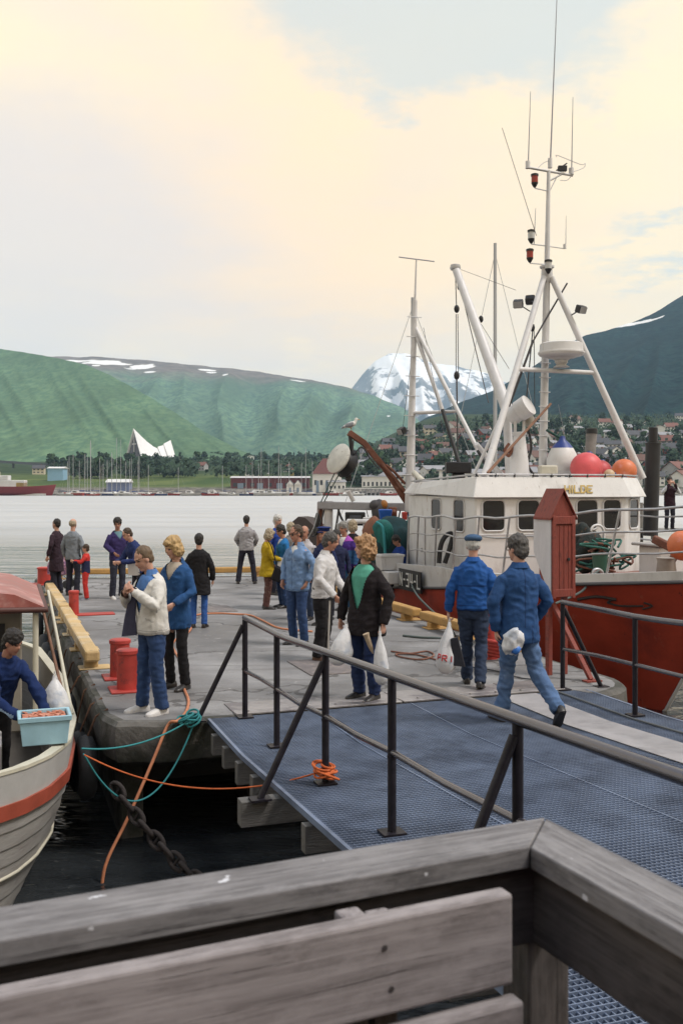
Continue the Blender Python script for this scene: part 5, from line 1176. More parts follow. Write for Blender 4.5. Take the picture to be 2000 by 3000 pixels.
person('person in a grey sweater looking out over the water with legs apart', G(722, 1710), 182, 1.71, hair=('crop', 'dark'), top=dict(col=cloth('grey_sweater', (.30, .29, .31), stain=((.40, .39, .40), 14, .5, .65)), hem=.86, thick=1.14, name='sweater', amp=.012), trousers=dict(col=DK), armL=((.27, -.03, 1.15), (.19, -.19, .97)), armR=((-.27, -.03, 1.15), (-.19, -.19, .97)), legL=((.16, -.02, .5), (.21, .03, .085)), legR=((-.16, -.02, .5), (-.21, .03, .085)), vox=.012)
# middle group
YEL = cloth('yellow_coat', (.40, .27, .012), stain=((.30, .20, .01), 5, .5, .7))
person('person in a mustard yellow coat and patterned trousers with a black shoulder bag', G(783, 1784), 100, 1.60, hair=('bob', 'fairgrey'), top=dict(col=YEL, hem=.72, flare=.06, thick=1.04, name='coat'), trousers=dict(col=cloth('brown_print', (.10, .045, .04), .4, 30, stain=((.22, .15, .12), 40, .55, .62)), r=.98), female=True, head=(25, 12), armL=((.22, -.10, 1.12), (.10, -.28, 1.10)), armR=((-.22, -.10, 1.12), (-.10, -.28, 1.08)), vox=.011)
person('person in a bright blue jacket and jeans facing the yellow coat', G(828, 1780), -65, 1.67, hair=('full', 'dark'), skin=SKIN2, top=dict(col=cloth('sky_blue', (.02, .14, .36)), hem=.82, open=(.08, 1.3), under=cloth('white_shirt', (.6, .6, .6))), trousers=dict(col=JEAN), head=(22, 0), vox=.011)
person('white-haired person in a blue jacket behind the bright blue jacket', G(812, 1742), 55, 1.80, hair=('full', 'white'), top=dict(col=cloth('cobalt', (.018, .05, .26)), hem=.82, thick=1.05), trousers=dict(col=DK), head=(8, -5), vox=.012)
person('grey-haired person mostly hidden behind the denim jacket', G(852, 1757), 150, 1.66, hair=('full', 'fairgrey'), top=dict(col=cloth('stone', (.24, .23, .23)), hem=.82), trousers=dict(col=SLATE), vox=.013)
person('person in a pale blue denim jacket and jeans with sunglasses', G(872, 1888), -38, 1.84, hair=('short', 'brown'), skin=SKIN2, top=dict(col=cloth('pale_denim', (.14, .23, .40), stain=((.22, .32, .50), 8, .52, .68)), hem=.80, thick=1.10, mats=[cloth('denim_seam', (.08, .14, .26))], paint=lambda c_, n_: 1 if c_.y < 0 and (abs(c_.x) < .006 or abs(c_.z - 1.24) < .006 and abs(abs(c_.x) - .085) < .045) or c_.z < .825 and c_.z > .813 else 0, open=(.05, 1.34), under=cloth('white_shirt', (.6, .6, .6)), collar=cloth('pale_denim', (.14, .23, .40)), amp=.012), trousers=dict(col=JEAN), shoes=D_SH, head=(12, -18), armL=((.28, .05, 1.15), (.21, -.04, .93)), armR=((-.28, .04, 1.15), (-.22, -.08, .93)), extra=glasses(M('sunglass', (.01, .01, .012), .1, .1)), vox=.009)
person('tanned person in a pale grey shirt between the denim and white jackets', G(893, 1815), -25, 1.72, hair=('thin', 'greydark'), skin=SKIN2, top=dict(col=cloth('pale_shirt', (.42, .40, .42)), hem=.84, collar=cloth('pale_shirt', (.42, .40, .42))), trousers=dict(col=SLATE), head=(10, 5), vox=.012)
person('person in a navy peaked cap and navy jacket behind the white jacket', G(948, 1832), -40, 1.72, hair=('thin', 'brown'), skin=SKIN2, top=dict(col=cloth('navy2', (.012, .02, .075)), hem=.80, thick=1.05), trousers=dict(col=DK), extra=hat('peak', cloth('cap_navy', (.012, .025, .12))), vox=.012)
person('dark-haired person mostly hidden behind the white jacket and cane', G(985, 1812), 15, 1.63, hair=('full', 'dark'), top=dict(col=cloth('navy3', (.012, .016, .05)), hem=.80), trousers=dict(col=DK), vox=.013)
def cane(root, Hd, U, wL, wR):
    pass
person('grey-haired person in a white zip jacket and black trousers leaning on a cane', G(944, 1934), 72, 1.80, hair=('full', 'greydark'), skin=SKIN2, top=dict(col=cloth('off_white', (.56, .55, .56), .08, 5), hem=.86, thick=1.12, amp=.011, mats=[cloth('off_white_seam', (.38, .375, .39))], paint=lambda c_, n_: 1 if c_.z < .895 and abs(c_.x) < .2 and .885 < c_.z or abs(c_.z - 1.02) < .006 and abs(c_.y) < .04 and abs(c_.x) < .2 else 0, collar=cloth('off_white', (.56, .55, .56), .08, 5)), trousers=dict(col=BLK, r=1.12), shoes=BR_SH, lean=.13, head=(14, 10), armL=((.27, -.10, 1.12), (.20, -.26, .93)), armR=((-.27, -.05, 1.12), (-.23, -.26, .90)), bulk=1.04, vox=.009)
PT = cloth('purple_teal', (.03, .09, .22))
person('grey-haired person in a purple and teal windbreaker facing the cane holder', G(1012, 1788), -32, 1.75, hair=('full', 'grey'), skin=SKIN2, top=dict(col=PT, hem=.80, thick=1.15, mats=[cloth('violet', (.30, .07, .36)), cloth('indigo', (.05, .02, .17))], paint=lambda c_, n_: 1 if c_.z > 1.38 else (2 if 1.2 < c_.z <= 1.38 or c_.z < .93 else 0), open=(.07, 1.22), under=cloth('white_shirt', (.6, .6, .6))), trousers=dict(col=cloth('teal_jeans', (.02, .075, .16))), lean=.10, head=(10, -6), vox=.010)
person('blond person in a dark jacket behind the purple and teal windbreaker', G(1033, 1764), 165, 1.73, hair=('bob', 'fairgrey'), top=dict(col=cloth('dark_jacket', (.015, .013, .02)), hem=.78), trousers=dict(col=DK), vox=.013)
# black cardigan with bags
person('person with wavy ginger-blond hair in a black cardigan over a green shirt', G(1070, 2048), -40, 1.86, hair=('wavy', 'ginger'), top=dict(col=cloth('cardigan', (.016, .012, .014), .3, 25, bump=.6), hem=.70, flare=.03, thick=1.20, open=(.155, .97), under=cloth('mint_shirt', (.10, .36, .27)), name='cardigan', amp=.010, vox=.010), trousers=dict(col=JEAN2, r=1.05, amp=.012), shoes=D_SH, head=(2, -42), female=True, armL=((.29, .04, 1.12), (.28, -.05, .83)), armR=((-.29, .02, 1.12), (-.30, -.06, .83)), handL=((0, 0, -1), (-1, 0, 0), 1.1), handR=((0, 0, -1), (1, 0, 0), 1.1), vox=.0075)
# two walking away
person('person in a blue blouson and blue flat cap walking away with a carrier bag', G(1385, 2012), 168, 1.84, hair=('thin', 'white'), top=dict(col=BLUE, hem=.90, thick=1.14, amp=.013, mats=[cloth('blue_seam', (.010, .05, .19))], paint=lambda c_, n_: 1 if (c_.y > .02 and abs(c_.x) < .16 and 1.168 < c_.z < 1.182) or .945 < c_.z < .957 or c_.z < .915 and abs(c_.x) < .2 else 0, collar=BLUE, vox=.010), trousers=dict(col=SLATE, amp=.012), shoes=D_SH, extra=hat('flat', cloth('cap_blue', (.05, .10, .19))), armL=((.25, .03, 1.13), (.285, -.0, .86)), armR=((-.25, .03, 1.13), (-.26, -.08, .87)), handL=((0, 0, -1), (-1, 0, 0), 1.1), legL=((.08, -.10, .50), (.085, -.18, .09)), legR=((-.09, -.02, .48), (-.09, .14, .10)), feet=(0, 18), head=(6, 0), vox=.0075)
SUIT = cloth('suit_blue', (.022, .068, .19), .12, 6)
person('person in a blue suit jacket and faded trousers striding away with a small parcel', G(1518, 2120), -163, 1.93, hair=('full', 'greydark'), top=dict(col=SUIT, hem=.76, flare=.01, thick=1.10, amp=.011, mats=[cloth('suit_seam', (.012, .036, .11))], paint=lambda c_, n_: 1 if c_.y > .03 and (abs(c_.x) < .006 and c_.z > .9 or abs(abs(c_.x) - .075) < .006 and c_.z < .93) else 0, collar=SUIT, vox=.010), trousers=dict(col=cloth('faded_blue', (.085, .15, .29), stain=((.14, .21, .36), 7, .5, .68)), amp=.014), shoes=D_SH, extra=glasses(None), head=(6, 22), armL=((.27, .02, 1.13), (.22, -.02, .87)), armR=((-.28, .05, 1.14), (-.20, -.10, .93)), handL=((-.1, 0, -1), (-1, .2, 0), 1.0), legL=((.05, -.12, .50), (.10, -.16, .085)), legR=((-.16, .02, .50), (-.24, .30, .19)), feet=(0, 48), vox=.0075)
# fishermen and a distant photographer
FB = cloth('fisher_blue', (.012, .04, .2))
person('dark-haired fisher in a blue jacket sitting at a white box on the red boat', V((PV(1178, 1640, 10.7).x, PV(1178, 1640, 10.7).y, -.30)), -60, 1.66, hair=('full', 'dark'), skin=SKIN2, top=dict(col=FB, hem=.86, thick=1.05), trousers=dict(col=DK), head=(28, 0), lean=.2, armL=((.24, -.18, 1.1), (.10, -.38, 1.08)), armR=((-.24, -.18, 1.1), (-.10, -.38, 1.08)), legL=((.12, -.40, .88), (.12, -.36, .48)), legR=((-.12, -.40, .88), (-.12, -.36, .48)), seat=True, vox=.013, group='people on boats')
person('person in a dark vest and white sleeves raising binoculars beyond the bow', V((10.86, 33.0, 1.02)), 5, 1.75, hair=('full', 'dark'), top=dict(col=cloth('vest_dark', (.03, .012, .02)), hem=.78, thick=1.08, mats=[cloth('white_sleeve', (.6, .62, .66))], paint=lambda c_, n_: 1 if abs(c_.x) > .185 and c_.z > .95 else 0), trousers=dict(col=DK), armL=((.30, -.12, 1.22), (.08, -.20, 1.52)), armR=((-.30, -.12, 1.22), (-.08, -.20, 1.52)), handL=((-.5, -.2, .8), (-.3, .9, .1), .8), handR=((.5, -.2, .8), (.3, .9, .1), .8), vox=.013, group='people on boats')
lb = UV(-1.08, .52, -.70)
person('fisher in a blue jacket reaching into the crate on the small boat', lb, 50, 1.78, hair=('full', 'dark'), skin=SKIN2, top=dict(col=cloth('fisher_navy', (.008, .022, .09)), hem=.84, thick=1.15, amp=.016, mats=[cloth('pale_band', (.30, .42, .60))], paint=lambda c_, n_: 1 if (c_.x < -.17 and 1.14 < c_.z < 1.22) else 0), trousers=dict(col=BLK, r=1.1), lean=.52, head=(10, 15), armL=((.22, -.48, 1.02), (.22, -.60, .80)), armR=((-.24, -.46, 1.02), (-.10, -.66, .86)), vox=.010, group='people on boats')
run_jobs()
# ================================================================== small wooden boat at the quay's left side
m_lap = M('clinker_grey_white', (.31, .295, .28), .6, .12, 3, .2, 12, stretch=(1, 1, 5), stain=[((.24, .22, .21), 2, .5, .7), ((.30, .24, .2), 7, .62, .72)])
m_lapin = M('boat_inside_white', (.42, .41, .40), .6, .1, 3, .15, 14); m_rub_red = M('rub_red', (.36, .075, .045), .55, .15, 5, .2, 20); m_cream = M('cream_line', (.55, .52, .42), .5, .1)
SB = thing('wooden_boat', 'small clinker wooden boat with red cabin roof tied beside the quay', 'boat', UV(-1.14, 2.5, WZ))
def sb_pt(s, k, side, off=0.0):
    """s 0 near end .. 1 far end, k 0 keel .. 1 gunwale"""
    sh_ = interp([(0, .02), (.03, .30), (.08, .56), (.16, .80), (.3, .95), (.6, 1), (.85, .75), (1, .05)], s); L0 = -1.62 + .45 * (1 - k) ** 1.5
    v = L0 + (6.4 - L0) * s; bb = .94 * sh_ * interp([(0, .05), (.2, .42), (.45, .74), (.7, .92), (1, 1)], k); z = -1.75 + (interp([(0, .02), (.12, -.04), (.5, -.16), (1, .1)], s) + 1.75) * k
    return UV(-1.14 + side * (bb + off), v, z)
S2 = [(i / 40) ** 1.3 for i in range(41)]; NP = 9
for i in range(NP):            # overlapping planks, each its own strake
    k0 = i / NP * .80; k1 = (i + 1) / NP * .80 + .012
    for side in (-1, 1):
        mb = MB(); mb.loft([[sb_pt(s, k0, side, .022), sb_pt(s, k1, side, .004), sb_pt(s, k1, side, -.02), sb_pt(s, k0, side, -.012)] for s in S2]); mb.build('plank', m_lap, SB, smooth=30)
for side in (-1, 1):
    mb = MB(); mb.loft([[sb_pt(s, .80, side, .02), sb_pt(s, 1, side, .008), sb_pt(s, 1, side, -.03), sb_pt(s, .80, side, -.03)] for s in S2]); mb.build('sheer_plank', m_lapin, SB, smooth=30)
    mb = MB(); mb.loft([[sb_pt(s, .775, side, .05), sb_pt(s, .85, side, .045), sb_pt(s, .85, side, .005), sb_pt(s, .775, side, .005)] for s in S2]); mb.build('rubbing_strake', m_rub_red, SB, smooth=30)
    mb = MB(); mb.tube([sb_pt(s, .47, side, .03) for s in S2], .016, 6); mb.build('waterline_moulding', m_cream, SB, smooth=60)
    mb = MB(); mb.loft([[sb_pt(s, 1, side, .02), sb_pt(s, 1, side, -.09), sb_pt(s, 1, side, -.09) + V((0, 0, .03)), sb_pt(s, 1, side, .02) + V((0, 0, .03))] for s in S2]); mb.build('gunwale', m_cream, SB, smooth=30)
mb = MB(); mb.loft([[sb_pt(s, .45, -1, -.03), sb_pt(s, .45, 1, -.03)] for s in S2], cap=False, closed=False); mb.build('floor', M('boat_floor', (.12, .11, .10), .9), SB)
mb = MB(); mb.tube([sb_pt(0, k / 10, 0) for k in range(11)], .05, 8); mb.build('stem', m_lapin, SB, smooth=60)
# cabin with red roof
m_roof = M('cabin_roof_red', (.32, .10, .085), .4, .2, 3, .15, 20, stain=[((.56, .34, .32), 1.6, .48, .7)]); MQ = Matrix.Rotation(QA, 3, 'Z')
mb = MB(); mb.box(UV(-1.39, 3.7, .2), (1.3, 2.2, 1.6), MQ); cb = mb.build('cabin', M('cabin_cream', (.26, .235, .195), .6, .15, 4), SB, bevel=.02)
mb = MB(); mb.loft([[UV(-2.29, v, .98 - .0), UV(-1.84, v, 1.16), UV(-1.39, v, 1.24), UV(-0.84, v, 1.16), UV(-0.46, v, .98), UV(-0.46, v, .94), UV(-2.29, v, .94)] for v in (2.0, 3.0, 4.0, 5.0)]); mb.build('cabin_roof', m_roof, SB, smooth=40)
mb = MB(); mb.tube([UV(-2.24, 1.99, .97), UV(-1.39, 1.99, .99), UV(-0.49, 1.99, .97), UV(-0.44, 5.0, .97)], .035, 8); mb.build('roof_edge', M('edge_dark_brown', (.09, .035, .03), .6), SB, smooth=50)
mb = MB(); mb.box(UV(-1.79, 2.59, .45), (.34, .02, .36), MQ); mb.box(UV(-1.19, 2.59, .25), (.5, .02, 1.0), MQ); mb.build('cabin_dark_panel', m_blk, cb)  # black panels on the solid cabin paint in the dark of its openings
for u in (-2.1, -.6): pole('cabin_post', UV(u, 2.08, -.55), UV(u, 2.08, .96), .035, .035, m_cream, 8, SB)
pole('boat_pole', UV(-0.26, 1.0, -.08), UV(-0.34, 4.4, .95), .022, .022, m_cream, 8, SB); pole('boat_pole', UV(-0.30, 1.1, -.1), UV(-0.46, 4.3, .9), .02, .02, m_woodp, 8, SB)
mb = MB(); mb.tube([UV(-1.84, 2.1, 1.2), UV(-1.84, 2.1, 1.45)], .012, 6); mb.tube([UV(-1.64, 2.4, 1.2), UV(-1.62, 2.4, 1.5)], .012, 6); mb.build('roof_pins', m_wire, SB)
# white thwart board, dark net
mb = MB(); mb.box(UV(-1.39, -.10, -.02), (.78, .55, .04), MQ); mb.box(UV(-1.39, -.375, -.16), (.78, .03, .30), MQ); mb.build('work_board', m_lapin, SB, bevel=.01)
mb = MB(); mb.ell(UV(-1.19, -.85, -.32), (.42, .30, .18), MQ, 20, 12); mb.v = [tuple(V(p) + V((0, 0, .08 * noise.noise(V(p) * 7)))) for p in mb.v]; mb.build('net_heap', M('net_black', (.02, .02, .022), .9, .4, 20, .8, 80), SB, smooth=180)

# shrimp crate
def crate(c_, sx, sy, h, mat, lab, cat='crate', rz=QA, fill=None, gp=None):
    t = thing('fish_crate', lab, cat, c_, gp); Mx = Matrix.Rotation(rz, 3, 'Z'); w = .018
    def rg(fx, z): return [c_ + Mx @ V((a * sx / 2 * fx, b_ * sy / 2 * fx, z)) for a, b_ in ((-1, -1), (1, -1), (1, 1), (-1, 1))]
    f = (sx - 2 * w) / sx
    mb = MB(); mb.loft([rg(.88, 0), rg(.98, h - .05), rg(1.05, h - .05), rg(1.06, h), rg(f, h), rg(.88 * f, .03)]); mb.build('tub', mat, t, bevel=.006)
    if fill:
        mb = MB(); random.seed(3)
        for k in range(60):
            a = random.uniform(-.40, .40) * sx; b_ = random.uniform(-.40, .40) * sy; z = h * .78 + random.uniform(0, .035); th = random.uniform(0, 6.28); r = .028
            mb.tube([c_ + Mx @ V((a + r * math.cos(th + q * .7), b_ + r * math.sin(th + q * .7), z + .006 * q)) for q in range(4)], [.011, .013, .010, .005], 5)
        mb.box(c_ + V((0, 0, h * .70)), (sx * .86, sy * .86, .10), Mx); o = mb.build('shrimp', fill, t, smooth=50); o['kind'] = 'stuff'
    return t
crate(UV(-.62, -.42, .005), .46, .36, .27, M('crate_pale_blue', (.32, .52, .62), .5, .1, 5, .1, 20), 'pale blue plastic crate of pink shrimp on the small boat', fill=M('shrimp_pink', (.50, .20, .13), .5, .25, 30, .2))
crate(PV(1140, 1660, 10.4) + V((0, 0, -.06)), .55, .4, .34, m_bw, 'white fish box beside the fisher on the red boat')
def plastic_bag(c_top, h, w, d, lab, rz=0.0, mat=None, group='plastic carrier bags', lean=(0, 0), seed=0.0, letters_=None):
    c_top = V(c_top); t = thing('carrier_bag', lab, 'bag', c_top - V((0, 0, h)), group); mat = mat or M('bag_plastic', (.66, .66, .68), .4, .08, 6, .3, 25, stain=((.46, .50, .58), 5, .56, .72), spec=.4); Mx = Matrix.Rotation(rz, 3, 'Z'); rg = []
    for i in range(15):
        q = i / 14; f = interp([(0, .12), (.08, .16), (.2, .42), (.4, .75), (.65, .98), (.82, 1), (.94, .78), (1, .30)], q); pts = []
        for k in range(22):
            a = 2 * math.pi * k / 22; rr_ = 1 + .16 * noise.noise(V((math.cos(a) * 2 + seed, math.sin(a) * 2, q * 3.5))) + .05 * math.sin(a * 5 + q * 3)
            pts.append(c_top + Mx @ V((math.cos(a) * w / 2 * f * rr_ + lean[0] * q, math.sin(a) * d / 2 * f * rr_ + lean[1] * q, -h * q)))
        rg.append(pts)
    mb = MB(); mb.loft(rg); o = mb.build('bag_body', mat, t, smooth=80)
    mb = MB(); mb.tube([rg[1][0], c_top + V((0, 0, .05)), rg[1][11]], .008, 5); mb.build('handle', mat, t)
    if letters_:
        txt, col = letters_; L = len(txt)
        for i, ch in enumerate(txt):        # red print following the bag's front
            mb = MB()
            for (a, b_) in STROKE[ch]:
                for q in (0, .5):
                    seg = []
                    for tt in (q, q + .5):
                        x = (i + (a[0] + (b_[0] - a[0]) * tt) * .72) / L; z = a[1] + (b_[1] - a[1]) * tt; ang = R(198 + 140 * x); fz = .60 + .11 * (1 - z) + .06 * x
                        ii = fz * 14; i0 = int(ii); fr = ii - i0; kk = ang / (2 * math.pi) * 22; k0 = int(kk) % 22; kf = kk - int(kk)
                        pA = rg[i0][k0].lerp(rg[i0][(k0 + 1) % 22], kf); pB = rg[min(14, i0 + 1)][k0].lerp(rg[min(14, i0 + 1)][(k0 + 1) % 22], kf); p = pA.lerp(pB, fr); cc = c_top + Mx @ V((lean[0] * fz, lean[1] * fz, -h * fz)); seg.append(p + (p - cc).normalized() * .003)
                    mb.tube(seg, .008, 5)
            mb.build('printed_letter', col, o)
    return t
plastic_bag(P(1316, 1822, 12.0), .62, .25, .20, 'white carrier bag with red print in the flat-capped man\'s hand', .2, letters_=('PRIX', M('print_red', (.55, .06, .06), .5)), lean=(-.06, -.02))
plastic_bag(P(1015, 1828, 11.25), .46, .26, .20, 'bulging white carrier bag hanging behind the handrail', .3, seed=3, lean=(-.10, 0))
plastic_bag(P(1112, 1848, 11.0), .60, .17, .14, 'long narrow white carrier bag against the black cardigan', .2, seed=6, lean=(.02, 0))
t = thing('fish_parcel', 'fish tail in brown paper sticking out beside the narrow carrier bag', 'parcel', P(1085, 1900, 11.0)); mb = MB(); mb.lathe([(.005, 0), (.02, .05), (.028, .12), (.03, .2), (.038, .24)], P(1092, 1915, 11.05), (-.35, -.1, 1), n=10); mb.build('paper_wrap', M('paper_brown', (.42, .32, .22), .8, .2, 20), t, smooth=60)
sp0 = P(1488, 1862, 9.95); t = thing('parcel', 'crumpled white and blue plastic parcel in the suited man\'s hand', 'parcel', sp0 - V((0, 0, .15))); mb = MB(); mb.ell(sp0 + V((.03, -.05, -.06)), (.10, .07, .13), Matrix.Rotation(.4, 3, 'Y'), 18, 12); mb.v = [tuple(V(p) + (V(p) - sp0).normalized() * .05 * (noise.noise(V(p) * 13) + .6 * noise.noise(V(p) * 30))) for p in mb.v]; o = mb.build('wrapping', M('bag_plastic', (.66, .66, .68)), t, smooth=80)
mb = MB(); mb.ell(sp0 + V((.06, -.085, -.13)), (.045, .03, .05), Matrix.Rotation(.6, 3, 'Y'), 10, 8); mb.v = [tuple(V(p) + V((.02, .01, .02)) * noise.noise(V(p) * 40)) for p in mb.v]; mb.build('blue_print', M('print_blue', (.04, .16, .52), .4), t, smooth=80)
wb = UV(-.48, .35, -.02); plastic_bag(wb + V((0, 0, .5)), .42, .30, .24, 'white plastic sack hanging behind the shrimp crate', seed=9)
t = thing('portfolio_bag', 'flat black case standing beside the flat-capped man\'s carrier bag', 'case', P(1335, 1960, 11.9)); mb = MB(); mb.prism([P(1318, 1872, 11.9), P(1340, 1866, 11.9), P(1362, 1955, 11.9), P(1326, 1950, 11.9)], (0.01, .05, 0)); mb.build('case_body', M('case_black', (.012, .013, .022), .6), t, bevel=.008)
t = thing('shoulder_bag', 'black shoulder bag hanging at the yellow coat', 'bag', P(815, 1700, 19.5)); mb = MB(); mb.box(P(815, 1682, 19.55), (.22, .12, .30), Matrix.Rotation(R(20), 3, 'Y')); mb.build('bag_body', BLK, t, bevel=.04); mb = MB(); mb.tube([P(812, 1660, 19.55), P(795, 1600, 19.6), P(785, 1582, 19.75)], .012, 6); mb.build('strap', BLK, t)
t = thing('walking_cane', 'thin pale walking cane in front of the black trousers', 'cane', P(960, 1925, 13.7)); mb = MB(); mb.tube([P(960, 1922, 13.7), P(966, 1760, 13.62)], .012, 8); mb.build('shaft', M('cane_pale', (.5, .47, .44), .5), t, smooth=60); mb = MB(); mb.tube([P(958, 1756, 13.62), P(966, 1752, 13.62), P(976, 1756, 13.62)], .016, 8); mb.build('grip', m_blk, t, smooth=60)
t = thing('paper_sheet', 'white paper held by the bending person in navy', 'paper', P(394, 1680, 19.2)); mb = MB(); mb.box(P(392, 1668, 19.2), (.22, .012, .26), Matrix.Rotation(.4, 3, 'X')); mb.build('sheet', M('paper_white', (.62, .62, .64), .7, .05), t)
t = thing('paper_leaflet', 'white leaflet in the hands of the yellow coat', 'paper', P(826, 1660, 19.75)); mb = MB(); mb.box(P(824, 1650, 19.75), (.14, .01, .22), Matrix.Rotation(.3, 3, 'Y')); mb.build('sheet', M('paper_white', (.62, .62, .64)), t)
# pushchair at the far corner
pp = G(176, 1722); t = thing('pushchair', 'pushchair with pink plaid cover at the far quay corner', 'pushchair', pp); m_plaid = M('plaid_pink', (.36, .20, .26), .85, .4, 14, .2, stain=((.16, .08, .16), 9, .5, .56))
mb = MB(); mb.ell(pp + V((0, 0, .52)), (.30, .24, .22), None, 18, 12); mb.box(pp + V((.02, 0, .42)), (.52, .40, .16)); mb.build('cover', m_plaid, t, smooth=60)
for a, b_ in ((-.22, -.2), (.22, -.2), (-.22, .2), (.22, .2)):
    mb = MB(); mb.lathe([(.03, -.02), (.10, -.02), (.10, .02), (.03, .02)], pp + V((a, b_, .10)), (0, 1, 0), n=16); mb.build('wheel', m_rub, t, smooth=40)
    mb = MB(); mb.tube([pp + V((a, b_ * .9, .10)), pp + V((-a * .6, b_ * .9, .45))], .012, 6); mb.build('frame_tube', m_gal, t)
mb = MB(); mb.tube([pp + V((.22, -.2, .5)), pp + V((.38, -.2, .85)), pp + V((.38, .2, .85)), pp + V((.22, .2, .5))], .013, 6); mb.build('handle', m_blk, t, smooth=60)

# red cabinet sign with gable ------------------------------------------
m_rwood = M('cabinet_red', (.225, .045, .032), .65, .18, 4, .3, 18, stretch=(5, 5, 1), stain=[((.13, .028, .022), 5, .52, .68), ((.48, .40, .38), 14, .70, .74)])
m_wwood = M('cabinet_white', (.60, .58, .60), .6, .08, 4, .2, 18, stretch=(5, 5, 1))
bp = UV(5.80, .95); CT = thing('rescue_cabinet', 'tall red gabled wooden cabinet with white side standing on legs', 'cabinet', bp)
CA = R(21); cx = V((math.cos(CA), math.sin(CA), 0)); cy = V((-math.sin(CA), math.cos(CA), 0)); Mc = Matrix((cx, cy, zup)).transposed()
def CB(a, b_, z): return bp + cx * a + cy * b_ + V((0, 0, z))
w2, dp = .165, .30; z0, z1, z2 = 1.02, 2.06, 2.36
# the box: white side facing the walkers, red front
mb = MB(); mb.prism([CB(-w2, -dp / 2, z0), CB(w2, -dp / 2, z0), CB(w2, -dp / 2, z1), CB(0, -dp / 2, z2 - .02), CB(-w2, -dp / 2, z1)], cy * dp); mb.build('case', m_rwood, CT, bevel=.004)
for k in range(4):
    a0 = -w2 + .034 + k * .066; mb = MB(); mb.box(CB(a0 + .032, -dp / 2 - .008, (z0 + z1) / 2 - .02), (.062, .016, z1 - z0 - .22), Mc); mb.build('plank', m_rwood, CT, bevel=.004)
for (a, b_, za, zb_) in ((-w2 + .02, 0, z0 - .02, z1), (w2 - .02, 0, z0 - .02, z1)):
    board('frame_board', CB(a, -dp / 2 - .014, za), CB(a, -dp / 2 - .014, zb_), .05, .03, m_rwood, CT, up=cy)
for z in (z0 + .05, z1 - .06): board('frame_board', CB(-w2, -dp / 2 - .016, z), CB(w2, -dp / 2 - .016, z), .028, .10, m_rwood, CT)
mb = MB(); mb.prism([CB(-w2 - .012, -dp / 2 + .01, z1), CB(-w2 - .012, dp / 2 + .12, z1), CB(-w2 - .012, dp / 2 + .12, z0 + .55), CB(-w2 - .012, -dp / 2 + .01, z0 - .02)], cx * .012); mb.build('white_side', m_wwood, CT, bevel=.003)
for s in (-1, 1):
    mb = MB(); e0 = CB(s * (w2 + .035), -dp / 2 - .03, z1 - .03); r0 = CB(0, -dp / 2 - .03, z2 + .05); mb.prism([e0, r0, r0 - zup * .03, e0 - zup * .03], cy * (dp + .12)); mb.build('roof_board', m_rwood, CT, bevel=.004)
for a in (-w2 + .05, w2 - .05): board('leg', CB(a, 0, .0), CB(a, 0, z0 + .02), .06, .08, m_rwood, CT, up=cy)
board('leg_brace', CB(w2 - .25, -.02, .95), CB(w2 - .02, -.55, .02), .05, .06, m_rwood, CT, up=cx); mb = MB(); mb.box(CB(w2 - .02, -.57, .01), (.22, .12, .02), Mc); mb.build('base_plate', m_rwood, CT)
mb = MB(); mb.lathe([(.02, 0), (.02, .02), (.001, .022)], CB(w2 - .10, -dp / 2 - .02, 1.5), -cy, n=8); mb.build('knob', m_blk, CT)

# ropes, hose, chain ------------------------------------------------------
m_hose = M('hose_orange', (.52, .20, .10), .6, .15, 10, .15, 50); m_teal = M('rope_teal', (.03, .22, .24), .85, .2, 20, .4, 90); m_orope = M('rope_orange', (.55, .12, .03), .8, .2, 20, .4, 90)
def gp(px, py, z=.016): return G(px, py, z)
def line(name, pts, r, mat, lab, cat='rope', grp=None, n=6):
    mb = MB(); mb.tube(curve(pts, 7), r, 8); return tag(mb.build(name, mat, smooth=60), lab, cat, grp)
line('hose', [gp(915, 1850), gp(862, 1846), gp(812, 1838), gp(770, 1818), gp(735, 1803), gp(690, 1799), gp(640, 1797), gp(585, 1800), gp(545, 1812), gp(530, 1826), gp(548, 1832), gp(560, 1840), gp(548, 1856), gp(520, 1870), gp(505, 1890), gp(520, 1920), gp(545, 1950), gp(548, 1980), gp(538, 2010), gp(552, 2050), gp(545, 2085), gp(520, 2112, .02), UV(.62, -.03, -.03), UV(.45, -.14, -.35), UV(.18, -.30, -.85), UV(-.05, -.42, -1.25), UV(-.1, -.5, -1.6)], .017, m_hose, 'orange rubber hose snaking over the quay and down to the water', 'hose')
lb_r = UV(-.30, -.72, -.02); post_f = gp(563, 2106, .03)
line('mooring_rope', catenary(lb_r, post_f, .10, 8), .009, m_teal, 'taut teal rope from the small boat to the handrail brace', grp='ropes at the small boat')
line('mooring_rope', catenary(lb_r + V((.02, 0, -.05)), post_f + V((.03, 0, -.02)), .62, 10), .009, m_teal, 'slack teal rope hanging below the taut one', grp='ropes at the small boat')
p3 = UV(1.42, -2.76, gz(-2.76) + .05)
line('mooring_rope', catenary(UV(-.28, -.80, -.06), p3 + V((-.02, 0, .05)), .22, 10), .007, m_orope, 'thin orange rope from the small boat to the gangway post', grp='ropes at the small boat')
mb = MB(); random.seed(11)
for k in range(9):
    ph = random.uniform(0, 6.28); rr_ = random.uniform(.05, .10); tl = V((random.uniform(-.4, .4), random.uniform(-.4, .4), 1)).normalized(); a = tl.orthogonal().normalized(); b_ = tl.cross(a); cc = p3 + V((random.uniform(-.03, .03), random.uniform(-.03, .03), random.uniform(.0, .10)))
    mb.tube([cc + (a * math.cos(q / 12 * 6.28 + ph) + b_ * math.sin(q / 12 * 6.28 + ph)) * rr_ for q in range(12)], .010, 6, closed=True)
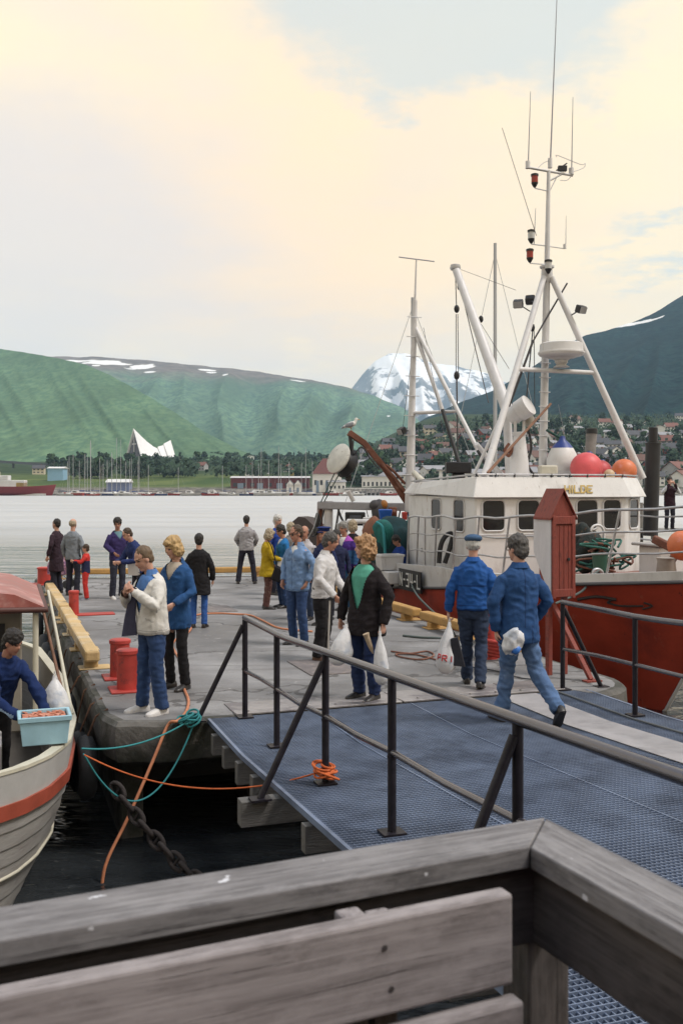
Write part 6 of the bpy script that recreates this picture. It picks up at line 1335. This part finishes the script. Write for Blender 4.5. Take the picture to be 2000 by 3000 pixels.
tag(mb.build('rope_coil', m_orope, smooth=60), 'tangled orange rope coil knotted round the gangway post', 'rope')
mb = MB(); random.seed(12)
for k in range(7):
    ph = random.uniform(0, 6.28); rr_ = random.uniform(.04, .09); tl = V((random.uniform(-.6, .6), random.uniform(-.6, .6), 1)).normalized(); a = tl.orthogonal().normalized(); b_ = tl.cross(a); cc = post_f + V((random.uniform(-.08, .03), random.uniform(-.03, .03), random.uniform(-.03, .05)))
    mb.tube([cc + (a * math.cos(q / 12 * 6.28 + ph) + b_ * math.sin(q / 12 * 6.28 + ph)) * rr_ for q in range(12)], .011, 6, closed=True)
tag(mb.build('rope_knot', m_teal, smooth=60), 'teal rope knot at the foot of the handrail brace', 'rope')
line('mooring_line', [PV(1752, 1672, 4.9), PV(1720, 1700, 4.4), PV(1690, 1740, 3.6), UV(5.7, 2.35, .45)], .02, M('line_grey_green', (.07, .09, .085), .8), 'dark mooring line from the bow fairlead to the red bitt', grp='mooring lines of the red boat')
line('mooring_line', [hull_pt(.42, 1, -1, .02) + V((0, 0, .1)), UV(6.35, 6.6, .38), gp(1330, 1858, .03), gp(1260, 1868, .02), gp(1180, 1862, .02)], .018, M('line_grey_green', (.07, .09, .085), .8), 'dark mooring line lying along the yellow kerb', grp='mooring lines of the red boat')
line('mooring_line', [UV(7.42, 10.6, .3), UV(6.9, 10.4, -.1), UV(6.35, 9.6, .30)], .009, M('line_white', (.45, .42, .40), .8), 'thin pale line hanging down the red hull', grp='mooring lines of the red boat')
line('rope', [gp(1145, 1908), gp(1200, 1914), gp(1250, 1908), gp(1270, 1920), gp(1235, 1932), gp(1180, 1926), gp(1160, 1916), gp(1220, 1918), gp(1290, 1936), gp(1330, 1945)], .012, m_rst, 'rust-coloured rope lying in a loop on the quay')
line('cable', [gp(1385, 1955), gp(1450, 1965), gp(1520, 1985), gp(1560, 1990)], .008, m_blk, 'black cable lying on the quay beside the walking men', 'cable')
ch = thing('mooring_chain', 'heavy rusty stud-link chain hanging below the quay corner', 'chain', UV(.3, -.3, -1.4)); A = P(345, 2318, 9.6); B = P(580, 2580, 8.9); m_chain = M('chain_rust', (.026, .02, .019), .9, .4, 14, .5, 50)
for k in range(9):
    c_ = A.lerp(B, k / 8) - V((0, 0, .06 * math.sin(k / 8 * math.pi))); d = (B - A).normalized(); sd_ = d.cross(V((0, 1, 0))).normalized(); fr_ = d.cross(sd_); s2 = sd_ if k % 2 == 0 else (fr_ * .8 + sd_ * .5).normalized()
    mb = MB(); mb.tube([c_ + d * (.105 * math.cos(a / 14 * 6.283)) + s2 * (.058 * math.sin(a / 14 * 6.283)) for a in range(14)], .022, 8, closed=True); mb.tube([c_ - s2 * .05, c_ + s2 * .05], .014, 6); mb.build('link', m_chain, ch, smooth=60)
# gull on the crane tip -----------------------------------------------------
gpos = PV(1028, 1262, 13.9); gl_ = thing('seagull', 'white seagull perched on the tip of the brown crane arm', 'bird', gpos); ORG[gl_.name] = V((0, 0, 0)); gl_.rotation_euler = (0, 0, R(15)); mb = MB()
mb.ell((0, 0, .16), (.15, .07, .075), Matrix.Rotation(-.35, 3, 'Y'), 14, 10); mb.tube([(.09, 0, .20), (.12, 0, .25), (.13, 0, .28)], [.05, .042, .04], 10); mb.ell((.14, 0, .30), (.05, .04, .042), None, 12, 8); mb.tube([(.18, 0, .298), (.21, 0, .29), (.235, 0, .282)], [.016, .012, .005], 6); mb.tube([(-.10, 0, .13), (-.2, 0, .09), (-.26, 0, .06)], [.05, .035, .012], 8)
for s in (-1, 1): mb.tube([(.0, s * .022, .11), (.0, s * .022, .03), (.0, s * .022, .0), (.04, s * .025, .0)], [.014, .008, .008, .01], 6); mb.ell((-.05, s * .062, .155), (.15, .018, .055), Matrix.Rotation(-.3, 3, 'Y'), 10, 8)
remesh_job(mb, 'body', [M('gull_white', (.66, .65, .63), .7, .06), M('gull_grey', (.22, .23, .26), .7, .1), M('gull_beak', (.45, .25, .05), .5)], gl_, .009, 2, paint(lambda c_, n_: 2 if (c_.x > .188 and c_.z > .26) or c_.z < .085 and c_.x > -.08 else (1 if c_.x < .04 and abs(c_.y) > .045 or c_.x < -.19 else 0)))
run_jobs()
# jetty, dark boat and small craft behind the red boat --------------------------
def simple_hull(root, L, Bm, D, mat, sheer=.25, z0=0.0, name='hull', bow=.35):
    mb = MB(); rg = []
    for i in range(15):
        s = i / 14; x = -L / 2 + L * s; f = interp([(0, .75), (.15, .92), (.5, 1), (.75, .8), (.9, .45), (1, .04)], s); zs = D + sheer * (2 * s - 1) ** 2 * (1.0 if s > .5 else .3)
        rg.append([V((x + bow * s * q[1], Bm / 2 * f * q[0], z0 - .15 + (zs + .15) * q[1])) for q in ((-.25, 0), (-.8, .35), (-1, 1), (1, 1), (.8, .35), (.25, 0))])
    mb.loft(rg); return mb.build(name, mat, root, smooth=40)
db = thing('wooden_boat', 'dark tarred boat with high raised bow beyond the quay end', 'boat', (0, 0, 0)); simple_hull(db, 7.5, 2.3, .9, M('tarred_wood', (.035, .03, .028), .7, .3, 3, .3), .9, bow=1.1)
mb = MB(); mb.box((-1.0, 0, 1.25), (1.6, 1.3, .8)); mb.build('cabin', M('cabin_grey', (.12, .11, .11), .7), db, bevel=.04)
mb = MB(); sil = [(1.9, .9), (2.2, 1.25), (2.75, 1.75), (3.3, 2.2), (3.6, 2.42), (3.85, 2.46), (4.05, 2.3), (4.1, 1.9), (4.0, .9)]
mb.loft([[V((x, y * (1 - .55 * (z - .9) / 1.6) * (1 - .25 * abs(y)), z)) for x, z in sil] for y in (-.75, -.4, 0, .4, .75)]); mb.build('bow_cover', M('cover_brown', (.045, .032, .03), .75, .2, 4, .2), db, smooth=50)
db.location = (2.6, 32.0, WZ); db.rotation_euler = (0, 0, R(152)); db.scale = (1.15,) * 3
# ================================================================== craft and jetty beyond the red boat
m_wh = M('far_white', (.62, .62, .62), .6, .08, .5, 0); m_rm = M('far_mast', (.40, .41, .43), .5, .05, 1, 0)
def sailboat(loc, rz, L, mast, hullc, lab, group, col=(.62, .62, .62)):
    t = thing('sailing_boat', lab, 'sailing boat', (0, 0, 0), group); simple_hull(t, L, L * .3, L * .11, M('far_hull_' + hullc, col, .5, .08, .5, 0), L * .03, bow=L * .08)
    mb = MB(); mb.loft([[V((x, y * w, z)) for y, z in ((-1, L * .10), (-.8, L * .16), (.8, L * .16), (1, L * .10))] for x, w in ((-L * .18, L * .09), (L * .05, L * .10), (L * .22, L * .05))]); mb.build('cabin', m_wh, t)
    mb = MB(); mb.tube([(L * .05, 0, L * .12), (L * .05, 0, mast)], [.011 * L + .03, .008 * L + .02], 6); mb.build('mast', m_rm, t); mb = MB(); mb.tube([(L * .05, 0, L * .22), (-L * .33, 0, L * .23)], .05 + L * .006, 6); mb.build('boom', M('sail_cover', (.05, .08, .22), .8), t)
    mb = MB()
    for a in (L * .5, -L * .48): mb.tube([(a, 0, L * .12), (L * .05, 0, mast * .97)], .012, 4)
    mb.build('stay', m_rm, t)
    t.location = loc; t.rotation_euler = (0, 0, rz); return t
sailboat((P(1236, 1400, 42).x, 42, WZ), R(200), 8.5, 11.8, 'white', 'white sailing boat whose mast rises behind the aft mast of the red boat', 'sailing boats behind the red boat')
sailboat((P(1470, 1400, 44).x, 44, WZ), R(190), 6.5, 14.6, 'white', 'white sailing boat whose tall mast rises between boom and tripod', 'sailing boats behind the red boat')
def motorboat(L, hullc, col, lab, group):
    t = thing('motor_boat', lab, 'motor boat', (0, 0, 0), group); simple_hull(t, L, L * .34, L * .13, M('far_hull_' + hullc, col, .5, .08, .5, 0), L * .04, bow=L * .1)
    mb = MB(); mb.loft([[V((x, y * L * .12 * q, z)) for y, z in ((-1, L * .12), (-.85, L * zt_), (.85, L * zt_), (1, L * .12))] for x, q, zt_ in ((-L * .22, 1, .25), (L * .06, 1, .27), (L * .2, .8, .14))]); c_ = mb.build('cabin', m_wh, t)
    for s in (-1, 1):
        mb = MB(); mb.box((-L * .07, s * L * .121, L * .2), (L * .18, L * .004, L * .05)); mb.build('window', m_blk, c_)
    return t
nb_ = motorboat(7.5, 'red', (.32, .05, .04), 'red-hulled work boat behind the aft mast of the red fishing boat', 'motor boats'); nb_.location = (P(1275, 1440, 38).x, 38, WZ); nb_.rotation_euler = (0, 0, R(170))
wb_ = motorboat(6.0, 'white', (.62, .62, .62), 'white motor boat with dark windows seen under the gallows beam', 'motor boats'); wb_.location = (P(1045, 1500, 34).x, 34, WZ); wb_.rotation_euler = (0, 0, R(185))
jt = thing('jetty', 'grey wooden jetty beyond the bow of the red boat', 'jetty', (12.5, 33.3, WZ)); m_jet = M('jetty_wood', (.20, .19, .18), .85, .25, 3, .3, 16)
for k in range(10): board('plank', V((9.9, 32.4 + k * .2, 1.0)), V((18, 32.4 + k * .2, 1.0)), .18, .05, m_jet, jt)
for x in (10.2, 12.6, 15, 17.4):
    for y in (32.5, 34.1): mb = MB(); mb.tube([(x, y, WZ - .3), (x, y, 1.9 if y > 33 else .98)], .12, 8); mb.build('pile', m_jet, jt, smooth=60)
mb = MB(); mb.tube(catenary((10.2, 34.1, 1.85), (12.6, 34.1, 1.85), .12, 6) + catenary((12.6, 34.1, 1.85), (15, 34.1, 1.85), .12, 6)[1:], .03, 6); mb.build('guard_rope', m_wire, jt)

# ================================================================== far shore: houses, trees, landmarks
random.seed(21)
def wcol(n, c_): return M('far_wall_' + n, c_, .8, .06, .3, 0)
def rcol(n, c_): return M('far_roof_' + n, c_, .8, .1, .3, 0)
m_fwin = M('far_window', (.03, .035, .045), .3, .1, 1, 0)
def house_proto(w, d, h, rh, wc, rc, lab, nwin=3, storeys=2, grp=None):
    t = thing('house', lab, 'house', (0, 0, 0), grp)
    mb = MB(); mb.prism([(-w / 2, -d / 2, -3), (-w / 2, d / 2, -3), (-w / 2, d / 2, h), (-w / 2, 0, h + rh), (-w / 2, -d / 2, h)], (w, 0, 0)); mb.build('wall', wc, t)
    e = .6; r = MB()
    for s in (-1, 1):
        a = V((-w / 2 - e, s * (d / 2 + e), h - e * rh / (d / 2) + .12)); b_ = V((-w / 2 - e, 0, h + rh + .12)); r.prism([a, b_, b_ + V((0, 0, .25)), a + V((0, 0, .25))], (w + 2 * e, 0, 0))
    ro_ = r.build('roof', rc, t); mb = MB(); mb.box((w * .2, .3, h + rh + .4), (.8, .8, 1.4)); mb.build('chimney', rcol('brick', (.18, .10, .08)), ro_)
    for f in range(storeys):
        for k in range(nwin):
            mb = MB(); mb.box((-w / 2 + w * (k + .5) / nwin, -d / 2 - .03, h * (f + .55) / storeys), (w / nwin * .5, .08, h / storeys * .42)); mb.build('window', m_fwin, t)
    return t
HG_ = 'houses on the far shore'
WC = dict(white=(.74, .73, .71), cream=(.56, .50, .38), red=(.30, .07, .05), yellow=(.52, .36, .10), blue=(.20, .26, .34), brown=(.16, .10, .07), grey=(.36, .36, .37))
RC = dict(dark=(.07, .07, .08), red=(.17, .075, .06), grey=(.26, .26, .28), brown=(.13, .07, .055))
protos = []
for (wn_, rn, w, d, h, rh, nw, st_) in (('white', 'dark', 11, 8, 5.2, 2.6, 4, 2), ('white', 'red', 10, 8, 5, 3, 3, 2), ('white', 'grey', 16, 9, 5.5, 1.6, 5, 2), ('cream', 'dark', 11, 8, 5, 2.8, 3, 2), ('red', 'dark', 10, 7, 4.6, 2.8, 3, 2), ('grey', 'red', 10, 8, 5, 3, 3, 2), ('yellow', 'brown', 10, 8, 5, 2.8, 3, 2), ('white', 'brown', 9, 8, 6, 3, 3, 2), ('blue', 'dark', 10, 7, 4.6, 2.6, 3, 2), ('brown', 'grey', 12, 8, 4.5, 2.2, 4, 2)):
    protos.append((wn_, rn, house_proto(w, d, h, rh, wcol(wn_, WC[wn_]), rcol(rn, RC[rn]), 'x', nw, st_)))
used_p = set()
def put_house(i, px, py, rz, s, lab, grp):
    wn_, rn, pr = protos[i]; p = on_land(px, py); lab = lab.format(w=wn_, r={'dark': 'dark', 'red': 'red', 'grey': 'grey', 'brown': 'brown'}[rn])
    if i in used_p: o = dup(pr, p, rz, s)
    else: o = pr; o.location = p; o.rotation_euler = (0, 0, rz); o.scale = (s,) * 3; used_p.add(i)
    o['label'] = lab; o['group'] = grp; o['category'] = 'house'; return o
LEFT = [(3, 115, 1388, 1.2), (8, 275, 1368, 1.4), (0, 280, 1382, 1.2), (2, 290, 1362, 1.1), (9, 372, 1375, 1.0), (0, 470, 1388, 1.1), (7, 465, 1378, 1.0), (8, 540, 1385, 1.3), (5, 592, 1378, 1.35), (3, 690, 1338, 1.2), (0, 720, 1375, 1.2), (1, 735, 1393, 1.5), (2, 770, 1380, .9), (0, 800, 1388, 1.3), (1, 835, 1382, 1.2), (7, 855, 1380, 1.1), (6, 868, 1392, 1.0), (2, 735, 1320, 1.9), (3, 830, 1330, 1.4), (1, 880, 1328, 1.1), (7, 690, 1345, .8), (4, 900, 1378, 1.3), (0, 950, 1352, 1.0), (1, 985, 1340, .9), (2, 640, 1340, .9)]
WORDS = ['beside the red boathouse', 'above the grass field', 'below the tree belt', 'under the green hill', 'among dark trees', 'near the cathedral', 'behind the marina', 'above the long red warehouse', 'on the low shore', 'by the brown-roofed warehouse']
for k, (i, px, py, s) in enumerate(LEFT):
    where = 'left of the white triangular church' if px < 370 else ('below the white triangular church' if px < 520 else ('in the trees between church and red warehouse' if px < 680 else ('above the long red warehouse' if px < 905 else 'behind the brown-roofed warehouse')))
    put_house(i, px, py, R(random.choice((-12, 8, 20, -25, 95, 80))), s * .6, '{w} house with {r} roof ' + where, 'houses on the left shore')
pts = []
tries = 0
while len(pts) < 150 and tries < 6000:
    tries += 1; px = random.uniform(1060, 2010); top_ = interp([(1060, 1340), (1150, 1300), (1250, 1268), (1450, 1245), (1700, 1238), (2000, 1232)], px); py = top_ + (1424 - top_) * random.random() ** .85
    if all(abs(px - a) > 25 or abs(py - b_) > 11 for a, b_ in pts): pts.append((px, py))
for px, py in pts:
    where = 'low on the wooded hillside' if py > 1350 else ('halfway up the wooded hillside' if py > 1290 else 'high on the wooded hillside'); where2 = 'left of the tripod mast' if px < 1500 else ('under the tripod mast' if px < 1880 else 'right of the black exhaust')
    put_house(random.choices(range(10), (7, 2, 6, 3, 2, 1.5, 1, 4, 1.5, 2.5))[0], px, py, R(random.gauss(0, 30)), random.uniform(.7, 1.2), '{w} house with {r} roof ' + where + ' ' + where2, 'houses on the right hillside')
for i in range(10):
    if i not in used_p:
        for ch_ in list(protos[i][2].children_recursive) + [protos[i][2]]: bpy.data.objects.remove(ch_)
# trees
def tree_proto(h, wd, col, seed, conif=False):
    random.seed(seed); t = thing('tree', 'x', 'tree', (0, 0, 0)); mb = MB(); mb.tube([(0, 0, -1), (.1, 0, h * .3), (0, .1, h * .7)], [.22, .16, .05], 6)
    for k in range(4): a = random.uniform(0, 6.28); mb.tube([(0, 0, h * (.3 + .1 * k)), (math.cos(a) * wd * .3, math.sin(a) * wd * .3, h * (.45 + .1 * k))], [.08, .03], 5)
    mb.build('trunk', M('birch_bark', (.30, .28, .26), .8), t); mb = MB()
    for c_ in range(9):
        a = random.uniform(0, 6.28); q = random.uniform(.15, 1); rr_ = wd / 2 * .62 * (1 - q * .7 if conif else math.sin(math.pi * (.15 + q * .75))) ; cc = V((math.cos(a) * rr_, math.sin(a) * rr_, h * (.2 + .72 * q))); cr_ = wd * (.26 if not conif else .2) * random.uniform(.7, 1.2)
        for f in range(22):
            d = V((random.gauss(0, 1), random.gauss(0, 1), random.gauss(0, 1))).normalized(); p = cc + d * cr_ * random.uniform(.6, 1.05); s = random.uniform(.35, .8) * wd / 6; u_ = (d + V((random.uniform(-.7, .7), random.uniform(-.7, .7), random.uniform(-.7, .7)))).normalized().orthogonal().normalized(); w_ = d.cross(u_).normalized()
            mb.add([p - u_ * s - w_ * s * .4, p + u_ * s * .7 - w_ * s, p + u_ * s + w_ * s * .5, p - u_ * s * .5 + w_ * s], [(0, 1, 2, 3)])
    mb.build('crown', col, t); return t
G1 = M('leaf_dark', (.022, .045, .024), .9, .4, .25, 0); G2 = M('leaf_mid', (.035, .07, .028), .9, .4, .25, 0)
tp = [tree_proto(10, 6.5, G1, 1), tree_proto(11, 7.5, G2, 2), tree_proto(8.5, 7, G1, 3), tree_proto(12, 4.6, G1, 4, True)]
tl = ['dark rounded tree ', 'mid green broad tree ', 'low spreading dark tree ', 'slim pointed dark tree ']; first = [True] * 4
def put_tree(px, py, s):
    i = random.choices(range(4), (4, 3, 3, 2))[0]; p = on_land(px, py); where = 'on the shore left of the church' if px < 370 else ('on the shore between church and red warehouse' if px < 680 else ('behind the red warehouse' if px < 930 else ('on the hillside left of the tripod mast' if px < 1500 else 'on the hillside right of the mast')))
    if first[i]: o = tp[i]; first[i] = False; o.location = p; o.scale = (s,) * 3
    else: o = dup(tp[i], p, random.uniform(0, 6.28), s)
    o['label'] = tl[i] + where; o['group'] = 'trees on the far shore'
random.seed(33)
for k in range(150):
    px = random.uniform(150, 1000); lo = interp([(150, 1362), (300, 1358), (430, 1362), (530, 1340), (620, 1325), (800, 1322), (1000, 1330)], px); py = random.uniform(lo, lo + random.choice((14, 30, 52))); put_tree(px, min(py, 1404), random.uniform(.8, 1.35))
for k in range(150):
    px = random.uniform(1010, 2010); top_ = interp([(1010, 1345), (1150, 1300), (1250, 1265), (1450, 1245), (2000, 1232)], px); put_tree(px, random.uniform(top_, 1425), random.uniform(.8, 1.3))
# unbroken wood between the houses: one mass of leaf clumps
mb = MB(); random.seed(44)
for k in range(11800):
    if k < 7200: px = random.uniform(1000, 2100); top_ = interp([(1000, 1350), (1150, 1295), (1250, 1255), (1450, 1232), (2000, 1215)], px); py = random.uniform(top_, 1424)
    else: px = random.uniform(180, 1000); lo = interp([(180, 1368), (430, 1366), (530, 1345), (620, 1325), (1000, 1325)], px); py = random.uniform(lo, 1402)
    if fbm(V((px * .016, py * .035, 2)), 3) < -.05 and py > 1270: continue
    if k < 7200 and any(abs(px - a_) < 16 and -4 < py - q_ < 10 for a_, q_ in pts): continue
    p = on_land(px, py); h = random.uniform(4, 9); r = random.uniform(1.6, 3)
    for f in range(4):
        c_ = p + V((random.uniform(-r, r), random.uniform(-r, r), h * random.uniform(.3, 1))); u_ = V((random.gauss(0, 1), random.gauss(0, 1), random.gauss(0, 1))).normalized(); w_ = u_.orthogonal().normalized(); s = random.uniform(.9, 1.9)
        mb.add([c_ - u_ * s, c_ + w_ * s, c_ + u_ * s * .8, c_ - w_ * s * .9], [(0, 1, 2, 3)])
tag(mb.build('woodland', M('leaf_wood', (.026, .052, .028), .9, .5, .12, 0), org=(0, 0, 0)), 'dark green wood filling the slope between the far houses', 'wood', kind='stuff')
# church of white triangular shells
cp = on_land(418, 1358); CH_ = thing('church', 'white church of tall triangular concrete shells below the green hill', 'church', cp); ca = R(47); ax_ = V((math.cos(ca), math.sin(ca), 0)); ay_ = V((-math.sin(ca), math.cos(ca), 0)); fo = cp - ax_ * 12
def cw(s, y, z): return fo + ax_ * s + ay_ * y + V((0, 0, z))
m_ch = M('church_white', (.78, .78, .80), .6, .05, .1, 0)
SH = [(0, 9, 38, 31, 19), (9.1, 17, 30.6, 25, 17.5), (17.1, 25, 24.6, 20, 16), (25.1, 32, 19.6, 17, 14.5), (32.3, 40, 19, 21, 14), (40.3, 50, 22.5, 27, 15)]
for (s0, s1, h0, h1, hw) in SH:
    for s in (-1, 1):
        mb = MB(); mb.add([cw(s0, s * hw, -3), cw(s0, 0, h0), cw(s1, 0, h1), cw(s1, s * hw * .93, -3), cw(s0, s * (hw - .9), -3), cw(s0, 0, h0 - 2), cw(s1, 0, h1 - 2), cw(s1, s * (hw * .93 - .9), -3)], [(0, 1, 2, 3), (4, 5, 6, 7), (0, 1, 5, 4), (3, 2, 6, 7), (0, 3, 7, 4), (1, 2, 6, 5)]); mb.build('roof_shell', m_ch, CH_)
mb = MB(); mb.add([cw(1.5, -16.5, -3), cw(1.5, 16.5, -3), cw(1.5, 0, 33)], [(0, 1, 2)]); gw_ = mb.build('glass_gable', M('church_glass', (.06, .06, .09), .3, .2, .2, 0), CH_)
mb = MB(); mb.bar(cw(1.0, 0, 0), cw(1.0, 0, 31), 1.0, .6); mb.bar(cw(1.0, -3.4, 21), cw(1.0, 3.4, 21), .6, 1.0); mb.build('cross', m_ch, gw_)
mb = MB(); mb.bar(cw(-3, -6, 4.5), cw(-3, 6, 4.5), 5, .8); mb.build('porch_roof', m_ch, CH_)
# waterside buildings
def block(name, lab, cat, px0, px1, ytop, Y, depth, wall, roof, rh, kind='gable', rz=0.0, nwin=0, doors=0):
    a = P(px0, HY, Y); b_ = P(px1, HY, Y); w = b_.x - a.x; zt_ = CH + (HY - ytop) / F * Y; z0 = -.4; c_ = V(((a.x + b_.x) / 2, Y + depth / 2, z0)); t = thing(name, lab, cat, c_); h = zt_ - z0
    mb = MB(); mb.box(c_ + V((0, 0, h / 2)), (w, depth, h)); wl_ = mb.build('wall', wall, t); mb = MB(); e = .5
    if kind == 'hip': mb.loft([[c_ + V((x * (w / 2 + e), y * (depth / 2 + e), h)) for x, y in ((-1, -1), (1, -1), (1, 1), (-1, 1))], [c_ + V((x * w * .16, y * .4, h + rh)) for x, y in ((-1, -1), (1, -1), (1, 1), (-1, 1))]])
    elif kind == 'front': mb.prism([c_ + V((-w / 2 - .3, -depth / 2 - .3, h)), c_ + V((w / 2 + .3, -depth / 2 - .3, h)), c_ + V((0, -depth / 2 - .3, h + rh))], (0, depth + .6, 0))
    else: mb.prism([c_ + V((-w / 2 - e, -depth / 2 - e, h)), c_ + V((-w / 2 - e, depth / 2 + e, h)), c_ + V((-w / 2 - e, 0, h + rh))], (w + 2 * e, 0, 0))
    mb.build('roof', roof, t)
    for k in range(nwin): mb = MB(); mb.box(c_ + V((-w / 2 + w * (k + .5) / nwin, -depth / 2 - .03, h * .55)), (w / nwin * .45, .1, h * .25)); mb.build('window', m_fwin, t)
    for k in range(doors): mb = MB(); mb.box(c_ + V((-w / 2 + w * (k + .5) / doors, -depth / 2 - .04, h * .35)), (w / doors * .3, .1, h * .6)); mb.build('door', wcol('blue', WC['blue']), t)
    if kind == 'front':
        mb = MB(); mb.prism([c_ + V((-w / 2, -depth / 2 - .33, h)), c_ + V((w / 2, -depth / 2 - .33, h)), c_ + V((0, -depth / 2 - .33, h + rh - .2))], (0, -.05, 0)); mb.build('gable', wall, t)
    return t
block('warehouse', 'long low dark red warehouse with pale roof behind the marina', 'warehouse', 676, 905, 1400, 492, 14, wcol('oxblood', (.13, .035, .04)), rcol('pale', (.5, .48, .5)), .9, nwin=9, doors=4)
block('boathouse', 'left of two small white boathouses at the marina', 'boathouse', 839, 860, 1420, 476, 6, wcol('white', WC['white']), rcol('dark', RC['dark']), 2.3, 'front', doors=1)
block('boathouse', 'right of two small white boathouses at the marina', 'boathouse', 862, 883, 1420, 476, 6, wcol('white', WC['white']), rcol('dark', RC['dark']), 2.3, 'front', doors=1)
block('warehouse', 'tall white warehouse with brown hipped roof on the far quay', 'warehouse', 916, 1000, 1388, 476, 12, wcol('white', WC['white']), rcol('maroon', (.13, .05, .045)), 7.5, 'hip', nwin=5, doors=3)
block('shed', 'low white shed beside the brown-roofed warehouse', 'shed', 962, 1012, 1412, 474, 7, wcol('white', WC['white']), rcol('grey', RC['grey']), 1.2, nwin=4)
block('hall', 'long white hall with flat grey roof behind the crane arm', 'hall', 1060, 1160, 1396, 500, 12, wcol('white', WC['white']), rcol('grey', RC['grey']), .6, nwin=8)
block('shed', 'white roofed boat shed with blue base at the left marina', 'shed', 312, 378, 1413, 480, 8, wcol('slate', (.16, .20, .34)), rcol('white', (.62, .62, .62)), 1.6)
block('shed', 'pale blue shed behind the moored red ship', 'shed', 140, 185, 1372, 560, 10, wcol('skyblue', (.25, .42, .58)), rcol('white', (.62, .62, .62)), 1.0)
dkp = thing('timber_pier', 'pale pier on many piles beside the brown-roofed warehouse', 'pier', (P(1100, HY, 470).x, 470, WZ)); a = P(1005, 1430, 470); b_ = P(1205, 1430, 470); mb = MB(); mb.bar(V((a.x, 471, 1.9)), V((b_.x, 471, 1.9)), 5, .5); mb.build('deck', m_wh, dkp)
for k in range(16): x = a.x + (b_.x - a.x) * (k + .5) / 16; mb = MB(); mb.tube([(x, 469, WZ - .5), (x, 469, 1.7)], .35, 6); mb.build('pile', wcol('grey', WC['grey']), dkp)
for (p0, p1, lab) in ((20, 135, 'pale floating pier in front of the red ship'), (400, 640, 'pale floating pier in front of the grass field'), (690, 880, 'pale floating pier in front of the red warehouse')):
    fp = thing('floating_pier', lab, 'pier', (P((p0 + p1) / 2, HY, 466).x, 466, WZ)); mb = MB(); mb.bar(V((P(p0, HY, 466).x, 466, -.9)), V((P(p1, HY, 466).x, 466, -.9)), 2.4, .9); mb.build('deck', m_wh, fp); mb = MB(); mb.bar(V((P(p0, HY, 466).x, 466, -1.37)), V((P(p1, HY, 466).x, 466, -1.37)), 2.2, .2); mb.build('float', m_blk, fp)
# red ship at the left
rs = thing('ship', 'red-hulled ship with white superstructure at the left shore', 'ship', (0, 0, 0)); simple_hull(rs, 34, 7, 4.2, M('far_hull_darkred', (.24, .04, .05), .5, .08, .5, 0), 1.0, bow=2.0)
for (x, w, z, h, n_, m_) in ((-4, 18, 4.0, 3.2, 'superstructure', m_wh), (-7, 9, 7.2, 2.2, 'bridge_deck', m_wh), (3, 4, 4.0, 2.2, 'deck_container', wcol('yellow', WC['yellow'])), (-9, 3, 9.4, 1.8, 'funnel', wcol('cream', WC['cream']))): mb = MB(); mb.box((x, 0, z + h / 2), (w, 5.5, h)); mb.build(n_, m_, rs, bevel=.2)
rs.location = (P(45, HY, 466).x, 466, WZ); rs.rotation_euler = (0, 0, R(3))
# road bridge at the far left
br = thing('road_bridge', 'slender dark road bridge at the far left under the green hill', 'bridge', P(0, 1420, 900)); mb = MB(); mb.bar(P(-260, 1335, 900), P(150, 1362, 900), 8, 2.2); mb.build('deck', wcol('bridge', (.10, .11, .13)), br)
for px in (-200, -120, -40, 40, 110): q = P(px, 1335 + (px + 260) / 410 * 27, 900); mb = MB(); mb.tube([V((q.x, q.y, q.z - 1)), V((q.x, q.y, 2))], 1.0, 8); mb.build('pillar', wcol('bridge', (.10, .11, .13)), br)
# marina boats
random.seed(55)
masts = [(206, 1338), (218, 1332), (246, 1330), (254, 1336), (263, 1292), (270, 1290), (326, 1330), (331, 1325), (345, 1282), (352, 1288), (378, 1345), (388, 1340), (402, 1348), (411, 1335), (742, 1350), (768, 1312), (813, 1308), (886, 1356), (898, 1312), (520, 1370), (655, 1365), (196, 1352), (236, 1350), (290, 1342), (306, 1358), (318, 1348), (366, 1352), (432, 1362), (724, 1362), (755, 1358), (790, 1350), (826, 1360), (850, 1352), (912, 1350)]
HC = [('white', (.62, .62, .62)), ('white', (.62, .62, .62)), ('navy', (.03, .04, .12)), ('red', (.32, .05, .04))]
for k, (px, ytop) in enumerate(masts):
    Y = random.uniform(455, 463); h = CH - WZ + (HY - ytop) / F * Y; hc_ = HC[k % 4] if k not in (1, 5) else HC[0]; sz = 'tall' if ytop < 1320 else 'short'
    sailboat((P(px, HY, Y).x, Y, WZ), R(random.choice((172, 188, 10, -12, 200))), random.uniform(8, 11), h, hc_[0], '%s-hulled sailing boat with %s mast moored at the %s marina' % (hc_[0], sz, 'left far' if px < 450 else ('middle far' if px < 700 else 'red warehouse')), 'boats in the far marina', hc_[1])
mp = {}
for k in range(26):
    px = random.choice((random.uniform(130, 560), random.uniform(610, 900), random.uniform(900, 1180))); Y = random.uniform(452, 461); hc_ = HC[random.choice((0, 0, 0, 2, 3))]; lab = '%s-hulled motor boat moored at the %s marina' % (hc_[0], 'left far' if px < 450 else ('middle far' if px < 700 else 'red warehouse'))
    if hc_[0] not in mp: o = mp[hc_[0]] = motorboat(7.0, hc_[0], hc_[1], lab, 'boats in the far marina'); o.location = (P(px, HY, Y).x, Y, WZ); o.rotation_euler = (0, 0, R(random.uniform(0, 360)))
    else: dup(mp[hc_[0]], (P(px, HY, Y).x, Y, WZ), R(random.choice((0, 180, 20, 160, 200))) + random.uniform(-.3, .3), random.uniform(.8, 1.5), lab, 'boats in the far marina')
